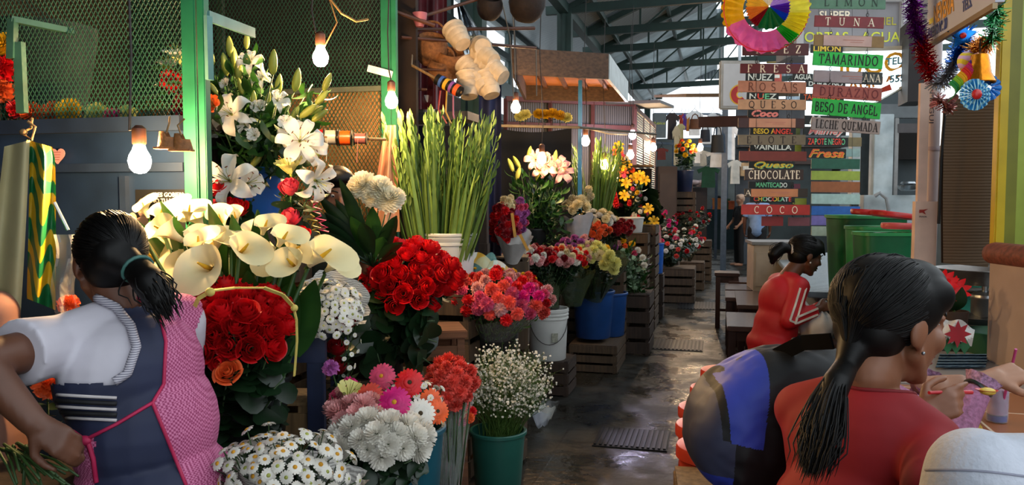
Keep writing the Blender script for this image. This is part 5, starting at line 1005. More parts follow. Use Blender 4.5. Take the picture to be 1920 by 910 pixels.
def neon(px0,px1,py0,py1,txt,cs,lab,script=False,d=5.7,col='#0f1413',part=.85):
 t=board(px0,px1,py0,py1,d,col,None,None,lab,1,group=B2,hooks=False,th=.01)
 W_=(V(px1,py0,d)-V(px0,py0,d)).length;H_=(V(px0,py0,d)-V(px0,py1,d)).length
 ms=[mat('paint_'+c,NEON[c],.5,.1,40) for c in cs]
 if script:
  me=text_mesh(txt,H_*1.15,ms[0],.0004,.35,.0012,1.25);me.transform(Matrix.Scale(1,4));wd=max(v.co.x for v in me.vertices)-min(v.co.x for v in me.vertices);k=W_*part/wd
  for v in me.vertices:v.co.x*=k
  link('lettering',me,t,(0,-.0075,0),(PI/2,0,0))
  me2=me.copy();me2.materials.clear();me2.materials.append(ms[-1]);link('lettering_shadow',me2,t,(.004,-.0062,-.005),(PI/2,0,0))
 else:
  mes=text_mesh(txt,H_*.95,ms[0],.0004,0,.0012)
  if len(ms)>1:
   for m_ in ms[1:]:mes.materials.append(m_)
   xs=[v.co.x for v in mes.vertices];x0,x1=min(xs),max(xs)
   for p in mes.polygons:p.material_index=int((p.center.x-x0)/(x1-x0+1e-6)*len(txt))%len(ms)
  xs=[v.co.x for v in mes.vertices];k=W_*part/(max(xs)-min(xs));c0=(max(xs)+min(xs))/2
  for v in mes.vertices:v.co.x=(v.co.x-c0)*k
  link('lettering',mes,t,(0,-.007,0),(PI/2,0,0))
neon(1398,1452,136,155,'NUEZ','w','black rear board lettered NUEZ in white, seen below FRESA')
neon(1400,1460,174,189,'NUEZ','wrg','black rear board with white, red and green letters, seen below ROSAS')
neon(1402,1460,206,220,'Coco','pp','black rear board with pink script, seen below QUESO',True)
neon(1406,1492,240,254,'BESO ANGEL','yyyyyrrrrr','black rear board lettered BESO ANGEL in yellow and red')
neon(1406,1490,270,284,'VAINILLA','w','black rear board with white letters, seen below ELOTE')
neon(1404,1490,303,316,'Queso','yg','black rear board with green and yellow script Queso',True)
neon(1404,1488,341,354,'MANTECADO','gggggggww','black rear board lettered MANTECADO in green',part=.7)
neon(1406,1490,368,380,'CHOCOLATE','rygwrygwr','black rear board lettered CHOCOLATE in mixed colours')
neon(1520,1580,84,100,'LIMON','y','black rear board with yellow letters, seen above TAMARINDO',d=5.9)
neon(1486,1524,138,152,'AGUA','w','black rear board lettered AGUA in white between the two columns')
neon(1510,1585,152,164,'DURAZNO','w','black rear board lettered DURAZNO in white',d=5.9)
neon(1500,1582,176,190,'TAMARINDO','o','black rear board lettered TAMARINDO in orange',d=5.9)
neon(1508,1588,217,234,'Mamey','ww','black rear board with white script, seen above LECHE QUEMADA',True,d=5.9)
neon(1506,1586,238,254,'Mamey','pw','black rear board with pink and white script Mamey',True,d=5.9)
neon(1508,1590,258,275,'ZAPOTE NEGRO','rrgrrgggrrrg','black rear board lettered ZAPOTE NEGRO in red and green',d=5.9)
neon(1508,1586,279,297,'Fresa','oy','black rear board with orange script Fresa',True,d=5.9)
for py0,py1,c,lab in((298,317,'#1f5c48','dark green'),(321,338,'#9ab044','lime green'),(341,361,'#9a5c34','brown orange'),(364,383,'#a9c8c4','pale mint, upper'),(387,404,'#2a66b8','bright blue'),(405,423,'#7a70b8','lilac'),(425,443,'#a8b8a8','pale mint, lower')):
 board(1521,1612,py0,py1,5.9,c,None,None,'plain %s board in the right rear column'%lab,1,group=B2,hooks=False)
for px0,px1,py0,py1,c,lab in((1560,1615,258,275,'#8a7a54','khaki board end'),(1560,1612,279,294,'#9ab8b4','pale aqua board end'),(1470,1502,272,296,'#8f9a30','olive yellow'),(1470,1500,345,358,'#6a3044','plum'),(1486,1512,372,384,'#8f9a30','small olive'),(1478,1500,240,254,'#6b7a46','moss green')):
 board(px0,px1,py0,py1,6.0,c,None,None,'plain %s peeking out behind the lettered rear boards'%lab,0,group=B2,hooks=False)
bl_=V(1380,-25,4.75);br_=V(1665,-30,4.95);t=thing('board_rail','steel rail overhead from which the flavour boards hang','rail',bl_)
mb=MB();mb.tube([(0,0,0),br_-bl_],.015,8);mb.tube([V(1385,-25,5.7)-bl_,V(1660,-25,5.9)-bl_],.015,8);mb.obj('rod',MATS['steel'],t)
for px,d,y1 in((1418,4.76,384),(1484,4.76,384),(1556,4.91,224),(1626,4.91,226),(1420,5.71,368),(1475,5.71,368),(1535,5.91,425),(1598,5.91,425)):
 mb=MB();mb.tube([V(px,-25,d)-bl_,V(px,y1,d)-bl_],.0016,4);mb.obj('hanging_wire',MATS['hook_wire'],t)
PBc=V(1437,16,4.3);t=thing('paper_ball','big rainbow folded paper rosette with a pink frilled rim, hanging by the signs','decoration',PBc,TH)
PR=.225
def fan(a0,a1,r0,r1,m,n,y0,amp,nm,y1=None):
 mb=MB();y1=y0 if y1 is None else y1
 def fn(u,v):
  a=R(lerp(a0,a1,u));r=lerp(r0,r1,v)*(1+.03*v*math.sin(u*n*PI));z=amp*v*(1-abs((u*n)%2-1)*2)
  return(r*math.cos(a),lerp(y0,y1,v)+z,r*math.sin(a))
 mb.grid(fn,n*2,5);mb.obj(nm,m,t)
def pap(n,c):return mat('paper_'+n,c,.6,.12,20,trans=.6)
for a0,a1,c,nm in((135,180,'#f2c84a','gold'),(180,215,'#e8943a','amber'),(215,240,'#a01828','crimson'),(240,318,'#0f6a34','green'),(318,340,'#1f6ae0','blue'),(340,372,'#6a32c0','violet'),(12,60,'#c0a0e8','lavender'),(60,135,'#e8e0c8','cream')):
 fan(a0,a1,.004,PR*.52,pap(nm,c),8,-.05,.012,'fan_segment',-.03)
for a0,a1,c,nm in((150,205,'#f2c21a','yellow'),(120,150,'#38c030','leaf'),(205,300,'#f070b8','pink'),(300,318,'#20b838','bright_green'),(318,352,'#eede30','lemon'),(-8,45,'#f2ee60','pale_lemon'),(45,120,'#f0a8d0','rose')):
 fan(a0,a1,PR*.53,PR*1.0,pap(nm,c),10,.02,.016,'rim_segment',-.03);fan(a0,a1,PR*.6,PR*1.02,pap(nm,c),10,.05,.016,'rim_segment',.04)
mb=MB();mb.tube([(PR*1.02*math.cos(a),.0,PR*1.02*math.sin(a)) for a in[2*PI*k/40 for k in range(41)]],.003,5);mb.obj('red_edge',mat('red_edge','#d8202c',.5),t)
mb=MB();mb.tube([(0,0,PR),(0,0,PR+.8)],.002,4);mb.obj('thread',MATS['hook_wire'],t)
t=thing('round_letter_sign','white framed sign with a red letter C edged yellow, left of the boards','sign',V(1386,160,6.6),TH);W_=.33;H_=.4
mb=MB();mb.box((0,0,0),(W_,.04,H_),bev=.01);mb.obj('frame',mat('sign_frame','#a8a8a4',.5),t);mb=MB();mb.box((0,-.02,0),(W_*.84,.01,H_*.86));mb.obj('panel',mat('sign_white','#c2c4c8',.4,.04),t)
def ringC(r0,r1,m,nm,y):
 mb=MB();vs=[];n=22
 for k in range(n+1):a=R(lerp(45,315,k/n));vs+=[(r0*math.cos(a),y,r0*math.sin(a)),(r1*math.cos(a),y,r1*math.sin(a))]
 mb.add(vs,[(2*k,2*k+1,2*k+3,2*k+2) for k in range(n)]);o=mb.obj(nm,m,t,(0,0,-.08))
ringC(.02,.085,mat('sign_yellow','#e8b82a',.5),'letter_edge',-.027);ringC(.03,.075,mat('sign_red','#b81e1a',.5),'letter',-.029)
mb=MB();mb.box((0,0,.5),(.02,.02,.7));mb.obj('hanger',MATS['steel'],t)
mb=MB();mb.bar(V(1306,180,9.5),V(1392,178,7.2),1.0,.03);tag(mb.obj('awning_board',mat('awning_tan','#6a5844',.7,.2,4)),'tan board awning over the far stall left of the signs','awning')
mb=MB();mb.box(V(1365,228,7.0),(.5,.06,.09));tag(mb.obj('dark_plank',mat('plank_red','#3a1d1a',.7)),'dark reddish plank edge left of the sign boards','plank')
t=thing('glass_cabinet','grey framed glass cabinet with yellow lettering behind the boards LIMON and TUNA','cabinet',V(1610,40,6.2),TH)
def loc(px,py,d,o):return Matrix.Rotation(-TH,3,'Z')@(V(px,py,d)-o)
o=t.location
mb=MB();a=loc(1500,-5,6.2,o);b=loc(1700,96,6.2,o)
mb.box(((a.x+b.x)/2,.3,(a.z+b.z)/2),(b.x-a.x,.5,a.z-b.z));mb.obj('body',mat('cabinet_grey','#7c7a7e',.5,.1,5),t)
mb=MB()
for z in(a.z,b.z):mb.box(((a.x+b.x)/2,.03,z),(b.x-a.x,.06,.06),bev=.01)
for x in(a.x,b.x):mb.box((x,.03,(a.z+b.z)/2),(.07,.06,a.z-b.z),bev=.01)
mb.obj('frame',mat('cabinet_frame','#a8a6a8',.4,.08,8),t)
for tx,px,py,sz,mm in(('ENIEL',1660,38,.085,'letter_yellow'),('TORTAS - AGUA',1595,68,.11,'letter_lemon'),('SUPER',1570,27,.09,'letter_cream')):
 l=loc(px,py,6.2,o);link('lettering',text_mesh(tx,sz,mat('letter_yellow','#a8a03a',.6) if mm=='letter_yellow' else mat('letter_lemon','#c9cc3a',.5) if mm=='letter_lemon' else MATS[mm],.001,bold=.001),t,(l.x,.046,l.z),(PI/2,0,0))
t=thing('light_box_sign','lit white box sign with yellow and red lettering behind the boards','lit sign',V(1610,160,5.9),TH);o=t.location
P=[loc(*q,o) for q in((1520,95,6.1),(1704,90,5.6),(1700,160,5.6),(1560,236,6.1),(1520,240,6.1))]
mb=MB();off=Vector((0,.12,0));mb.add(P+[p+off for p in P],[(0,4,3,2,1),(5,6,7,8,9)]+[(i,(i+1)%5,(i+1)%5+5,i+5) for i in range(5)]);mb.obj('lit_panel',emis('box_light','#e4f4fa',3.0),t,smooth=False)
mb=MB();mb.bar(P[2],P[3],.02,.02);mb.bar(P[0],P[1],.02,.03);mb.bar(P[1],P[2],.03,.03);mb.obj('frame',MATS['white_paint'],t)
def onbox(px,py):
 f=(px-1520)/184;return loc(px,py,lerp(6.1,5.6,f)-.01,o)
yaw=math.atan2(P[1].y-P[0].y,P[1].x-P[0].x)
for tx,px,py,s,c,ht in(('JUGOS',1645,122,.19,'#f0b418',1),('AGUAS',1640,158,.12,'#d8862a',1),('TELS',1680,115,.07,'#5aa0c0',1),('555',1682,148,.07,'#4a90b0',1)):
 l=onbox(px,py);link('lettering',text_mesh(tx,s,mat('signpaint'+c[1:],c,.5,.05),.001,bold=.002),t,(l.x,l.y-.004,l.z),(PI/2,0,yaw))
mb=MB();mb.bar(onbox(1640,178)-Vector((0,.006,0)),onbox(1670,164)-Vector((0,.006,0)),.002,.05);mb.obj('red_band',mat('band_red','#b8302a',.5),t)
mb=MB();mb.box(V(1712,120,5.55),(.12,.3,.55));tag(mb.obj('cabinet_side',mat('dark_cabinet','#20191a',.6)),'dark brown cabinet end right of the lit box sign','cabinet')
t=thing('stall_window','stall front with peeling white painted frame and a dark sheet painted as its shaded opening behind the green tubs','window frame',V(1670,300,6.8),TH);o=t.location
def bx(px0,px1,py0,py1,d,th,m,nm):
 a=loc(px0,py0,d,o);b=loc(px1,py1,d,o);mb=MB();mb.box(((a.x+b.x)/2,a.y,(a.z+b.z)/2),(abs(b.x-a.x),th,abs(a.z-b.z)),bev=.004);return mb.obj(nm,m,t)
peel=mat('peeling_white','#a9b2b4',.6,.35,5,.2)
bx(1600,1760,155,480,7.3,.04,mat('stall_inside','#3a4448',.7,.3,3),'back_panel');bx(1680,1760,232,300,7.2,.03,MATS['painted_shade'],'shade_sheet')  # near-black sheet stands in for the shade inside the opening
bx(1636,1672,215,368,6.8,.1,peel,'frame_post');bx(1596,1612,215,368,6.9,.08,peel,'frame_post');bx(1614,1637,240,366,7.0,.03,mat('dark_grey_panel','#3f4648',.5),'side_panel');bx(1596,1760,196,222,6.85,.06,mat('grey_header','#5e6264',.6,.1),'header');bx(1615,1735,366,420,6.7,.1,peel,'sill_board');bx(1680,1760,232,250,6.8,.05,mat('frame_dark','#4a4444',.6),'frame_rail');bx(1676,1684,222,368,6.8,.05,mat('frame_light','#8a8886',.6),'frame_post')
mb=MB();mb.lathe([(.05,0),(.075,.02),(.08,.045),(.076,.045),(.05,.01)],20);mb.lathe([(.02,.045),(.06,.06),(.05,.075)],20);tag(mb.obj('metal_dish',MATS['steel'],loc=V(1702,358,6.6)),'shiny metal dish standing on the peeling white sill','dish')
mb=MB();mb.tube([V(1640,368,6.6),V(1650,362,6.58),V(1662,372,6.57),V(1666,392,6.57),V(1664,410,6.6)],.016,8);tag(mb.obj('bent_pipe',mat('grey_pipe','#8d8f90',.5)),'short bent grey pipe before the peeling white sill','pipe')
sc0=V(1520,536,5.75);zc=.9
t=thing('steel_counter','long wet stainless counter behind the girl in the red jacket','counter',(1.15,7.9,0))
ml=wave('ribbed_steel','#8fa0a8','#5f6f78',7,'Y',.22,1.5,False,bump=.25)
mb=MB();mb.box((0,0,zc-.02),(1.1,4.2,.04),bev=.006);mb.obj('worktop',ml,t);mb=MB();mb.box((0.02,0,(zc-.04)/2),(1.0,4.1,zc-.04));mb.obj('base',mat('counter_grey','#4f5250',.6,.2,3),t)
cp=V(1452,475,8.6);t=thing('cream_cabinet','cream painted cabinet standing at the end of the steel counter','cabinet',(cp.x,cp.y,0),.1);h=V(1452,456,8.6).z
mb=MB();mb.box((0,0,h/2),(.5,.5,h),bev=.006);mb.obj('body',MATS['cream_paint'],t);mb=MB();mb.box((0,0,h+.01),(.54,.54,.03));mb.obj('top',mat('grey_top','#7c7c7a',.4),t)
for z in(.35,.75):mb=MB();mb.box((0,-.255,h*z),(.46,.012,h*.34),bev=.004);mb.obj('drawer',MATS['cream_paint'],t)
t=thing('tub_stand','plain grey stand carrying the green ice tubs','stand',(1.33,4.85,0));mb=MB();mb.box((0,0,zc-.02),(.8,1.6,.04),bev=.006);mb.obj('top',ml,t);mb=MB();mb.box((.02,0,(zc-.04)/2),(.7,1.5,zc-.04));mb.obj('base',MATS['counter_grey'],t)
M('tub_green','#0f5a34',.4,.2,10);M('tub_green_light','#2a8a4c',.4,.15,10);M('lid_red','#b8201e',.35,.12,10);M('lid_pink','#c04a48',.4,.12,10);M('ice','#cfd8dc',.3,.2,60,.8)
def tub(px0,px1,py,d,label,m,group=None,h=None):
 a,b=V(px0,py,d),V(px1,py,d);w=(b-a).length;c=(a+b)/2+FH*w*.4;z0=zc
 t=thing('ice_tub',label,'tub',(c.x,c.y,z0),TH);hh=c.z-z0;n=40
 def sq(r,z,k):a_=2*PI*k/n;c_,s_=math.cos(a_),math.sin(a_);e=(abs(c_)**5+abs(s_)**5)**-.2;return Vector((r*e*c_,r*.8*e*s_,z))
 def ring(prof,m_,nm,cap):
  mb=MB();vs=[sq(r,z,k) for r,z in prof for k in range(n)];fs=[(i*n+k,i*n+(k+1)%n,(i+1)*n+(k+1)%n,(i+1)*n+k) for i in range(len(prof)-1) for k in range(n)]
  if cap:fs.append(tuple((len(prof)-1)*n+k for k in range(n)))
  mb.add(vs,fs);mb.obj(nm,m_,t)
 ring([(w*.44,0),(w*.5,hh)],m,'body',False);ring([(w*.5,hh),(w*.52,hh+.004),(w*.52,hh-.015),(w*.47,hh-.02),(w*.44,hh-.06)],MATS['tub_green_light'],'rim',False);ring([(w*.47,hh-.025),(w*.3,hh-.008),(w*.1,hh)],MATS['ice'],'ice',True)
 return t
tub(1581,1712,406,5.2,'tall green ice tub at the back left of the group',MATS['tub_green']);tub(1612,1716,427,4.85,'lighter green ice tub in the middle of the group',MATS['tub_green_light']);tub(1624,1718,438,4.55,'dark green ice tub in front, topped with ice',MATS['tub_green'])
def lid(px0,px1,py,d,label,m,tilt=0,dz=0):
 a,b=V(px0,py,d),V(px1,py,d);w=(b-a).length/2;c=(a+b)/2+FH*w*.5;mb=MB();mb.lathe([(w*.9,-.02),(w,-.012),(w*1.02,.008),(w*.97,.016),(w*.9,.01),(w*.85,.002),(w*.3,.004),(.005,.006)],36,Matrix.Diagonal((1,.7,1,1)))
 o=mb.obj('red_tray',m,None,c);o.rotation_euler=(0,tilt,TH);return tag(o,label,'lid')
lid(1603,1668,398,5.0,'red lid lying on the ice of the tall tub',MATS['lid_red'],.05);lid(1643,1738,404,4.85,'broad red lid tilted across the middle of the tubs',MATS['lid_red'],.12);lid(1660,1722,424,4.6,'pinkish red lid on the front tub\'s ice',MATS['lid_pink'],.02)
pp=V(1742,400,4.0);t=thing('white_pipe','white plastic drain pipe running up beside the cardboard sheet','pipe',(pp.x,pp.y,0));mb=MB();mb.lathe([(.038,0),(.038,3.3)],24,cap1=True);mb.obj('pipe',mat('pvc','#b9a6a4',.35,.12,6),t);mb=MB();mb.lathe([(.041,1.78),(.042,1.785),(.042,1.79),(.041,1.8)],24,cap0=False);mb.obj('joint',mat('pvc_joint','#a8969a',.4),t)
l_=text_mesh('MAGUI',.05,mat('pipe_ink','#3a3644',.6),.0003);a=link('lettering',l_,t,(-.012,-.0385,V(1740,205,4.0).z),(PI/2,R(90),0));a.scale=(1,.6,1)
t=thing('carton_strip','tall pinkish cardboard strip before the white pipe with a small red printed mark','cardboard',V(1728,480,3.9),TH);o=t.location
bx2=loc(1711,378,3.9,o);bx3=loc(1752,575,3.9,o);mb=MB();mb.box(((bx2.x+bx3.x)/2,0,(bx2.z+bx3.z)/2),(bx3.x-bx2.x,.03,bx2.z-bx3.z));mb.box((loc(1720,200,3.95,o).x,.03,(loc(0,160,3.95,o).z+bx2.z)/2),(.045,.02,loc(0,160,3.95,o).z-bx2.z));mb.obj('sheet',mat('pink_carton','#d4b8aa',.75,.12,8),t)
l=loc(1729,398,3.88,o);mb=MB();mb.prism([(-.02,.012),(.0,.012),(.022,.016),(.004,.004),(.012,-.012),(-.004,-.002),(-.02,-.004)],.001,Matrix.Rotation(PI/2,4,'X'));mb.obj('red_mark',mat('red_stamp','#9a2a22',.6),t,(l.x,-.02,l.z));link('small_lettering',text_mesh('FRAGIL',.012,MATS['pipe_ink'],.0003),t,(l.x,-.018,l.z-.022),(PI/2,0,0))
t=thing('cardboard_sheet','large brown corrugated cardboard sheet hung on the right','cardboard',V(1810,340,3.75),TH);o=t.location
a=loc(1757,188,3.8,o);b=loc(1872,496,3.7,o);mb=MB();mb.grid(lambda u,v:(lerp(a.x,b.x,u)+.015*v*(1-u),.012*math.sin(u*4+v*3),lerp(a.z,b.z,v)-.02*u*v),10,12);mb.obj('sheet',wave('corrugated_card','#5c4630','#55402b',22,'Z',.8,.5,False,bump=.2),t);mb=MB();mb.grid(lambda u,v:(lerp(a.x,b.x,u)+.015*v*(1-u),.018+.012*math.sin(u*4+v*3),lerp(a.z,b.z,v)-.02*u*v),10,12);mb.obj('backing',MATS['dark_brown'],t)
mb=MB();mb.tube([V(1772,205,3.7),V(1764,300,3.7),V(1760,420,3.72)],.007,6);tag(mb.obj('black_cable',MATS['hook_wire']),'black cable running down the left edge of the cardboard sheet','cable')
mb=MB();mb.box(V(1862,395,3.55),(.02,.01,.12));tag(mb.obj('grey_tool',mat('tool_grey','#4a5460',.4)),'grey handle hanging at the right edge of the cardboard','tool')
t=thing('shop_sign','white shop sign with blue lettering PUESTO N. 20 and yellow lettering overhead','shop sign',V(1790,40,3.2));o=t.location
A_,B_,C_,D_=V(1737,84,3.5),V(1866,4,2.75),V(1866,-120,2.75),V(1742,-90,3.5)
ux=(B_-A_).normalized();n_=ux.cross(ZU).normalized();Ms=Matrix((Vector((ux.x,ux.y,0)).normalized(),-n_,ZU)).transposed()
t.rotation_euler=Ms.to_euler();inv=Ms.transposed()
Q=[inv@(p-o) for p in(A_,B_,C_,D_)];off=Vector((0,.03,0))
mb=MB();mb.add(Q+[q+off for q in Q],[(0,1,2,3),(7,6,5,4)]+[(i,i+4,(i+1)%4+4,(i+1)%4) for i in range(4)]);mb.obj('panel',mat('sign_lilac','#b4b6c6',.4,.06,4),t,smooth=False)
mb=MB();mb.bar(Q[0]-Vector((0,.0,.012)),Q[1]-Vector((0,0,.012)),.016,.02);mb.obj('bottom_rail',mat('brass_rail','#8a7656',.35,.15,8,metal=.5),t)
sl=math.atan2((Q[1]-Q[0]).z,(Q[1]-Q[0]).x)
def onsign(px,py,tx,size,m,bold=.001,sx=.7):
 ln=(px-1737)/129;p=inv@(V(px,py,lerp(3.5,2.75,ln))-o);link('lettering',text_mesh(tx,size,m,.0006,bold=bold,sx=sx),t,(p.x,lerp(Q[0].y,Q[1].y,ln)-.003,p.z),(PI/2,-sl,0))
onsign(1763,55,'PUESTO N\u00ba. 20',.062,mat('sign_blue','#3c4a86',.5),.0012,.62);onsign(1822,8,'TELS.',.06,MATS['sign_blue'],.001,.75);onsign(1776,18,'NEVERIA',.11,mat('sign_orange','#d89a3a',.5),.002,.6);onsign(1850,-15,'55',.04,MATS['sign_blue'])
mb=MB();mb.bar(inv@(V(1745,42,3.46)-o)-Vector((0,.006,0)),inv@(V(1800,6,3.15)-o)-Vector((0,.006,0)),.002,.022);mb.obj('yellow_band',mat('sign_band','#d8cc2a',.5),t)
t=thing('price_list','narrow strip of small printed notes beside the shop sign','price list',V(1730,30,3.6),TH);mb=MB();mb.box((0,0,0),(.05,.01,.36));mb.obj('sheet',mat('list_grey','#9a948c',.6,.1),t)
for k in range(9):mb=MB();mb.box((0,-.006,.15-.035*k),(.038,.001,.008));mb.obj('printed_line',MATS['pipe_ink'],t)
def tinsel(mb,pts,r,n,sd):
 rg=random.Random(sd);pts=[Vector(p) for p in pts];seg=[(pts[i+1]-pts[i]).length for i in range(len(pts)-1)];tot=sum(seg)
 for _ in range(n):
  s=rg.uniform(0,tot);i=0
  while s>seg[i] and i<len(seg)-1:s-=seg[i];i+=1
  p=pts[i].lerp(pts[i+1],s/seg[i]);dv=Vector((rg.gauss(0,1),rg.gauss(0,1),rg.gauss(0,1))).normalized();e=p+dv*r*rg.uniform(.55,1.1);x=dv.orthogonal().normalized()*.0035;tw=dv.cross(x)
  mb.add([p+x,p-x,e-x*.6+tw*.6,e+x*.6+tw*.6],[(0,1,2,3)])
 return mb
def tins(n,c):return mat('tinsel_'+n,c,.18,.25,40,metal=.85,rand=0)
t=thing('tinsel_garland','shiny tinsel garland hanging in purple, red, silver, blue and gold beside the shop sign','garland',V(1740,120,3.35));o=t.location
for nm,c,pts,n in(('purple','#8a1fa0',((1710,-20,3.4),(1716,40,3.4),(1728,85,3.38)),620),('red','#c01828',((1728,82,3.38),(1738,120,3.36),(1752,150,3.34)),520),('silver','#c4c8d0',((1752,155,3.33),(1772,152,3.3),(1790,118,3.28)),520),('blue','#1f7ad8',((1790,118,3.28),(1803,85,3.26),(1812,62,3.24)),420),('gold','#d8841c',((1822,92,3.2),(1840,88,3.15),(1858,76,3.1)),420),('green','#0f7a3c',((1858,78,3.1),(1866,40,3.05),(1870,10,3.0)),220)):
 tinsel(MB(),[V(*q)-o for q in pts],.05,n,len(nm)).obj('tinsel',tins(nm,c),t,smooth=False)
def ornament(px,py,d,name,label,cat,builder):
 t=thing(name,label,cat,V(px,py,d),TH);builder(t);return t
def star(t):
 mb=MB();pts=[]
 for k in range(10):a=PI/2+k*PI/5;r=.06 if k%2==0 else .028;pts.append((r*math.cos(a),r*math.sin(a)))
 mb.prism(pts,.012,Matrix.Rotation(PI/2,4,'X'));mb.obj('star',tins('blue','#1f7ad8'),t);mb=MB();mb.ball((0,-.016,0),.012);mb.obj('red_bead',MATS['lid_red'],t)
ornament(1802,68,3.2,'tinsel_star','blue foil star at the top of the garland','ornament',star)
def bell(t):
 mb=MB();mb.lathe([(.012,.07),(.03,.06),(.036,.03),(.042,-.01),(.06,-.045),(.058,-.05),(.04,-.02),(.01,.05)],20);mb.obj('bell',tins('gold','#d8841c'),t);mb=MB();mb.ball((0,0,-.05),.014);mb.obj('clapper',tins('gold','#d8841c'),t);mb=MB();mb.tube([(0,0,.07),(0,0,.12)],.003,5);mb.obj('loop',MATS['hook_wire'],t)
ornament(1836,132,3.1,'foil_bell','gold foil bell hanging below the gold tinsel','ornament',bell)
def bow(t):
 mb=MB()
 for s in(-1,1):mb.grid(lambda u,v:(s*.05*v,.02*math.sin(u*PI*2)*v,.03*v*(u-.5)*2),8,5)
 tinsel(mb,[(-.03,0,.02),(.03,0,-.04)],.04,160,3);mb.obj('tinsel_figure',tins('rose','#c8948c'),t,smooth=False)
ornament(1770,190,3.25,'foil_figure','rose silver foil figure hanging below the silver tinsel','ornament',bow)
def rain(t):
 for k,c in enumerate(('#3a1a90','#c0206a','#d83028','#e8b020','#8ac030','#20904a')):
  mb=MB();a0=40+k*24
  mb.grid(lambda u,v:(-.085*(k/5+u*.2)*.9+.02+.02*math.sin(v*3),-.02*math.sin(v*PI)+.003*math.sin(u*20),.05-.1*(k+u)/6+.045*(v-.5)*1.6),8,6);mb.obj('paper_band',mat('rainbow'+c[1:],c,.5,.1,trans=.2),t)
ornament(1812,150,3.1,'rainbow_streamer','rainbow folded paper streamer beside the gold bell','ornament',rain)
def pin(t):
 mb=MB()
 for k in range(18):a=2*PI*k/18;mb.grid(lambda u,v:((.012+.048*v)*math.cos(a+(u-.5)*.33),-.012*math.sin(u*PI)-.01*(1-v),(.012+.048*v)*math.sin(a+(u-.5)*.33)),3,3)
 mb.obj('petal_ring',wave('pinwheel','#1a86c8','#a8dce0',25,'X',.5,3,True,trans=.2),t);mb=MB();mb.ball((0,-.02,0),(.02,.012,.02));mb.obj('centre',MATS['lid_red'],t)
ornament(1826,178,3.05,'paper_flower','blue and white paper flower with red centre under the gold bell','ornament',pin)
def pin2(t):
 mb=MB()
 for k in range(12):a=2*PI*k/12;mb.grid(lambda u,v:((.01+.04*v)*math.cos(a+(u-.5)*.5),-.01*math.sin(u*PI),(.01+.04*v)*math.sin(a+(u-.5)*.5)),3,3)
 mb.obj('petal_ring',mat('paper_sky','#1f7ad0',.5,.1,trans=.2),t)
ornament(1852,165,3.12,'paper_flower','plain blue paper flower right of the blue and white one','ornament',pin2)
def disc_(t):
 mb=MB();mb.lathe([(.002,-.01),(.03,-.012),(.042,0),(.03,.012),(.002,.01)],20,Matrix.Rotation(PI/2,4,'X'));mb.obj('disc',wave('swirl','#e0c830','#d8b0d0',12,'Z',.4,6,True),t)
ornament(1814,116,3.16,'swirl_disc','round yellow and pink swirled ornament above the rainbow streamer','ornament',disc_)
yp=V(1874,300,3.32);t=thing('yellow_post','yellow painted square post at the right edge','post',(yp.x,yp.y,0),TH);zc_=V(1868,474,3.3).z;mb=MB();mb.box((0,0,zc_+.95),(.042,.04,1.9),bev=.005);mb.obj('post',mat('yellow_paint','#b49a1a',.35,.15,6),t);mb=MB();mb.box((.055,.03,zc_+.95),(.06,.03,1.9));mb.obj('side_strip',mat('olive_paint','#6a6a14',.45,.15,6),t)
mb=MB();mb.box((V(1948,200,3.3).x,V(1948,200,3.3).y+.08,zc_+.95),(.16,.02,1.9),Matrix.Rotation(TH,4,'Z'));tag(mb.obj('lime_panel',mat('lime_paint','#8f9c3a',.4,.2,4)),'lime green glossy panel right of the yellow post','panel')
wa,wb=V(1868,470,3.3),V(2060,560,2.75);zt_=V(1868,476,3.3).z
t=thing('counter_wall','beige plastered low wall with a rounded brown wooden cap at the right','wall',(wa.x,wa.y,0));u=Vector((wb.x-wa.x,wb.y-wa.y,0))
mb=MB();zb_=(zt_+.835)/2;mb.bar((0,0,zb_),u+Vector((0,0,zb_)),.05,zt_-.875);mb.obj('plaster',mat('beige_plaster','#9c8a82',.7,.12,5,.1),t)
mb=MB();un=u.normalized();mb.tube([Vector((0,0,zt_))-un*.045,Vector((0,0,zt_))-un*.03,Vector((0,0,zt_)),u+Vector((0,0,zt_))],[.015,.042,.048,.048],14);mb.obj('cap_rail',wood('cap_wood','#6a3626',axis=0),t)
t=thing('tiled_bar','tiled bar counter in front of the woman in the red top','counter',(1.08,2.2,0))
tm=mat('terracotta_tile','#8a5636',.35,.15,6);N=tm.node_tree.nodes;L=tm.node_tree.links;bk=N.new('ShaderNodeTexBrick');bk.offset=0;bk.inputs['Scale'].default_value=1;bk.inputs['Brick Width'].default_value=.3;bk.inputs['Row Height'].default_value=.3;bk.inputs['Mortar Size'].default_value=.004;bk.inputs['Color1'].default_value=lin('#8f5a3a')+(1,);bk.inputs['Color2'].default_value=lin('#7d4c30')+(1,);bk.inputs['Mortar'].default_value=lin('#c9b9a4')+(1,)
L.new(next(n for n in N if n.type=='TEX_COORD').outputs['Object'],bk.inputs['Vector']);L.new(bk.outputs['Color'],N['Principled BSDF'].inputs['Base Color'])
mb=MB();mb.box((0,-.2,.845),(1.0,2.3,.05),bev=.01);mb.obj('tiled_top',tm,t);mb=MB();mb.box((.1,-.2,.41),(.75,2.2,.82));mb.obj('base',mat('bar_base','#7a6250',.7,.2,4),t)
mb=MB();mb.box((0,1.32,.845),(1.0,.72,.05),bev=.01);mb.obj('grey_end',mat('grey_stone','#8c8682',.4,.1,6),t);mb=MB();mb.box((.1,1.3,.41),(.75,.7,.82));mb.obj('end_base',MATS['bar_base'],t)
t=thing('turquoise_rack','turquoise painted plank rack behind the bar, with worn paint','rack',V(1830,560,3.9),TH);o=t.location
tq=mat('turquoise_paint','#1d8a78',.55,.35,7,.15)
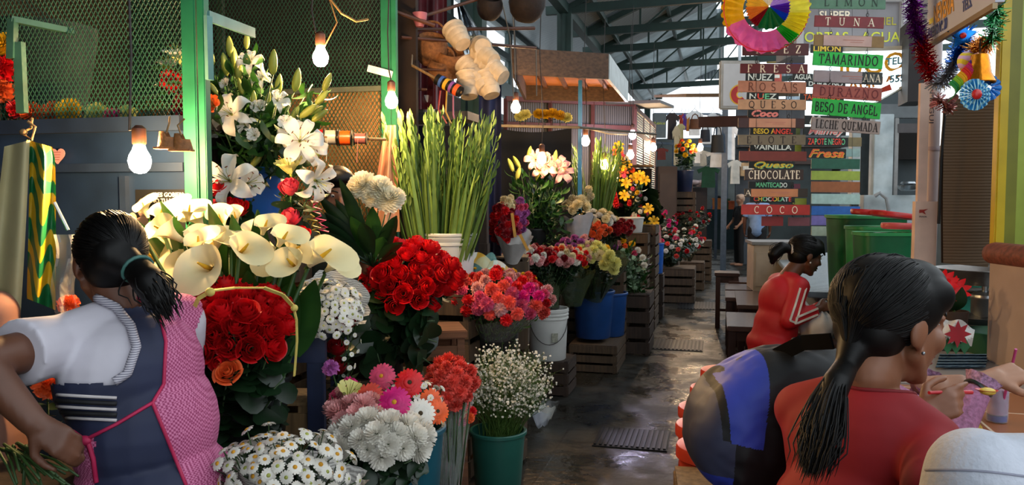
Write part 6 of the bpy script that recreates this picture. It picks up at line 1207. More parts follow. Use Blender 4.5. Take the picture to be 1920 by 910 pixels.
for py0,py1 in((523,541),(553,590),(606,622),(636,700)):
 a=loc(1745,py0,3.9,o);b=loc(1900,py1,3.9,o);mb=MB();mb.box(((a.x+b.x)/2,0,(a.z+b.z)/2),(b.x-a.x,.025,a.z-b.z));mb.obj('plank',tq,t)
for py,w in((545,.02),(605,.03)):a=loc(1745,py,3.85,o);b=loc(1900,py,3.85,o);mb=MB();mb.box(((a.x+b.x)/2,-.08,a.z),(b.x-a.x,.2,w));mb.obj('shelf_board',MATS['rough_wood'],t)
for px in(1750,1895):a=loc(px,500,3.9,o);mb=MB();mb.box((a.x,.03,(a.z-o.z)/2-o.z/2),(.04,.04,a.z+o.z));mb.obj('upright',tq,t)
def potm(px,py,d,r,h,label,m,name='cooking_pot'):
 p=V(px,py,d);t=thing(name,label,'pot',p);mb=MB();mb.lathe([(r*.9,0),(r,.01),(r,h),(r*1.06,h+.004),(r*1.06,h+.012)],28);mb.lathe([(r*.98,h),(r*.88,.012)],28,cap0=False,cap1=True);mb.obj('body',m,t);mb=MB();mb.lathe([(r*1.07,h+.012),(r*1.04,h+.022),(r*.6,h+.035),(.012,h+.04),(.014,h+.06),(.002,h+.062)],28,cap0=False);mb.obj('lid',m,t);return t
potm(1845,597,3.6,.055,.085,'shiny lidded metal pot on the turquoise rack',MATS['steel'])
def basin(px,py,d,r,h,label,m,t0=0):
 p=V(px,py,d);t=thing('basin',label,'basin',p);mb=MB();mb.lathe([(r*.7,0),(r*.95,h*.8),(r*1.04,h),(r*1.0,h*1.02),(r*.9,h*.8),(r*.66,.01)],30,cap1=True);mb.obj('body',m,t);return t
basin(1838,532,3.7,.19,.07,'wide dented metal basin under the cardboard sheet',mat('dull_metal','#6f6a66',.35,.3,10,.2,metal=.7));basin(1862,672,3.5,.13,.12,'dark green plastic basin low on the rack',mat('green_plastic','#24563c',.5,.2,8));basin(1830,606,3.5,.11,.03,'black pan beside the shiny pot',MATS['black_tub'])
t=thing('poinsettia','red poinsettia blossoms behind the woman\'s forehead','flower',V(1790,560,3.3));
for(px,py,s) in((1770,530,1),(1790,545,1.1)):
 mb=MB();c=V(px,py,3.3)-t.location
 for k in range(9):a=k*2*PI/9;Mx=Matrix.Translation(c)@Matrix.Rotation(TH,4,'Z')@Matrix.Rotation(R(-70),4,'X').inverted()@Matrix.Rotation(a,4,'Z')@Matrix.Rotation(-1.25,4,'X');blade(mb,Mx,.06*s,.014,.2,.2,2,5)
 mb.obj('bract',MATS['red_petal'],t)
mb=MB();mb.lathe([(.04,-.2),(.055,-.05),(.05,-.05),(.03,-.19)],18);mb.obj('flower_pot',MATS['dark_brown'],t)
mb=MB();mb.tube([(0,0,-.06),V(1785,545,3.3)-t.location],.004,5);mb.obj('stem',MATS['stem_green'],t)
for k in range(3):mb=MB();blade(mb,Matrix.Translation((0,0,-.05))@Matrix.Rotation(1.5*k+TH,4,'Z')@Matrix.Rotation(-.9,4,'X'),.13,.03,.3);mb.obj('leaf',MATS['dark_leaf'],t)
t=thing('printed_cloth','white cloth printed with a red poinsettia, hanging behind the woman\'s face','cloth',V(1800,620,3.0));o=t.location
mb=MB();mb.grid(lambda u,v:V(lerp(1765,1828,u)-6*v,lerp(592+22*u,645,v)+5*math.sin(u*8),3.0+.02*math.sin(u*9+v*5))-o,14,8);mb.obj('fabric',mat('napkin_white','#c4c2be',.8,.06),t)
mb=MB()
for k in range(8):
 a=k*PI/4;c=V(1793,626,2.95)-o
 def P_(r,w):return c+RT*(r*math.cos(a)-w*math.sin(a))+ZU*(r*math.sin(a)+w*math.cos(a))-FH*.01
 mb.add([P_(0,0),P_(.025,.011),P_(.052,0),P_(.025,-.011)],[(0,1,2,3)])
mb.obj('printed_flower',mat('print_red','#8f1420',.8),t,smooth=False)
mb=MB()
for s in(-1,1,0):c=V(1793+16*s,650,2.96)-o;mb.add([c+ZU*.035,c+RT*.02,c-ZU*.03,c-RT*.02],[(0,1,2,3)])
mb.obj('printed_leaves',mat('print_green','#1f5a34',.8),t,smooth=False)
mb=MB();z_=.875;mb.grid(lambda u,v:VZ(lerp(1762,1855,u)-8*v,lerp(664,690,v),z_+.006+.006*math.sin(v*30)),20,16);tag(mb.obj('woven_mat',wave('woven_blue','#26384e','#6f92a8',26,'Y',.8,5,True)),'wavy blue woven mat on the far grey end of the bar','mat')
g=VZ(1869,790,.872);t=thing('milkshake_glass','tall glass of pink milkshake on the bar','glass',g);gr=.03
mb=MB();mb.lathe([(gr*.92,0),(gr,.006),(gr*1.02,.11),(gr*.98,.11),(gr*.94,.022),(.002,.02)],28);mb.obj('tumbler',film('tumbler_glass',(.75,.8,.95),.2,.05),t);mb=MB();mb.lathe([(gr*.92,.024),(gr*.965,.1),(gr*.5,.106),(.002,.107)],28);mb.obj('milkshake',mat('milkshake','#7f3a5c',.4,.2,60),t)
mb=MB();mb.lathe([(gr*.9,.003),(gr*.92,.02)],28,cap1=True);mb.obj('blue_base',mat('blue_glass','#1a2a78',.1,.2,30),t)
a=VZ(1886,740,.99);t2=thing('drinking_straw','pink drinking straw standing in the milkshake','straw',g+Vector((.01,0,.03)));mb=MB();mb.tube([(0,0,0),V(1905,655,2.3)-t2.location],.004,8);mb.obj('tube',mat('straw_pink','#c84a8a',.4),t2)
br=VZ(1812,815,.872);t=thing('bread_roll','torn piece of yellow bread on the bar','bread',br);mb=MB();mb.grid(lambda u,v:((.045*math.cos(2*PI*u))*math.sin(PI*v*.5+.001)*(1+.1*math.sin(u*40)),.03*math.sin(2*PI*u)*math.sin(PI*v*.5+.001),.04*math.cos(PI*v*.5)+.004*math.sin(u*50+v*20)),30,8,True);mb.obj('crumb',mat('bread_yellow','#b8942e',.8,.4,40,.6),t)
def stool_parts(t,m,hs=.65,r=.135):
 mb=MB();mb.lathe([(r*.94,hs-.05),(r,hs-.045),(r*1.0,hs-.012),(r*.97,hs-.002),(r*.9,hs),(.002,hs)],32);mb.obj('seat',mat('stool_red_top','#b83a26',.35,.2,8,rand=.12),t)
 mb=MB();mb.lathe([(r*.9,hs-.08),(r*.92,hs-.05),(r*.8,hs-.05)],28,cap0=False);mb.obj('apron_ring',m,t)
 for k in range(4):
  a=PI/4+k*PI/2;mb=MB();mb.tube([(r*.72*math.cos(a),r*.72*math.sin(a),hs-.05),(r*1.05*math.cos(a),r*1.05*math.sin(a),0)],[.02,.017],8);mb.obj('leg',m,t)
 mb=MB();q=r*.92;mb.tube([(q*math.cos(PI/4+k*PI/2),q*math.sin(PI/4+k*PI/2),.22) for k in(0,1,2,3,0)],.011,6);mb.obj('stretcher',m,t)
srm=mat('stool_red','#a83220',.4,.2,8);st0=None
for k,(px,py,lab) in enumerate(((1345,693,'farthest of the round red stools, nearest the benches'),(1330,726,'second farthest round red stool'),(1313,762,'middle one of the round red stools'),(1313,795,'second nearest round red stool, left of the backpack'),(1320,834,'nearest round red stool seen left of the backpack'))):
 p=VZ(px+18,py,.65)
 if st0 is None:st0=thing('bar_stool',lab,'stool',(p.x,p.y,0),0,'round red stools');stool_parts(st0,srm)
 else:dup(st0,(p.x,p.y,0),(0,0,rnd(0,1)),lab)
q=VZ(1310,905,.58);crate('pale slatted crate standing on the floor below the backpack',(q.x+.03,q.y-.05,0),.2,.3,.6,MATS['pale_wood'],.1,nsl=5)
def bench(x0,x1,y0,y1,h,lab,m,lm):
 t=thing('bench',lab,'bench',((x0+x1)/2,(y0+y1)/2,0),0,'dark wooden benches');sx,sy=x1-x0,y1-y0
 mb=MB();mb.box((0,0,h-.02),(sx,sy,.04),bev=.005);mb.obj('seat',m,t)
 for x in(-1,1):
  for y in(-1,1):mb=MB();mb.box((x*(sx/2-.04),y*(sy/2-.04),(h-.04)/2),(.055,.055,h-.04));mb.obj('leg',lm,t)
 for y in(-1,1):mb=MB();mb.box((0,y*(sy/2-.04),h-.08),(sx-.1,.02,.08));mb.obj('apron',lm,t)
 mb=MB();mb.box((0,0,.2),(sx-.1,.03,.03));mb.obj('stretcher',lm,t)
wet=mat('wet_bench_top','#4c3a34',.25,.25,6);dkw=mat('bench_red_brown','#2a1210',.5,.3,6)
for(px0,px1,pyf,pyb,h,lab) in((1363,1450,612,585,.55,'nearest bench, behind the girl in the red jacket'),(1382,1440,572,545,.58,'second nearest bench, behind the girl'),(1360,1412,558,545,.57,'third bench along the aisle'),(1360,1412,543,532,.57,'fourth bench along the aisle'),(1366,1410,529,519,.57,'fifth bench along the aisle')):
 a=VZ(px0,pyf,h);b=VZ(px0,pyb,h);c=VZ(px1,pyf,h);bench(a.x,c.x,a.y,max(b.y,a.y+.2),h,lab,wet,dkw)
a=VZ(1340,512,.66);b=VZ(1385,505,.66);bench(a.x,b.x,a.y,a.y+.35,.66,'tall dark trestle bench farthest along the aisle',dkw,dkw)
# ================================================================== FAR END OF THE AISLE
t=thing('end_stall','dark teal counter closing the far end of the aisle','stall',V(1400,440,24));o=t.location;o.z=0;t.location=o
mb=MB();mb.box((.3,0,.6),(4.2,.6,1.2));mb.obj('counter',mat('dark_teal_counter','#22383c',.6,.25,2),t);mb=MB();mb.box((.5,.9,1.7),(9,.05,3.4));mb.obj('back_panel',mat('dim_panel','#6a706e',.8,.4,1.2),t)
mb=MB()
for x in(-2.2,-.6,1.0):mb.box((x,.3,1.9),(.08,.08,3.8))
mb.obj('upright',mat('slate_blue_steel','#4a5a6c',.5),t)
for(px0,px1,py0,py1,d,c,lab) in((1336,1352,373,392,23.4,'#b0662a','orange carton on the end counter'),(1352,1368,374,390,23.4,'#3f5a44','green carton on the end counter'),(1366,1384,378,388,23.3,'#b8562a','small orange red carton right on the end counter')):
 a,b=V(px0,py0,d),V(px1,py1,d);t2=thing('carton',lab,'box',((a.x+b.x)/2,a.y,1.2));mb=MB();mb.box((0,0,(a.z-1.2)/2),(b.x-a.x,.4,a.z-1.2));mb.obj('body',mat('farbox'+c[1:],c,.7),t2);mb=MB();mb.box((0,0,a.z-1.2),(b.x-a.x+.03,.43,.04));mb.obj('lid',mat('farlid'+c[1:],c,.6),t2)
for(px0,px1,py0,d,c,lab) in((1226,1262,312,14.2,'#3a2a20','tall dark brown wooden locker beside the low flower row'),(1262,1292,345,15.4,'#33241c','second dark brown locker beyond the first one'),(1288,1320,352,18,'#2a1d1a','dark covered table under the pale heap')):
 a,b=VX(px0,500,-1.5),V(px1,py0,d);q0=V(px0,py0,d);w=(b-q0).length;t2=thing('locker',lab,'locker',((q0.x+b.x)/2,(q0.y+b.y)/2+.3,0),TH);h=q0.z
 mb=MB();mb.box((0,0,h/2),(w,.6,h),bev=.01);mb.obj('body',mat('locker'+c[1:],c,.75,.3,4),t2);mb=MB();mb.box((0,-.31,h/2),(w*.86,.02,h*.88),bev=.006);dr=mb.obj('door',mat('lockerdoor'+c[1:],c,.65,.3,3),t2);mb=MB();mb.box((w*.3,-.33,h*.55),(.02,.03,.12));mb.obj('handle',MATS['steel'],dr)
q=V(1306,348,17.6);t2=thing('cloth_heap','pale heap of folded cloth on the dark covered table','cloth',q);mb=MB()
for k in range(5):mb.ball((rnd(-.12,.12),rnd(-.1,.1),rnd(0,.08)),(rnd(.1,.18),.12,.06),10,6)
mb.obj('folded_cloth',mat('heap_cloth','#b4a8b0',.8,.3,8),t2)
fr=thing('clothes_frame','slate blue steel frame of the clothes stall at the far left','frame',V(1250,400,19));o=fr.location;o.z=0;fr.location=o;mb=MB()
P4=[V(1228,214,17.5),V(1345,214,20),V(1362,222,17),V(1240,262,16)]
for p in P4[:3]:mb.box((p.x-o.x,p.y-o.y,p.z/2),(.07,.07,p.z))
for a,b in((P4[0],P4[1]),(P4[1],P4[2]),(V(1228,268,17.5),V(1340,275,18))):mb.bar(a-o,b-o,.05,.05)
mb.obj('bars',MATS['slate_blue_steel'],fr)
def garment(px,py0,py1,w,d,c,label,kind='hanging_shirt',cat='clothing',group='clothes hanging at the far stall',rz=0):
 a=V(px,py0,d);h=a.z-V(px,py1,d).z;t=thing(kind,label,cat,a,TH+rz,group)
 if kind=='hanging_shirt':
  pts=[(-.12,0),(-.05,-.015),(.05,-.015),(.12,0),(.5,-.16),(.42,-.34),(.27,-.24),(.3,-1),(-.3,-1),(-.27,-.24),(-.42,-.34),(-.5,-.16)]
 else:pts=[(-.3,0),(.3,0),(.42,-.3),(.5,-1),(-.5,-1),(-.42,-.3)]
 cl=lin(c);cl=tuple(min(.9,x*(1.9 if sum(cl)>.8 else 1.3)) for x in cl)
 mb=MB();mb.prism([(x*w,y*h) for x,y in pts][::-1],.04,Matrix.Rotation(PI/2,4,'X'));bm=mb.obj('fabric',mat('cloth'+c[1:],cl,.8,.2,6,.3),t)
 mb=MB();mb.tube([(-.2*w,-.02,-.02),(0,-.02,.05),(.2*w,-.02,-.02)],.006,5);mb.tube([(0,-.02,.05),(0.02,-.02,.1),(-.01,-.02,.13)],.005,5);mb.obj('hanger',MATS['hook_wire'],t)
for px,y0,y1,w,d,c,lab in((1260,212,262,.32,17,'#1f1a1e','dark garment with pale edge hanging at the left of the far clothes stall'),(1268,236,310,.18,16.8,'#8a8674','long pale grey cloth below the dark garment'),(1276,232,268,.2,17.2,'#8a8a66','olive cream garment beside the dark one'),(1277,212,246,.14,18.5,'#b03a2a','red garment at the back of the clothes stall'),(1284,214,244,.14,18.5,'#5a3a90','purple garment at the back of the clothes stall'),(1290,214,246,.14,18.5,'#c07a30','orange garment at the back of the clothes stall'),(1302,208,254,.4,18.2,'#c4c8cc','white shirt behind the brown tote bag'),(1325,226,270,.4,18.2,'#b8b8ba','pale shirt right of the tote bag'),(1312,282,312,.5,17.5,'#9a9890','pale grey shirt hanging low by the lit bulb'),(1344,284,314,.5,17.2,'#bcb8b4','off white shirt hanging below the black backpack'),(1307,282,306,.2,17.0,'#c4c8d4','narrow white shirt left of the far bulb'),(1328,312,352,.5,17.4,'#12402c','dark green garment below the pale shirts'),(1370,232,300,.3,17,'#b9bcb8','long white garment right of the steel column'),(1378,300,345,.35,18,'#a8a094','cream garment low on the right of the far stall'),(1394,302,340,.3,18.5,'#b08a4a','yellowish garment low at the far right'),(1240,278,300,.3,17,'#5a2420','dark red garment behind the roller shutter bulb'),(1352,214,262,.3,19,'#c8ccd0','white garment high above the black backpack'),(1336,212,240,.25,19.4,'#d0d4d4','white cloth high at the back of the clothes stall')):
 garment(px,y0,y1,w,d,c,lab)
def bag(px,py0,py1,w,d,c,lab,nm):
 a=V(px,py1,d);h=V(px,py0,d).z-a.z;t=thing(nm,lab,'bag',a,TH);mb=MB();mb.grid(lambda u,v:(w/2*math.cos(2*PI*u)*(1-.15*v),.08*math.sin(2*PI*u),h*.65*v),20,6,True);mb.box((0,0,.01),(w*.8,.12,.02));mb.obj('body',mat('bagc'+c[1:],c,.7,.25,8),t);mb=MB();mb.tube([(-w*.3,0,h*.62),(-w*.2,0,h*.9),(0,0,h),(w*.2,0,h*.9),(w*.3,0,h*.62)],.012,6);mb.obj('strap',mat('bagc'+c[1:],c),t)
bag(1303,214,242,.26,17.2,'#5a3418','brown tote bag hanging in the middle of the far clothes stall','tote_bag');bag(1345,236,286,.28,16.6,'#100f10','black backpack hanging right in the far clothes stall','hanging_backpack');bag(1322,232,266,.22,17,'#1a2030','dark blue bag hanging left of the black backpack','hanging_bag')
t=thing('sign_pane','dark glass pane with green yellow lettering at the far stall','sign',V(1236,236,16.5),TH);mb=MB();mb.box((0,0,0),(.28,.03,.5));mb.obj('pane',mat('dark_pane','#2a3a3e',.2),t);link('lettering',text_mesh('Publico',.08,mat('lime_letters','#a8b82a',.5),.001),t,(0,-.02,.05),(PI/2,0,0))
cq=V(1358,330,16.8);mb=MB();mb.box((cq.x,cq.y,1.7),(.12,.12,3.4));tag(mb.obj('steel_column',MATS['slate_blue_steel']),'slate blue steel column right of the black backpack','column')
YB=V(1284,350,15.2)
bunch('yellow_bloom','yellow or orange bloom in the hanging bunch before the clothes stall','flower','yellow blooms before the clothes stall',[('mum_yellow',0),('mum_orange',0),('carnation_yellow',0)],16,V(1284,285,15.2),(.2,.18,.2),YB,(0,-.5,1),85,1.3,STEM,LEAF_MUM,ls=2);bucket('flower_bucket','dark blue bucket of yellow blooms before the clothes stall',YB+Vector((0,0,-.1)),.16,.13,.4,MATS['navy_steel']);stand(YB+Vector((0,0,-.1)),.4,.4,'dark crate under the bucket of yellow blooms')
for(px0,px1,py0,d,c,lab) in((1395,1470,335,20,'#5a3a2a','brown counter front far behind the boards'),(1440,1560,300,18,'#2f3a3c','dark stall side far behind the boards'),(1400,1510,200,22,'#4a4038','dim boarded stall front far behind the boards')):
 a,b=V(px0,py0,d),V(px1,py0,d);w=(b-a).length;t2=thing('far_stall',lab,'stall',((a.x+b.x)/2,(a.y+b.y)/2,0),TH);h=a.z;mb=MB();mb.box((0,.1,h/2),(w,.2,h));mb.obj('front',mat('farst'+c[1:],c,.75,.4,2),t2);mb=MB();mb.box((0,-.02,h-.05),(w,.1,.1));mb.obj('top_rail',mat('farrail','#3a2a24',.6),t2)
for px,py,w,h,d,c,lab in((1416,290,.3,.3,17,'#a85a2a','orange packet display behind the boards at left'),(1430,262,.4,.2,17.5,'#2a6a5a','teal packet display behind ELOTE'),(1470,240,.35,.3,17.5,'#b8b0a0','pale packet display behind QUESO'),(1400,318,.3,.3,17,'#c8a070','tan packet display left of CHOCOLATE'),(1495,180,.5,.3,17.5,'#9ab0c0','pale blue packet display behind ROSAS'),(1450,146,.35,.25,17.5,'#b04a3a','red packet display behind FRESA'),(1490,108,.4,.3,17.5,'#3a5a9a','blue packet display behind NUEZ'),(1455,106,.4,.3,17.6,'#8a7a3a','olive packet display behind NUEZ')):
 q=V(px,py,18.02);t2=thing('packet_display',lab,'display',q,TH);mb=MB();mb.box((0,0,0),(w,.1,h),bev=.01);mb.obj('box',mat('pk'+c[1:],c,.5,.4,9),t2);mb=MB();mb.box((0,-.055,h*.1),(w*.7,.01,h*.3));mb.obj('panel',mat('pkp'+c[1:],'#d8d4c8',.5),t2)
a=V(1480,225,18.2);t2=thing('display_back','dim tall shelving behind the packet displays','shelving',(a.x,a.y+.2,0),TH);mb=MB();mb.box((0,0,1.9),(2.4,.1,3.8));mb.obj('back',mat('dim_shelf','#565a60',.7,.4,2),t2)
for z in(2.2,2.7,3.2,3.7):mb=MB();mb.box((0,-.2,z),(2.4,.3,.03));mb.obj('shelf',mat('dim_shelf2','#5a5048',.7),t2)
# ================================================================== PEOPLE
M('skin_tan','#8a5a40',.5,.1,12,sss=.05);M('skin_dark','#5f3a28',.5,.12,12);M('skin_light','#a5765a',.5,.1,12,sss=.05)
HAIR=wave('black_hair','#0b0908','#1c1512',30,'X',.32,3,False,bump=.5);M('hair_black','#070606',.5,.3,60,spec=.25)
M('eye_white','#b8b0a8',.3);M('iris','#1a0f0a',.2);M('lip','#7a3c34',.45);M('lip_dark','#5a2c24',.45)
from mathutils.bvhtree import BVHTree
class Body:
 """blobs in the order built, fused into one continuous surface by a voxel remesh"""
 def __init__(s):s.mb=MB()
 def cap(s,a,b,r0,r1,flat0=False,flat1=False,n=16):
  a,b=Vector(a),Vector(b)
  s.mb.tube([a,a.lerp(b,.5),b],[r0,(r0+r1)/2,r1],n)
  if not flat0:s.mb.ball(a,r0,n,8)
  if not flat1:s.mb.ball(b,r1,n,8)
  return s
 def chain(s,pts,rs,flat0=False,flat1=False):
  for i in range(len(pts)-1):s.cap(pts[i],pts[i+1],rs[i],rs[i+1],flat0 and i==0,flat1 and i==len(pts)-2)
  return s
 def ell(s,c,r,M_=None):s.mb.ball(c,r,20,12,M_);return s
 def mesh(s,name,mats,voxel,smooth=4,classify=None):
  me=s.mb.mesh(name,mats if isinstance(mats,(list,tuple)) else[mats],'all');o=bpy.data.objects.new('tmp',me);COL.objects.link(o)
  r=o.modifiers.new('r','REMESH');r.mode='VOXEL';r.voxel_size=voxel;r.use_smooth_shade=True
  if smooth:k=o.modifiers.new('s','SMOOTH');k.factor=.5;k.iterations=smooth
  dg=bpy.context.evaluated_depsgraph_get();m2=bpy.data.meshes.new_from_object(o.evaluated_get(dg));bpy.data.objects.remove(o);bpy.data.meshes.remove(me)
  m2.name=name;m2.materials.clear()
  for m in(mats if isinstance(mats,(list,tuple)) else[mats]):m2.materials.append(m)
  m2.polygons.foreach_set('use_smooth',[True]*len(m2.polygons))
  if classify:m2.polygons.foreach_set('material_index',[classify(p.center) for p in m2.polygons])
  m2.update();return m2
class HeadF:
 """head frame: y forward, x to the person's right, z up, at mid head"""
 def __init__(s,c,fwd,up=(0,0,1),k=1.):
  f=Vector(fwd).normalized();x=f.cross(Vector(up)).normalized();z=x.cross(f);s.M=Matrix((x,f,z)).transposed();s.c=Vector(c);s.k=k
 def p(s,x,y,z):return s.c+s.M@(Vector((x,y,z))*s.k)
 def ell(s,B,c,r):B.ell(s.p(*c),tuple(q*s.k for q in r),s.M.to_4x4())
 def cap(s,B,a,b,r0,r1):B.cap(s.p(*a),s.p(*b),r0*s.k,r1*s.k)
 def build(s,B,neck=None,ears=True):
  E,Cp=s.ell,s.cap
  E(B,(0,-.014,.026),(.075,.094,.083));E(B,(0,.03,-.035),(.062,.058,.078));E(B,(0,.022,-.075),(.05,.058,.04));E(B,(0,.068,-.1),(.022,.02,.018))
  for e in(-1,1):
   E(B,(e*.036,.062,-.028),(.026,.024,.026));Cp(B,(e*.055,.01,-.055),(e*.02,.06,-.098),.018,.016)
   Cp(B,(e*.012,.085,.018),(e*.046,.07,.016),.009,.007);E(B,(e*.012,.1,-.034),(.009,.009,.007));Cp(B,(e*.02,.083,.0),(e*.04,.076,.0),.0075,.006)
   if ears:E(B,(e*.078,-.008,-.012),(.009,.019,.031));E(B,(e*.074,.0,-.036),(.007,.009,.01))
  Cp(B,(0,.086,.01),(0,.106,-.026),.0075,.011);E(B,(0,.109,-.03),(.0105,.01,.009))
  E(B,(0,.088,-.058),(.021,.011,.0065));E(B,(0,.086,-.072),(.018,.011,.007))
  if neck is not None:B.cap(s.p(0,-.022,-.06),neck,.05*s.k,.056*s.k)
 def face_parts(s,root,lip='lip'):
  for e in(-1,1):
   mb=MB();mb.ball(s.p(e*.031,.0755,.004)-root.location,.0118*s.k,14,8,s.M.to_4x4());ey=mb.obj('eye',MATS['eye_white'],root,smooth='all');mb=MB();mb.ball(s.p(e*.032,.0845,.003)-root.location,.0048*s.k,10,6);mb.obj('iris',MATS['iris'],ey,smooth='all')
   mb=MB();mb.tube([s.p(e*.012,.094,.022)-root.location,s.p(e*.03,.09,.029)-root.location,s.p(e*.05,.074,.022)-root.location],[.0028*s.k,.0032*s.k,.0014*s.k],6);mb.obj('eyebrow',MATS['hair_black'],root,smooth='all')
  mb=MB();mb.ball(s.p(0,.0915,-.059)-root.location,(.0195*s.k,.009*s.k,.0055*s.k),14,8,s.M.to_4x4());mb.ball(s.p(0,.0895,-.072)-root.location,(.0165*s.k,.0095*s.k,.006*s.k),14,8,s.M.to_4x4());mb.obj('lips',MATS[lip],root,smooth='all')
def hand(B,wrist,d,up,k=1.,curl=(.5,.6,.7,.8),thumb=(.5,.6),side=1,spread=.06):
 """palm and five unequal bent fingers: d along the hand, up = back of the hand, side = thumb side (+1 towards d x up)"""
 w=Vector(wrist);d=Vector(d).normalized();up=Vector(up);up=(up-d*up.dot(d)).normalized();s=d.cross(up)*side;r=.0085*k
 for i,x in enumerate((.026,.009,-.008,-.024)):B.cap(w+d*.012*k+s*x*.55*k,w+d*(.085-.005*abs(i-1))*k+s*x*k,.0145*k,.0105*k)
 B.cap(w-d*.02*k,w+d*.02*k,.024*k,.022*k)
 tips=[]
 for i,(x,L_) in enumerate(((.026,.074),(.009,.083),(-.008,.077),(-.024,.06))):
  p=w+d*(.086-.005*abs(i-1))*k+s*x*k;a=0;dirn=d+s*x*spread*20
  for j,f in enumerate((.45,.32,.23)):
   a+=curl[i]*(1.0,1.1,.8)[j];v=(dirn.normalized()*math.cos(a)-up*math.sin(a));q=p+v*L_*f*k;rr=r*(1-.1*j)*(1 if i<3 else .88);B.cap(p,q,rr*1.05,rr*.95,n=10);p=q
  tips.append(p)
 p=w+d*.025*k+s*.022*k;v1=(d*.62+s*.75-up*thumb[0]*.6).normalized();q=p+v1*.042*k;B.cap(p,q,.0135*k,.0105*k,n=10)
 v2=(d*.95+s*.15-up*thumb[1]).normalized();q2=q+v2*.03*k;B.cap(q,q2,.0105*k,.0095*k,n=10);q3=q2+(v2+d*.2-s*.25).normalized()*.024*k;B.cap(q2,q3,.0095*k,.0078*k,n=10);tips.append(q3)
 return tips
def attach(me,name,root):
 """parent a world-space mesh to a root that is only translated"""
 me.transform(Matrix.Translation(-root.location));return link(name,me,root)
def hair_cap(H,B,low=-.07,back=.02,fr=.045):
 H.ell(B,(0,-.022,.034),(.084,.1,.088));H.ell(B,(0,-.045,-.015),(.072,.064,.072));H.ell(B,(0,.03,.075),(.066,.06,.045))
 for e in(-1,1):H.ell(B,(e*.066,-.012,.03),(.02,.062,.05));H.ell(B,(e*.06,.035,.055),(.022,.04,.035))
def lasthair(r):return[c for c in r.children if c.name.split('.')[0]=='hair'][-1]
def strands(H,tie,n,r0,r1,seed,root,tail=None,m='hair_black',rr=.0016,name='hair_strands',spread=.02):
 """combed strands from the hairline over the skull to the tie, then down the tail"""
 rg=random.Random(seed);mb=MB()
 for i in range(n):
  a=rg.uniform(-2.6,2.6);e=rg.uniform(-.1,1.25) if abs(a)<1.2 else rg.uniform(-.55,1.2)
  d0=Vector((math.sin(a)*math.cos(e),math.cos(a)*math.cos(e),math.sin(e)));tl=H.M.transposed()@((tie-H.c)/H.k);dt=tl.normalized();pts=[]
  for j in range(9):
   t_=j/8;v=(d0*(1-t_)+dt*t_);v.normalize();lift=1.02+.015*math.sin(i*1.7)
   q=Vector((v.x*.0845,v.y*.1-.022,v.z*.09+.03))*lift
   if t_>.75:q=q.lerp(tl,(t_-.75)*4)
   pts.append(H.p(*q)-root.location)
  mb.tube(pts,[rr*.6]+[rr]*7+[rr*.8],4,False)
 if tail:
  tp=[Vector(p) for p in tail]
  for i in range(int(n*.8)):
   off=Vector((rg.gauss(0,1),rg.gauss(0,1),rg.gauss(0,1)))*spread;pts=[];end=rg.uniform(.75,1.0)
   for j in range(11):
    t_=j/10*end*(len(tp)-1);k0=min(int(t_),len(tp)-2);p=tp[k0].lerp(tp[k0+1],t_-k0);amp=math.sin(min(1,j/10*1.25)*PI*.5)*(1 if j<8 else .8)*(.35+.65*min(1,j/3));pts.append(p+off*amp-root.location)
   mb.tube(pts,[rr*1.2]*8+[rr,rr*.7,rr*.25],4,False)
 return mb.obj(name,MATS[m],lasthair(root),smooth='all')
# ------------------------------------------------------------------ woman in the red top
wf=(RT*math.cos(R(38))+FH*math.sin(R(38)));wl_=-wf.cross(ZU);wl_=ZU.cross(wf)
NB=V(1628,712,1.66)
root=thing('person','woman in a red top with long black ponytail, eating with a red spoon','person',(NB.x,NB.y,.65))
Hd=HeadF(V(1672,600,1.68),RT*.955+FH*.27-ZU*.14,(0,0,1),1.12)
hip=Vector((NB.x,NB.y,0))-wf*.1+ZU*.74;chest=NB-ZU*.16-wf*.03;shl=NB+wl_*.14-ZU*.09-wf*.02;shr=NB-wl_*.13-ZU*.1
wl_h=V(1722,782,1.80);el_l=V(1560,905,1.98);el_r=V(1745,930,1.42);wr_h=V(1850,960,1.6)
B=Body();Hd.build(B,NB+ZU*.01)
def torso(B,g,sh=0.,belly=.0):
 B.cap(NB-ZU*.035,shl,.05+g,.048+g);B.cap(NB-ZU*.035,shr,.05+g,.048+g);B.cap(NB-ZU*.13+wl_*.07,NB-ZU*.13-wl_*.06,.1+g,.1+g);B.ell(chest+wf*.02,(.16+g,.115+g,.15+g),Matrix.Rotation(math.atan2(wf.y,wf.x)-PI/2,4,'Z'))
 B.ell(chest.lerp(hip,.55),(.155+g+belly,.12+g+belly,.17),Matrix.Rotation(math.atan2(wf.y,wf.x)-PI/2,4,'Z'));B.ell(hip,(.185+g,.15+g,.14),Matrix.Rotation(math.atan2(wf.y,wf.x)-PI/2,4,'Z'))
torso(B,0)
B.chain([shl,el_l,wl_h],[.05,.042,.028]);B.chain([shr,el_r,wr_h],[.05,.042,.028])
tipsL=hand(B,wl_h,RT*.85+ZU*.42-FH*.1,-FH*.8+ZU*.45,1.0,(.35,.75,.95,1.05),(.35,.45),-1)
hand(B,wr_h,RT+FH*.3,ZU,1.,(.3,.35,.4,.4))
for e in(1,-1):B.chain([hip+wl_*.09*e,hip+wl_*.12*e+wf*.42-ZU*.02,hip+wl_*.12*e+wf*.36-ZU*.42],[.085,.062,.045]);B.cap(hip+wl_*.12*e+wf*.34-ZU*.46,hip+wl_*.12*e+wf*.5-ZU*.47,.035,.03)
attach(B.mesh('body',MATS['skin_tan'],.0055,3),'body',root)
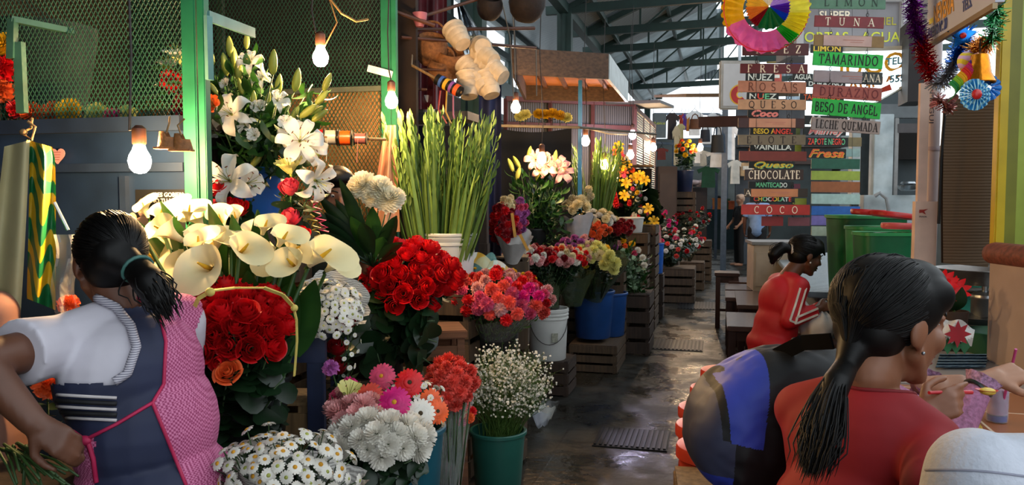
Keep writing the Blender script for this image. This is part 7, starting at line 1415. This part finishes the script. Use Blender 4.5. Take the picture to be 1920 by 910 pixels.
B=Body();torso(B,.012);B.chain([shl,el_l.lerp(shl,.1)],[.058,.054],False,True);B.chain([shr,el_r],[.056,.052],False,True);B.chain([el_l,wl_h.lerp(el_l,.45)],[.056,.042],False,True);B.chain([el_r,wr_h.lerp(el_r,.4)],[.054,.042],False,True)
nn=(Hd.c-NB).normalized();redtop=mat('red_knit','#92101a',.75,.12,9,.25,bscale=5)
me=B.mesh('red_top',[redtop],.007,16)
bm=bmesh.new();bm.from_mesh(me);bmesh.ops.delete(bm,geom=[v for v in bm.verts if(v.co-(NB+ZU*.06+wf*.035)).length<.112],context='VERTS');bm.to_mesh(me);bm.free();rt_o=attach(me,'red_top',root)
bm=bmesh.new();bm.from_mesh(me);lp=[v.co.copy() for v in bm.verts if any(e.is_boundary for e in v.link_edges)];bm.free()
cc=sum(lp,Vector())/len(lp);lp.sort(key=lambda q:math.atan2((q-cc).dot(wf),(q-cc).dot(wl_)));n=len(lp);ring=[sum((lp[(i+j)%n] for j in range(-5,6)),Vector())/11 for i in range(0,n,3)];ring.append(ring[0])
mb=MB();mb.tube(ring,.005,6,False);mb.obj('neckline',mat('red_band_knit','#7a0c16',.7),rt_o,smooth='all')
B=Body();hair_cap(Hd,B);tie=V(1585,690,1.62)
Bt=[tie,V(1568,720,1.57),V(1552,770,1.53),V(1540,820,1.5),V(1528,862,1.49)]
B.cap(Hd.p(0,-.065,-.03),tie,.045,.022);B.chain(Bt,[.024,.028,.026,.02,.006])
attach(B.mesh('hair',MATS['hair_black'],.006,5),'hair',root)
strands(Hd,tie,900,0,0,4,root,Bt+[V(1520,885,1.49)],spread=.016,rr=.0013)
tail=MB()
for k in range(10):tail.tube([tie-root.location+RT*rnd(-.02,.02),V(1560+rnd(-40,10),760,1.52)-root.location,V(1520+rnd(-40,20),850+rnd(-40,30),1.5)-root.location],[.0015,.0012,.0004],4,False)
tail.obj('loose_hair',MATS['hair_black'],lasthair(root),smooth='all')
Hd.face_parts(root)
mb=MB();mb.ball(Hd.p(.082,.004,-.048)-root.location,.004);mb.obj('earring',MATS['steel'],root)
sp0=tipsL[0];sa=V(1742,737,1.78);sb=V(1822,736,1.84);sc_=V(1850,736,1.86);t=thing('spoon','red plastic spoon holding a yellow mouthful in the woman\'s hand','spoon',sa)
mb=MB();mb.tube([(0,0,0),(sb-sa)*.5+ZU*.002,sb-sa],[.004,.0035,.005],8);mb.obj('handle',mat('spoon_red','#c01e2c',.3,.08,20),t)
ub=(sc_-sa).normalized();mb=MB();Q=Matrix((ub,ZU.cross(ub),ZU)).transposed().to_4x4();mb.grid(lambda u,v:(sc_-sa)+Q.to_3x3()@Vector((.032*v*math.cos(2*PI*u),.02*v*math.sin(2*PI*u),.009*(v*v-1)+.006)),20,6,True);mb.obj('bowl',MATS['spoon_red'],t)
mb=MB();mb.ball(sc_-sa+ZU*.003-FH*.004,(.024,.014,.009),14,8,Q);mb.obj('food',mat('custard','#d8b84a',.5,.25,40,.3),t)
# ------------------------------------------------------------------ companion in lilac lace, mostly hidden behind her
c2=V(1650,720,2.35);root=thing('person','person in a lilac lace top beyond the woman in red, hands busy over the bar','person',(c2.x,c2.y,.65));pf=RT*.95+FH*.3;pl=ZU.cross(pf.normalized())
B=Body();H2=HeadF(V(1662,600,2.4),RT*.9+FH*.4-ZU*.3,(0,0,1),1.0);H2.build(B,c2)
def t2(B,g):
 M_=Matrix.Rotation(math.atan2(pf.y,pf.x)-PI/2,4,'Z');B.cap(c2-ZU*.04,c2+pl*.15-ZU*.07,.05+g,.05+g);B.cap(c2-ZU*.04,c2-pl*.15-ZU*.07,.05+g,.05+g);B.ell(c2-ZU*.18,(.155+g,.1+g,.14+g),M_);B.ell(c2-ZU*.38,(.16+g,.12+g,.17+g),M_)
t2(B,0);sl2,sr2=c2+pl*.15-ZU*.07,c2-pl*.15-ZU*.07
e_r=V(1775,830,2.16);w_r=V(1838,722,2.18);e_l=V(1700,800,2.45);w_l=V(1742,722,2.3)
B.chain([sr2,e_r,w_r],[.045,.04,.026]);B.chain([sl2,e_l,w_l],[.045,.04,.026])
hand(B,w_r+RT*.02+ZU*.015,RT*.9+ZU*.2,ZU*.8-FH*.5,1.1,(.35,.6,.8,.95),(.3,.3),1)
hand(B,w_l,RT*.75+ZU*.05-FH*.3,ZU*.75-FH*.6,1.15,(.75,.85,.9,.95),(.5,.6),1)
for e in(1,-1):B.chain([c2-ZU*.5+pl*.09*e,c2-ZU*.5+pl*.1*e+pf*.35,c2-ZU*.9+pl*.1*e+pf*.3],[.085,.06,.045])
attach(B.mesh('body',MATS['skin_light'],.0055,3),'body',root)
lace=mat('lilac_lace','#a06a8c',.8,.3,90,.5);B=Body();t2(B,.012);B.chain([sr2,e_r,w_r.lerp(e_r,.06)],[.058,.056,.036],False,True);B.chain([sl2,e_l,w_l.lerp(e_l,.08)],[.058,.056,.036],False,True);attach(B.mesh('lace_top',lace,.007,4),'lace_top',root)
B=Body();hair_cap(H2,B);attach(B.mesh('hair',MATS['hair_black'],.008,4),'hair',root);H2.face_parts(root)
mb=MB();d_=(w_r-e_r).normalized();Q=frame(d_);mb.tube([w_r-d_*.012+Q@Vector((.033*math.cos(a),.033*math.sin(a),.006*math.sin(2*a)))-root.location for a in[2*PI*k/20 for k in range(21)]],.006,6);mb.obj('bracelet',mat('dark_bead','#26302c',.3,.4,60),root)
for W_,nm in((w_r-d_*.004,'lace_cuff'),(w_l-(w_l-e_l).normalized()*.01,'lace_cuff')):
 mb=MB();q=frame((w_r-e_r) if W_ is not None and(W_-w_r).length<.1 else(w_l-e_l));mb.grid(lambda u,v:W_-root.location+q@Vector(((.036+.01*v+.003*math.sin(2*PI*u*9)*v)*math.cos(2*PI*u),(.036+.01*v+.003*math.sin(2*PI*u*9)*v)*math.sin(2*PI*u),.025*v)),40,4,True);mb.obj(nm,mat('lace_cuff','#b08ab0',.7,.5,120,.5),root,smooth='all')
# ------------------------------------------------------------------ person in the white sweater at the lower right
c3=V(2075,850,1.22);root=thing('person','person in a white sweater whose shoulder fills the lower right corner','person',(c3.x,c3.y,.6));pf3=(RT*.75+FH*.66).normalized();pl3=ZU.cross(pf3)
B=Body();H3=HeadF(V(2180,640,1.3),RT*.9+FH*.4,(0,0,1),1.0);H3.build(B,c3+ZU*.02);M3=Matrix.Rotation(math.atan2(pf3.y,pf3.x)-PI/2,4,'Z')
shL=V(1830,893,1.18);shR=c3-pl3*.16-ZU*.05;hp3=V(1930,1250,1.2);hp3.z=.7
def t3(B,g):
 B.cap(c3-ZU*.035,shL,.05+g,.05+g);B.cap(c3-ZU*.1-RT*.02,shL-ZU*.03+RT*.03,.08+g,.06+g);B.cap(c3-ZU*.04,shR,.05+g,.055+g);B.ell(c3-ZU*.15-RT*.07,(.165+g,.12+g,.14+g),M3);B.ell(hp3+ZU*.14,(.165+g,.13+g,.2+g),M3);B.ell(hp3,(.18+g,.15+g,.13),M3)
t3(B,0);eL3=V(1778,1080,1.22);wL3=V(1960,1120,1.42);eR3=shR-ZU*.26+pf3*.05;wR3=eR3+pf3*.2+ZU*.02
B.chain([shL,eL3,wL3],[.05,.042,.028]);B.chain([shR,eR3,wR3],[.05,.042,.028]);hand(B,wL3,pf3,ZU);hand(B,wR3,pf3,ZU)
for e in(1,-1):B.chain([hp3+pl3*.09*e,hp3+pl3*.1*e+pf3*.38,hp3+pl3*.1*e+pf3*.33-ZU*.42],[.085,.06,.045])
attach(B.mesh('body',MATS['skin_light'],.008,3),'body',root)
swt=mat('white_sweater','#bfc4d0',.85,.06,30,.2,bscale=120);B=Body();t3(B,.014);B.chain([shL,eL3,wL3.lerp(eL3,.15)],[.072,.062,.045],False,True);B.chain([shR,eR3,wR3.lerp(eR3,.15)],[.07,.06,.045],False,True)
attach(B.mesh('sweater',swt,.008,14),'sweater',root)
B=Body();hair_cap(H3,B);attach(B.mesh('hair',MATS['hair_black'],.009,4),'hair',root);H3.face_parts(root)
sw_=next(o for o in root.children if o.name.startswith('sweater'));bv3=BVHTree.FromPolygons([v.co for v in sw_.data.vertices],[p.vertices for p in sw_.data.polygons])
pp=[]
for k in range(26):
 q=V(lerp(1735,1935,k/25),882+14*k/25-5*math.sin(k/25*PI),1);h_=bv3.ray_cast(CAM-root.location,(q-CAM).normalized())
 if h_[0] is not None:pp.append(h_[0])
if len(pp)>2:mb=MB();mb.tube(pp,.002,5);mb.obj('shoulder_seam',mat('sweater_seam','#8a8c9c',.8),sw_,smooth='all')
# ------------------------------------------------------------------ backpack
bp_c=V(1440,785,1.98);t=thing('backpack','blue and black backpack hanging behind the woman in the red top','backpack',bp_c,TH)
bl_=mat('pack_blue','#3446b4',.55,.15,9,.3,bscale=6);bk_=mat('pack_black','#101114',.6,.3,9,.3,bscale=6);gr_=mat('pack_grey','#3a3f58',.55,.15,9,.3,bscale=6)
def sgn(c,e):return math.copysign(abs(c)**e,c)
mb=MB();nu,nv=420,260;W3,D3,H3_=.17,.14,.18
def bpf(u,v):
 a=2*PI*u;b=PI*(v-.5);r=max(.02,abs(math.cos(b)))**.62
 x=W3*sgn(math.cos(a),.72)*r;y=D3*sgn(math.sin(a),.72)*r;z=H3_*sgn(math.sin(b),.8)
 x+=.03*(z/H3_)-(.05*(1-(z/H3_)**2)*(x<0)*.6)+.055*(z/H3_)**2*(1 if z>0 else .3);n_=noise.noise(Vector((x*14,y*14,z*14)))*.008+noise.noise(Vector((x*34,y*34,z*34)))*.003;return(x*(1+n_*3),y+n_,z+n_)
vs0=len(mb.v);mb.grid(bpf,nu,nv,True);mi=[]
for f in mb.f:
 c=sum((Vector(mb.v[i]) for i in f),Vector())/len(f);x,z=c.x,c.z
 px,py=1440+x*757,785-z*757
 eb=lerp(1416,1400,min(1,max(0,(py-661)/150)));wl0=1338+6*min(1,max(0,(py-704)/94)) if py>704 else lerp(1416,1338,((py-655)/49)**.8 if py>655 else 0)
 if py<801+(px-1344)*.22:k=1 if px>eb else 0 if px>wl0 else 1 if px>wl0-13 and py>690 else 2
 else:k=1 if px>1352 else 2 if py<868 else 0
 mi.append(k)
mb.m=mi;mb.obj('shell',[bl_,bk_,gr_],t,smooth='all')
for s_ in(0,):
 mb=MB();a,b=(V(1455,668,1.95),V(1560,640,1.78)) if s_==0 else(V(1490,690,1.9),V(1575,700,1.7));pts=[a-t.location,a.lerp(b,.5)+ZU*.015-t.location,b-t.location];pts=[Matrix.Rotation(-TH,3,'Z')@p for p in pts]
 for i in range(2):mb.bar(pts[i],pts[i+1],.006,.036,(0,-.4,1))
 mb.obj('shoulder_strap',mat('strap_grey','#0c0d0f',.9,.2,20,spec=.1),t)
mb=MB();mb.tube([(.03,-.02,.17),(.05,-.03,.2),(.09,-.03,.205),(.12,-.02,.18)],.008,6);mb.obj('grab_handle',bk_,t)
# ------------------------------------------------------------------ girl in the red track jacket
gd=5.35;gf=(RT*.97+FH*.2).normalized();gl=ZU.cross(gf);NG=V(1478,520,gd);hipg=V(1445,650,gd)
root=thing('person','girl in a red track jacket with white stripes, bent over sewing on a bench','person',(hipg.x,hipg.y,.5));HG=HeadF(V(1511,478,gd),RT*.93+FH*.1-ZU*.32,(0,0,1),1.08)
B=Body();HG.build(B,NG);MG=Matrix.Rotation(math.atan2(gf.y,gf.x)-PI/2,4,'Z');sgr=NG-gl*.14-ZU*.05+gf*.0;sgl=NG+gl*.14-ZU*.05
egr=V(1480,602,gd-.2);wgr=V(1535,580,gd-.16);egl=V(1500,600,gd+.2);wgl=V(1548,572,gd+.05)
def tg(B,g):
 B.cap(NG-ZU*.03,sgr,.05+g,.05+g);B.cap(NG-ZU*.03,sgl,.05+g,.05+g);B.ell(NG.lerp(hipg,.35)-gf*.02,(.15+g,.11+g,.15+g),MG);B.ell(NG.lerp(hipg,.72),(.15+g,.12+g,.16+g),MG);B.cap(NG.lerp(hipg,.25),hipg,.1+g,.135+g)
tg(B,0);B.ell(hipg,(.17,.14,.12),MG);B.chain([sgr,egr,wgr],[.045,.038,.025]);B.chain([sgl,egl,wgl],[.045,.038,.025]);hand(B,wgr,RT*.9+ZU*.25,-FH+ZU*.3,.9,(.5,.6,.7,.7),(.4,.4),-1);hand(B,wgl,RT*.9-ZU*.1,ZU,.9)
for e in(1,-1):B.chain([hipg+gl*.09*e,hipg+gl*.1*e+gf*.38,hipg+gl*.1*e+gf*.33-ZU*.42],[.085,.06,.042]);B.cap(hipg+gl*.1*e+gf*.32-ZU*.47,hipg+gl*.1*e+gf*.46-ZU*.48,.035,.03)
attach(B.mesh('body',MATS['skin_dark'],.008,3),'body',root)
jm=mat('jacket_red','#b80f1c',.6,.12,6,.25,bscale=7);B=Body();tg(B,.018);B.ell(hipg+ZU*.03,(.185,.155,.1),MG);B.cap(NG+gf*.01,NG+ZU*.02+gf*.02,.07,.066,False,True);B.chain([sgr,egr,wgr.lerp(egr,.1)],[.064,.058,.046],False,True);B.chain([sgl,egl,wgl.lerp(egl,.1)],[.064,.056,.046],False,True);jk=attach(B.mesh('track_jacket',jm,.009,18),'track_jacket',root)
wh=mat('stripe_white','#d8d4cc',.6)
for off in(-.02,.022):
 mb=MB();dn=(egr-sgr).normalized();pf_=(wgr-egr).normalized();s_=-FH
 P_=[sgr+s_*.062+gf*off-ZU*.0,sgr.lerp(egr,.5)+s_*.064+gf*off,egr+s_*.06+gf*off*.9+ZU*(off*-.6),egr.lerp(wgr,.15)+s_*.058+ZU*(off*.9),wgr.lerp(egr,.12)+s_*.049+ZU*off*.95]
 P_=[p-root.location for p in P_]
 for i in range(4):mb.bar(P_[i],P_[i+1],.012,.006,FH)
 mb.obj('sleeve_stripe',wh,jk)
B=Body();hair_cap(HG,B);tg_=HG.p(-.0,-.115,.0);B.cap(HG.p(0,-.08,.01),tg_,.045,.03);Bt=[tg_,tg_-RT*.05+ZU*.01,tg_-RT*.1-ZU*.035,tg_-RT*.11-ZU*.09];B.chain(Bt,[.028,.04,.042,.018]);HG.cap(B,(.02,.085,.06),(.03,.105,.03),.014,.006);attach(B.mesh('hair',MATS['hair_black'],.009,3),'hair',root);strands(HG,tg_,200,0,0,9,root,Bt,spread=.018,rr=.002)
HG.face_parts(root,'lip_dark')
mb=MB();Q=frame(RT);mb.tube([tg_+RT*.012+Q@Vector((.036*math.cos(a),.036*math.sin(a),0))-root.location for a in[2*PI*k/16 for k in range(17)]],.009,6);mb.obj('white_hair_tie',wh,lasthair(root));mb=MB();mb.ball(tg_+ZU*.04+RT*.02-root.location,.014);mb.obj('orange_hair_tie',mat('tie_orange','#d8502a',.6),lasthair(root))
mb=MB();mb.ball(HG.p(.085,.002,-.045)-root.location,.006);mb.obj('earring',wh,root)
lap=V(1532,606,gd-.12);t=thing('white_cloth','bundle of white cloth in the lap of the girl in the red jacket','cloth',lap);mb=MB()
mb.grid(lambda u,v:RT*((.1+.012*math.sin(u*31))*math.cos(2*PI*u)*math.sin(PI*v))+FH*(.12*math.sin(2*PI*u)*math.sin(PI*v))+ZU*(.105*math.cos(PI*v)+.012*math.sin(u*40+v*9)-.02),40,16,True);mb.obj('fabric',mat('white_linen','#c8c4c0',.8,.08,14,.3),t)
mb=MB();mb.grid(lambda u,v:RT*(-.1+.2*u)+FH*(.1-.06*v)+ZU*(.12+.03*math.sin(u*9)-.04*v),14,5);mb.obj('fold',MATS['white_linen'],t)
# ------------------------------------------------------------------ woman in the apron
ad_=2.0;af=(FH*.6-RT*.8).normalized();al=ZU.cross(af);NA=V(232,572,2.02);root=thing('person','woman in a navy and pink gingham apron with white sleeves, arranging stems at left','person',(NA.x,NA.y,.0))
HA=HeadF(V(208,490,2.03),FH*.85-RT*.5-ZU*.3,(0,0,1),1.0);hipa=V(285,930,2.05);B=Body();HA.build(B,NA);MA=Matrix.Rotation(math.atan2(af.y,af.x)-PI/2,4,'Z')
sal=NA+al*.15-ZU*.08-RT*.02;sar=NA-al*.15-ZU*.06;eal=V(-40,680,1.72);wal=V(60,790,1.72);ear_=V(330,760,2.3);war=V(200,800,2.42)
def ta(B,g):
 B.cap(NA-ZU*.03,sal,.052+g,.058+g);B.cap(NA-ZU*.03,sar,.052+g,.056+g);B.ell(NA-ZU*.17-af*.03,(.165+g,.125+g,.15+g),MA);B.ell(NA.lerp(hipa,.62)-af*.02,(.165+g,.145+g,.17+g),MA);B.ell(hipa-af*.02,(.19+g,.18+g,.15+g),MA)
ta(B,0);B.chain([sal,eal,wal],[.052,.046,.03]);B.chain([sar,ear_,war],[.05,.042,.028]);hand(B,wal,RT*.7-ZU*.5,-FH*.7+ZU*.4,1.0,(.5,.6,.7,.8),(.4,.4),1);hand(B,war,-RT*.7+FH*.3-ZU*.2,ZU)
for e in(1,-1):B.chain([hipa+al*.09*e,hipa+al*.1*e-ZU*.38,hipa+al*.1*e-ZU*(hipa.z-.08)],[.09,.06,.042]);q=hipa+al*.1*e;B.cap(Vector((q.x,q.y,.04)),Vector((q.x,q.y,.035))+af*.16,.038,.03)
attach(B.mesh('body',MATS['skin_dark'],.007,3),'body',root)
B=Body();ta(B,.009);B.chain([sal,sal.lerp(eal,.5)],[.072,.08],False,True);B.chain([sar,sar.lerp(ear_,.5)],[.068,.07],False,True);attach(B.mesh('white_shirt',mat('white_shirt','#c6c2cc',.8,.05,12,.3,bscale=6),.007,4),'white_shirt',root)
navy=mat('apron_navy','#1d2440',.7,.15,10,.2,bscale=8);ging=None
def gingham(name,c1,c2,s):
 m=mat(name,c1,.75,.05,10);N=m.node_tree.nodes;L=m.node_tree.links;tc=next(n for n in N if n.type=='TEX_COORD');ck=N.new('ShaderNodeTexChecker');ck.inputs['Scale'].default_value=s;ck.inputs['Color1'].default_value=lin(c1)+(1,);ck.inputs['Color2'].default_value=lin(c2)+(1,);mp=N.new('ShaderNodeMapping');mp.inputs['Rotation'].default_value=(0,0,-math.atan2(af.y,af.x));L.new(tc.outputs['Object'],mp.inputs[0]);L.new(mp.outputs[0],ck.inputs[0]);L.new(ck.outputs[0],N['Principled BSDF'].inputs['Base Color']);return m
ging=gingham('pink_gingham','#c8749a','#963864',190)
def itp(t,u):
 for(u0,x0),(u1,x1) in zip(t,t[1:]):
  if u0>=u>=u1:return lerp(x0,x1,(u0-u)/(u0-u1))
 return t[0][1] if u>t[0][0] else t[-1][1]
SEAM=[(545,243),(590,300),(640,312),(720,308),(755,287),(910,350),(990,380)]
WAIST=[(95,765),(125,805),(160,825),(220,795),(287,755)]
ARM=[(555,175),(575,218),(610,246),(650,257),(700,240),(716,215)]
def itp(t,u):
 for(u0,x0),(u1,x1) in zip(t,t[1:]):
  if u0<=u<=u1:return lerp(x0,x1,(u-u0)/(u1-u0))
 return t[0][1] if u<t[0][0] else t[-1][1]
def cls(p):
 x,y=proj(p)
 if x>itp(SEAM,y):return 1
 return 1 if x<178 and y>itp(WAIST,x) else 0
B=Body();ta(B,.02);me=B.mesh('apron',[navy,ging],.0065,4,cls)
bv=BVHTree.FromPolygons([v.co for v in me.vertices],[p.vertices for p in me.polygons]);bm=bmesh.new();bm.from_mesh(me);bmesh.ops.delete(bm,geom=[v for v in bm.verts if(v.co-(NA+ZU*.05+af*.01)).length<.088 or(proj(v.co)[1]<718 and proj(v.co)[0]<itp(ARM,proj(v.co)[1]) and(v.co-NA).dot(al)>-.02) or(v.co-(sar-al*.05-ZU*.03)).length<.085],context='VERTS');bm.to_mesh(me);bm.free();ap_o=attach(me,'apron',root)
def onap(x,y,off=.003):
 h=bv.ray_cast(CAM,(V(x,y,1)-CAM).normalized());return(h[0]-FH*off-root.location) if h[0] is not None else None
def apline(nm,pts,r,m):
 mb=MB();pp=[]
 for i in range(len(pts)-1):
  for j in range(6):t_=j/6;pp.append(onap(lerp(pts[i][0],pts[i+1][0],t_),lerp(pts[i][1],pts[i+1][1],t_)))
 pp.append(onap(*pts[-1]));pp=[p for p in pp if p is not None]
 pp=[p for i,p in enumerate(pp) if i==0 or(p-pp[i-1]).length<.06]
 if len(pp)>2:mb.tube(pp,r,6);mb.obj(nm,m,ap_o,smooth='all')
pip=mat('crimson_piping','#b01c4c',.6)
apline('piping',[(x,y) for y,x in SEAM[:-1]],.0045,pip);apline('piping',WAIST[::-1],.0045,pip)
apline('tie_string',[(165,826),(176,860),(182,905)],.006,pip)
c=onap(160,826) or NA-root.location-FH*.15-ZU*.34;mb=MB();mb.ball(c,(.018,.012,.012));mb.tube([c,c-RT*.025+ZU*.02,c-RT*.035-ZU*.005,c],.006,6);mb.obj('tie_bow',pip,ap_o)
for y,mm in((743,'trim_white'),(754,'trim_black'),(765,'trim_white'),(775,'trim_black'),(785,'trim_white')):apline('stripe',[(108,y-3),(160,y),(220,y+3)],.004 if mm=='trim_white' else .006,mat('trim_white','#bdb6b6',.7) if mm=='trim_white' else mat('trim_black','#0c0c10',.7))
apline('armhole_trim',[(x,y) for y,x in ARM],.011,wave('rib_trim','#c8c4cc','#7a7888',60,'Z',.7))
B=Body();hair_cap(HA,B);ta_=V(258,505,1.95);B.cap(HA.p(0,-.08,.0),ta_,.055,.03);Bt=[ta_,V(280,530,1.92),V(298,560,1.91),V(314,592,1.92)];B.chain(Bt,[.034,.04,.034,.008]);attach(B.mesh('hair',MATS['hair_black'],.0065,4),'hair',root);strands(HA,ta_,420,0,0,12,root,Bt,spread=.018);HA.face_parts(root,'lip_dark')
mb=MB();mb.tube([ta_+frame(Bt[1]-Bt[0])@Vector((.036*math.cos(a),.036*math.sin(a),0))-root.location for a in[2*PI*k/16 for k in range(17)]],.005,6);mb.obj('hair_tie',mat('tie_teal','#3a6a62',.6),lasthair(root))
# ------------------------------------------------------------------ seller half hidden by the palm leaves
cS=V(640,430,3.6);root=thing('person','seller with black hair half hidden behind the dark palm leaves and pompoms','person',(cS.x,cS.y,.5));HS=HeadF(V(634,362,3.62),-FH*.85+RT*.3-ZU*.2,(0,0,1),1.0);B=Body();HS.build(B,cS)
def ts(B,g):B.cap(cS-ZU*.03,cS+RT*.15-ZU*.07,.05+g,.05+g);B.cap(cS-ZU*.03,cS-RT*.15-ZU*.07,.05+g,.05+g);B.ell(cS-ZU*.2,(.155+g,.11+g,.17+g),Matrix.Rotation(TH,4,'Z'));B.ell(cS-ZU*.42,(.16+g,.12+g,.17+g),Matrix.Rotation(TH,4,'Z'))
ts(B,0);hS=V(684,478,3.28);B.chain([cS+RT*.15-ZU*.07,cS+RT*.2-ZU*.25-FH*.1,hS-ZU*.05+FH*.04],[.045,.038,.026]);hand(B,hS-ZU*.05+FH*.04,ZU*.8-FH*.3,RT*.3-FH,1.,(.6,.9,1.,1.),(.5,.6),-1);B.chain([cS-RT*.15-ZU*.07,cS-RT*.2-ZU*.28,cS-RT*.05-ZU*.3-FH*.15],[.045,.038,.026])
for e in(1,-1):B.chain([cS-ZU*.5+RT*.09*e,cS-ZU*.75+RT*.09*e,Vector((cS.x,cS.y,.08))+RT*.09*e],[.085,.06,.04])
attach(B.mesh('body',MATS['skin_tan'],.008,3),'body',root);B=Body();ts(B,.015);attach(B.mesh('dark_top',mat('seller_top','#23302c',.8),.009,4),'dark_top',root);B=Body();hair_cap(HS,B);attach(B.mesh('hair',MATS['hair_black'],.008,4),'hair',root);HS.face_parts(root)
cP=V(-70,560,2.35);root=thing('person','person in a peach top cut off by the left edge of the picture','person',(cP.x,cP.y,.5));B=Body();HP=HeadF(V(-110,470,2.4),RT*.7+FH*.3-ZU*.2);HP.build(B,cP);sP=V(-12,588,2.3)
def tp(B,g):B.cap(cP-ZU*.03,sP,.05+g,.055+g);B.cap(cP-ZU*.03,cP-RT*.16-ZU*.06,.05+g,.05+g);B.ell(cP-ZU*.2,(.15+g,.11+g,.17+g));B.ell(cP-ZU*.45,(.16+g,.12+g,.2+g))
tp(B,0);eP=V(10,720,2.3);B.chain([sP,eP,V(60,790,2.3)],[.048,.04,.028]);hand(B,V(60,790,2.3),RT-ZU*.3,ZU);
for e in(1,-1):B.chain([cP-ZU*.6+RT*.09*e,Vector((cP.x,cP.y,.08))+RT*.09*e],[.085,.045])
attach(B.mesh('body',MATS['skin_tan'],.009,3),'body',root);B=Body();tp(B,.014);B.chain([sP,sP.lerp(eP,.55)],[.066,.06],False,True);attach(B.mesh('peach_top',mat('peach_top','#8a6050',.8,.1,9),.009,5),'peach_top',root);B=Body();hair_cap(HP,B);attach(B.mesh('hair',MATS['hair_black'],.01,3),'hair',root);HP.face_parts(root)
mb=MB();q=frame(eP-sP);c_=sP.lerp(eP,.56)-root.location;mb.tube([c_+q@Vector((.05*math.cos(a),.05*math.sin(a),0)) for a in[2*PI*k/16 for k in range(17)]],.008,6);mb.obj('knit_cuff',mat('knit_cuff','#6a5a34',.8,.4,60),root)
# ------------------------------------------------------------------ distant people
def far_person(label,foot,h,fwd,tops,legs,skin='skin_tan',pose='stand',arm=0.,capm=None):
 fwd=Vector(fwd).normalized();lf=ZU.cross(fwd);k=h/1.7;r=thing('person',label,'person',foot);foot=Vector(foot);Mz=Matrix.Rotation(math.atan2(fwd.y,fwd.x)-PI/2,4,'Z')
 if pose=='stand':hp,ch,nk,hd=[foot+ZU*z*k for z in(.92,1.2,1.42,1.58)];kn=[foot+lf*.09*e*k+ZU*.48*k+fwd*.02 for e in(1,-1)];ft=[foot+lf*.1*e*k+ZU*.05 for e in(1,-1)]
 else:hp,ch,nk,hd=foot+ZU*.62*k-fwd*.2,foot+ZU*.85*k+fwd*.08,foot+ZU*.92*k+fwd*.3,foot+ZU*.98*k+fwd*.45;kn=[foot+lf*.12*e*k+ZU*.42*k+fwd*.12 for e in(1,-1)];ft=[foot+lf*.12*e*k+ZU*.05-fwd*.1 for e in(1,-1)]
 sh=[nk+lf*.17*e*k-ZU*.06 for e in(1,-1)];el=[sh[i]+lf*(.06 if i==0 else-.06)-ZU*.27*k+fwd*arm*.1 for i in(0,1)];wr=[el[i]-ZU*.2*k*(1-arm)+fwd*.22*(arm+.1) for i in(0,1)]
 H=HeadF(hd,fwd-ZU*.15,(0,0,1),k);B=Body();H.build(B,nk);B.ell(ch,(.15*k,.11*k,.18*k),Mz);B.ell(hp,(.16*k,.12*k,.12*k),Mz);B.cap(hp,ch,.12*k,.12*k);B.cap(ch,nk-ZU*.04,.11*k,.06)
 for i in(0,1):B.cap(nk-ZU*.05,sh[i],.05,.052);B.chain([sh[i],el[i],wr[i]],[.046*k,.038*k,.026*k]);hand(B,wr[i],(wr[i]-el[i]),lf if i==0 else-lf,k);B.chain([hp+lf*.08*(1 if i==0 else-1),kn[i],ft[i]],[.085*k,.058*k,.04*k]);B.cap(ft[i],ft[i]+fwd*.15,.04,.03)
 attach(B.mesh('body',MATS[skin],.014,2),'body',r)
 B=Body();B.ell(ch,(.17*k,.13*k,.2*k),Mz);B.cap(hp,ch,.15*k,.13*k);B.cap(ch,nk-ZU*.04,.12*k,.07)
 for i in(0,1):B.cap(nk-ZU*.05,sh[i],.062,.066);B.chain([sh[i],el[i].lerp(sh[i],.25)],[.064,.058],False,True)
 attach(B.mesh('shirt',mat(*tops),.014,3),'shirt',r)
 B=Body();B.ell(hp,(.175*k,.14*k,.12*k),Mz)
 for i in(0,1):B.chain([hp+lf*.08*(1 if i==0 else-1),kn[i],ft[i]+ZU*.03],[.1*k,.075*k,.06*k],False,True)
 attach(B.mesh('trousers',mat(*legs),.014,3),'trousers',r);B=Body();hair_cap(H,B)
 attach(B.mesh('hair' if capm is None else 'cap',MATS['hair_black'] if capm is None else mat(*capm),.014,3),'hair' if capm is None else 'cap',r);H.face_parts(r)
fb=VZ(1418,522,0);far_person('man in light blue shirt standing with his back turned, behind the boards',(fb.x,fb.y,0),1.72,FH+RT*.4,('shirt_blue','#7d9cc8',.7,.12,9),('trousers_dark','#14151a',.8),'skin_dark')
fb=VZ(1386,500,0);far_person('person in a beige cap and dark clothes left of the blue shirted man',(fb.x,fb.y,0),1.62,-FH*.2-RT,('dark_coat','#1a1718',.8),('dark_legs','#121214',.8),'skin_light','stand',.4,('cap_beige','#b89a84',.8,.15,20))
fb=VZ(1332,466,0);far_person('person in black bending down near the far end of the aisle',(fb.x,fb.y,0),1.7,-RT+FH*.2,('black_jacket','#141213',.85),('black_trousers','#101012',.8),'skin_dark','crouch',.2)
fb=V(1348,410,24.6);far_person('person in a bright blue top behind the far end counter',(fb.x,fb.y+.35,0),1.6,-FH,('top_bright_blue','#2244a0',.7),('far_trousers','#1a1a20',.8),'skin_dark')
# ------------------------------------------------------------------ seats under the seated people
for c,lab in((NB-wf*.1,'round red stool under the woman in the red top'),(Vector((c2.x,c2.y,0))-pf*.05,'round red stool under the person in lilac lace'),(Vector((hp3.x,hp3.y,0)),'round red stool under the person in the white sweater')):dup(st0,(c.x,c.y,0),(0,0,.4),lab,sc=(1,1,.96))
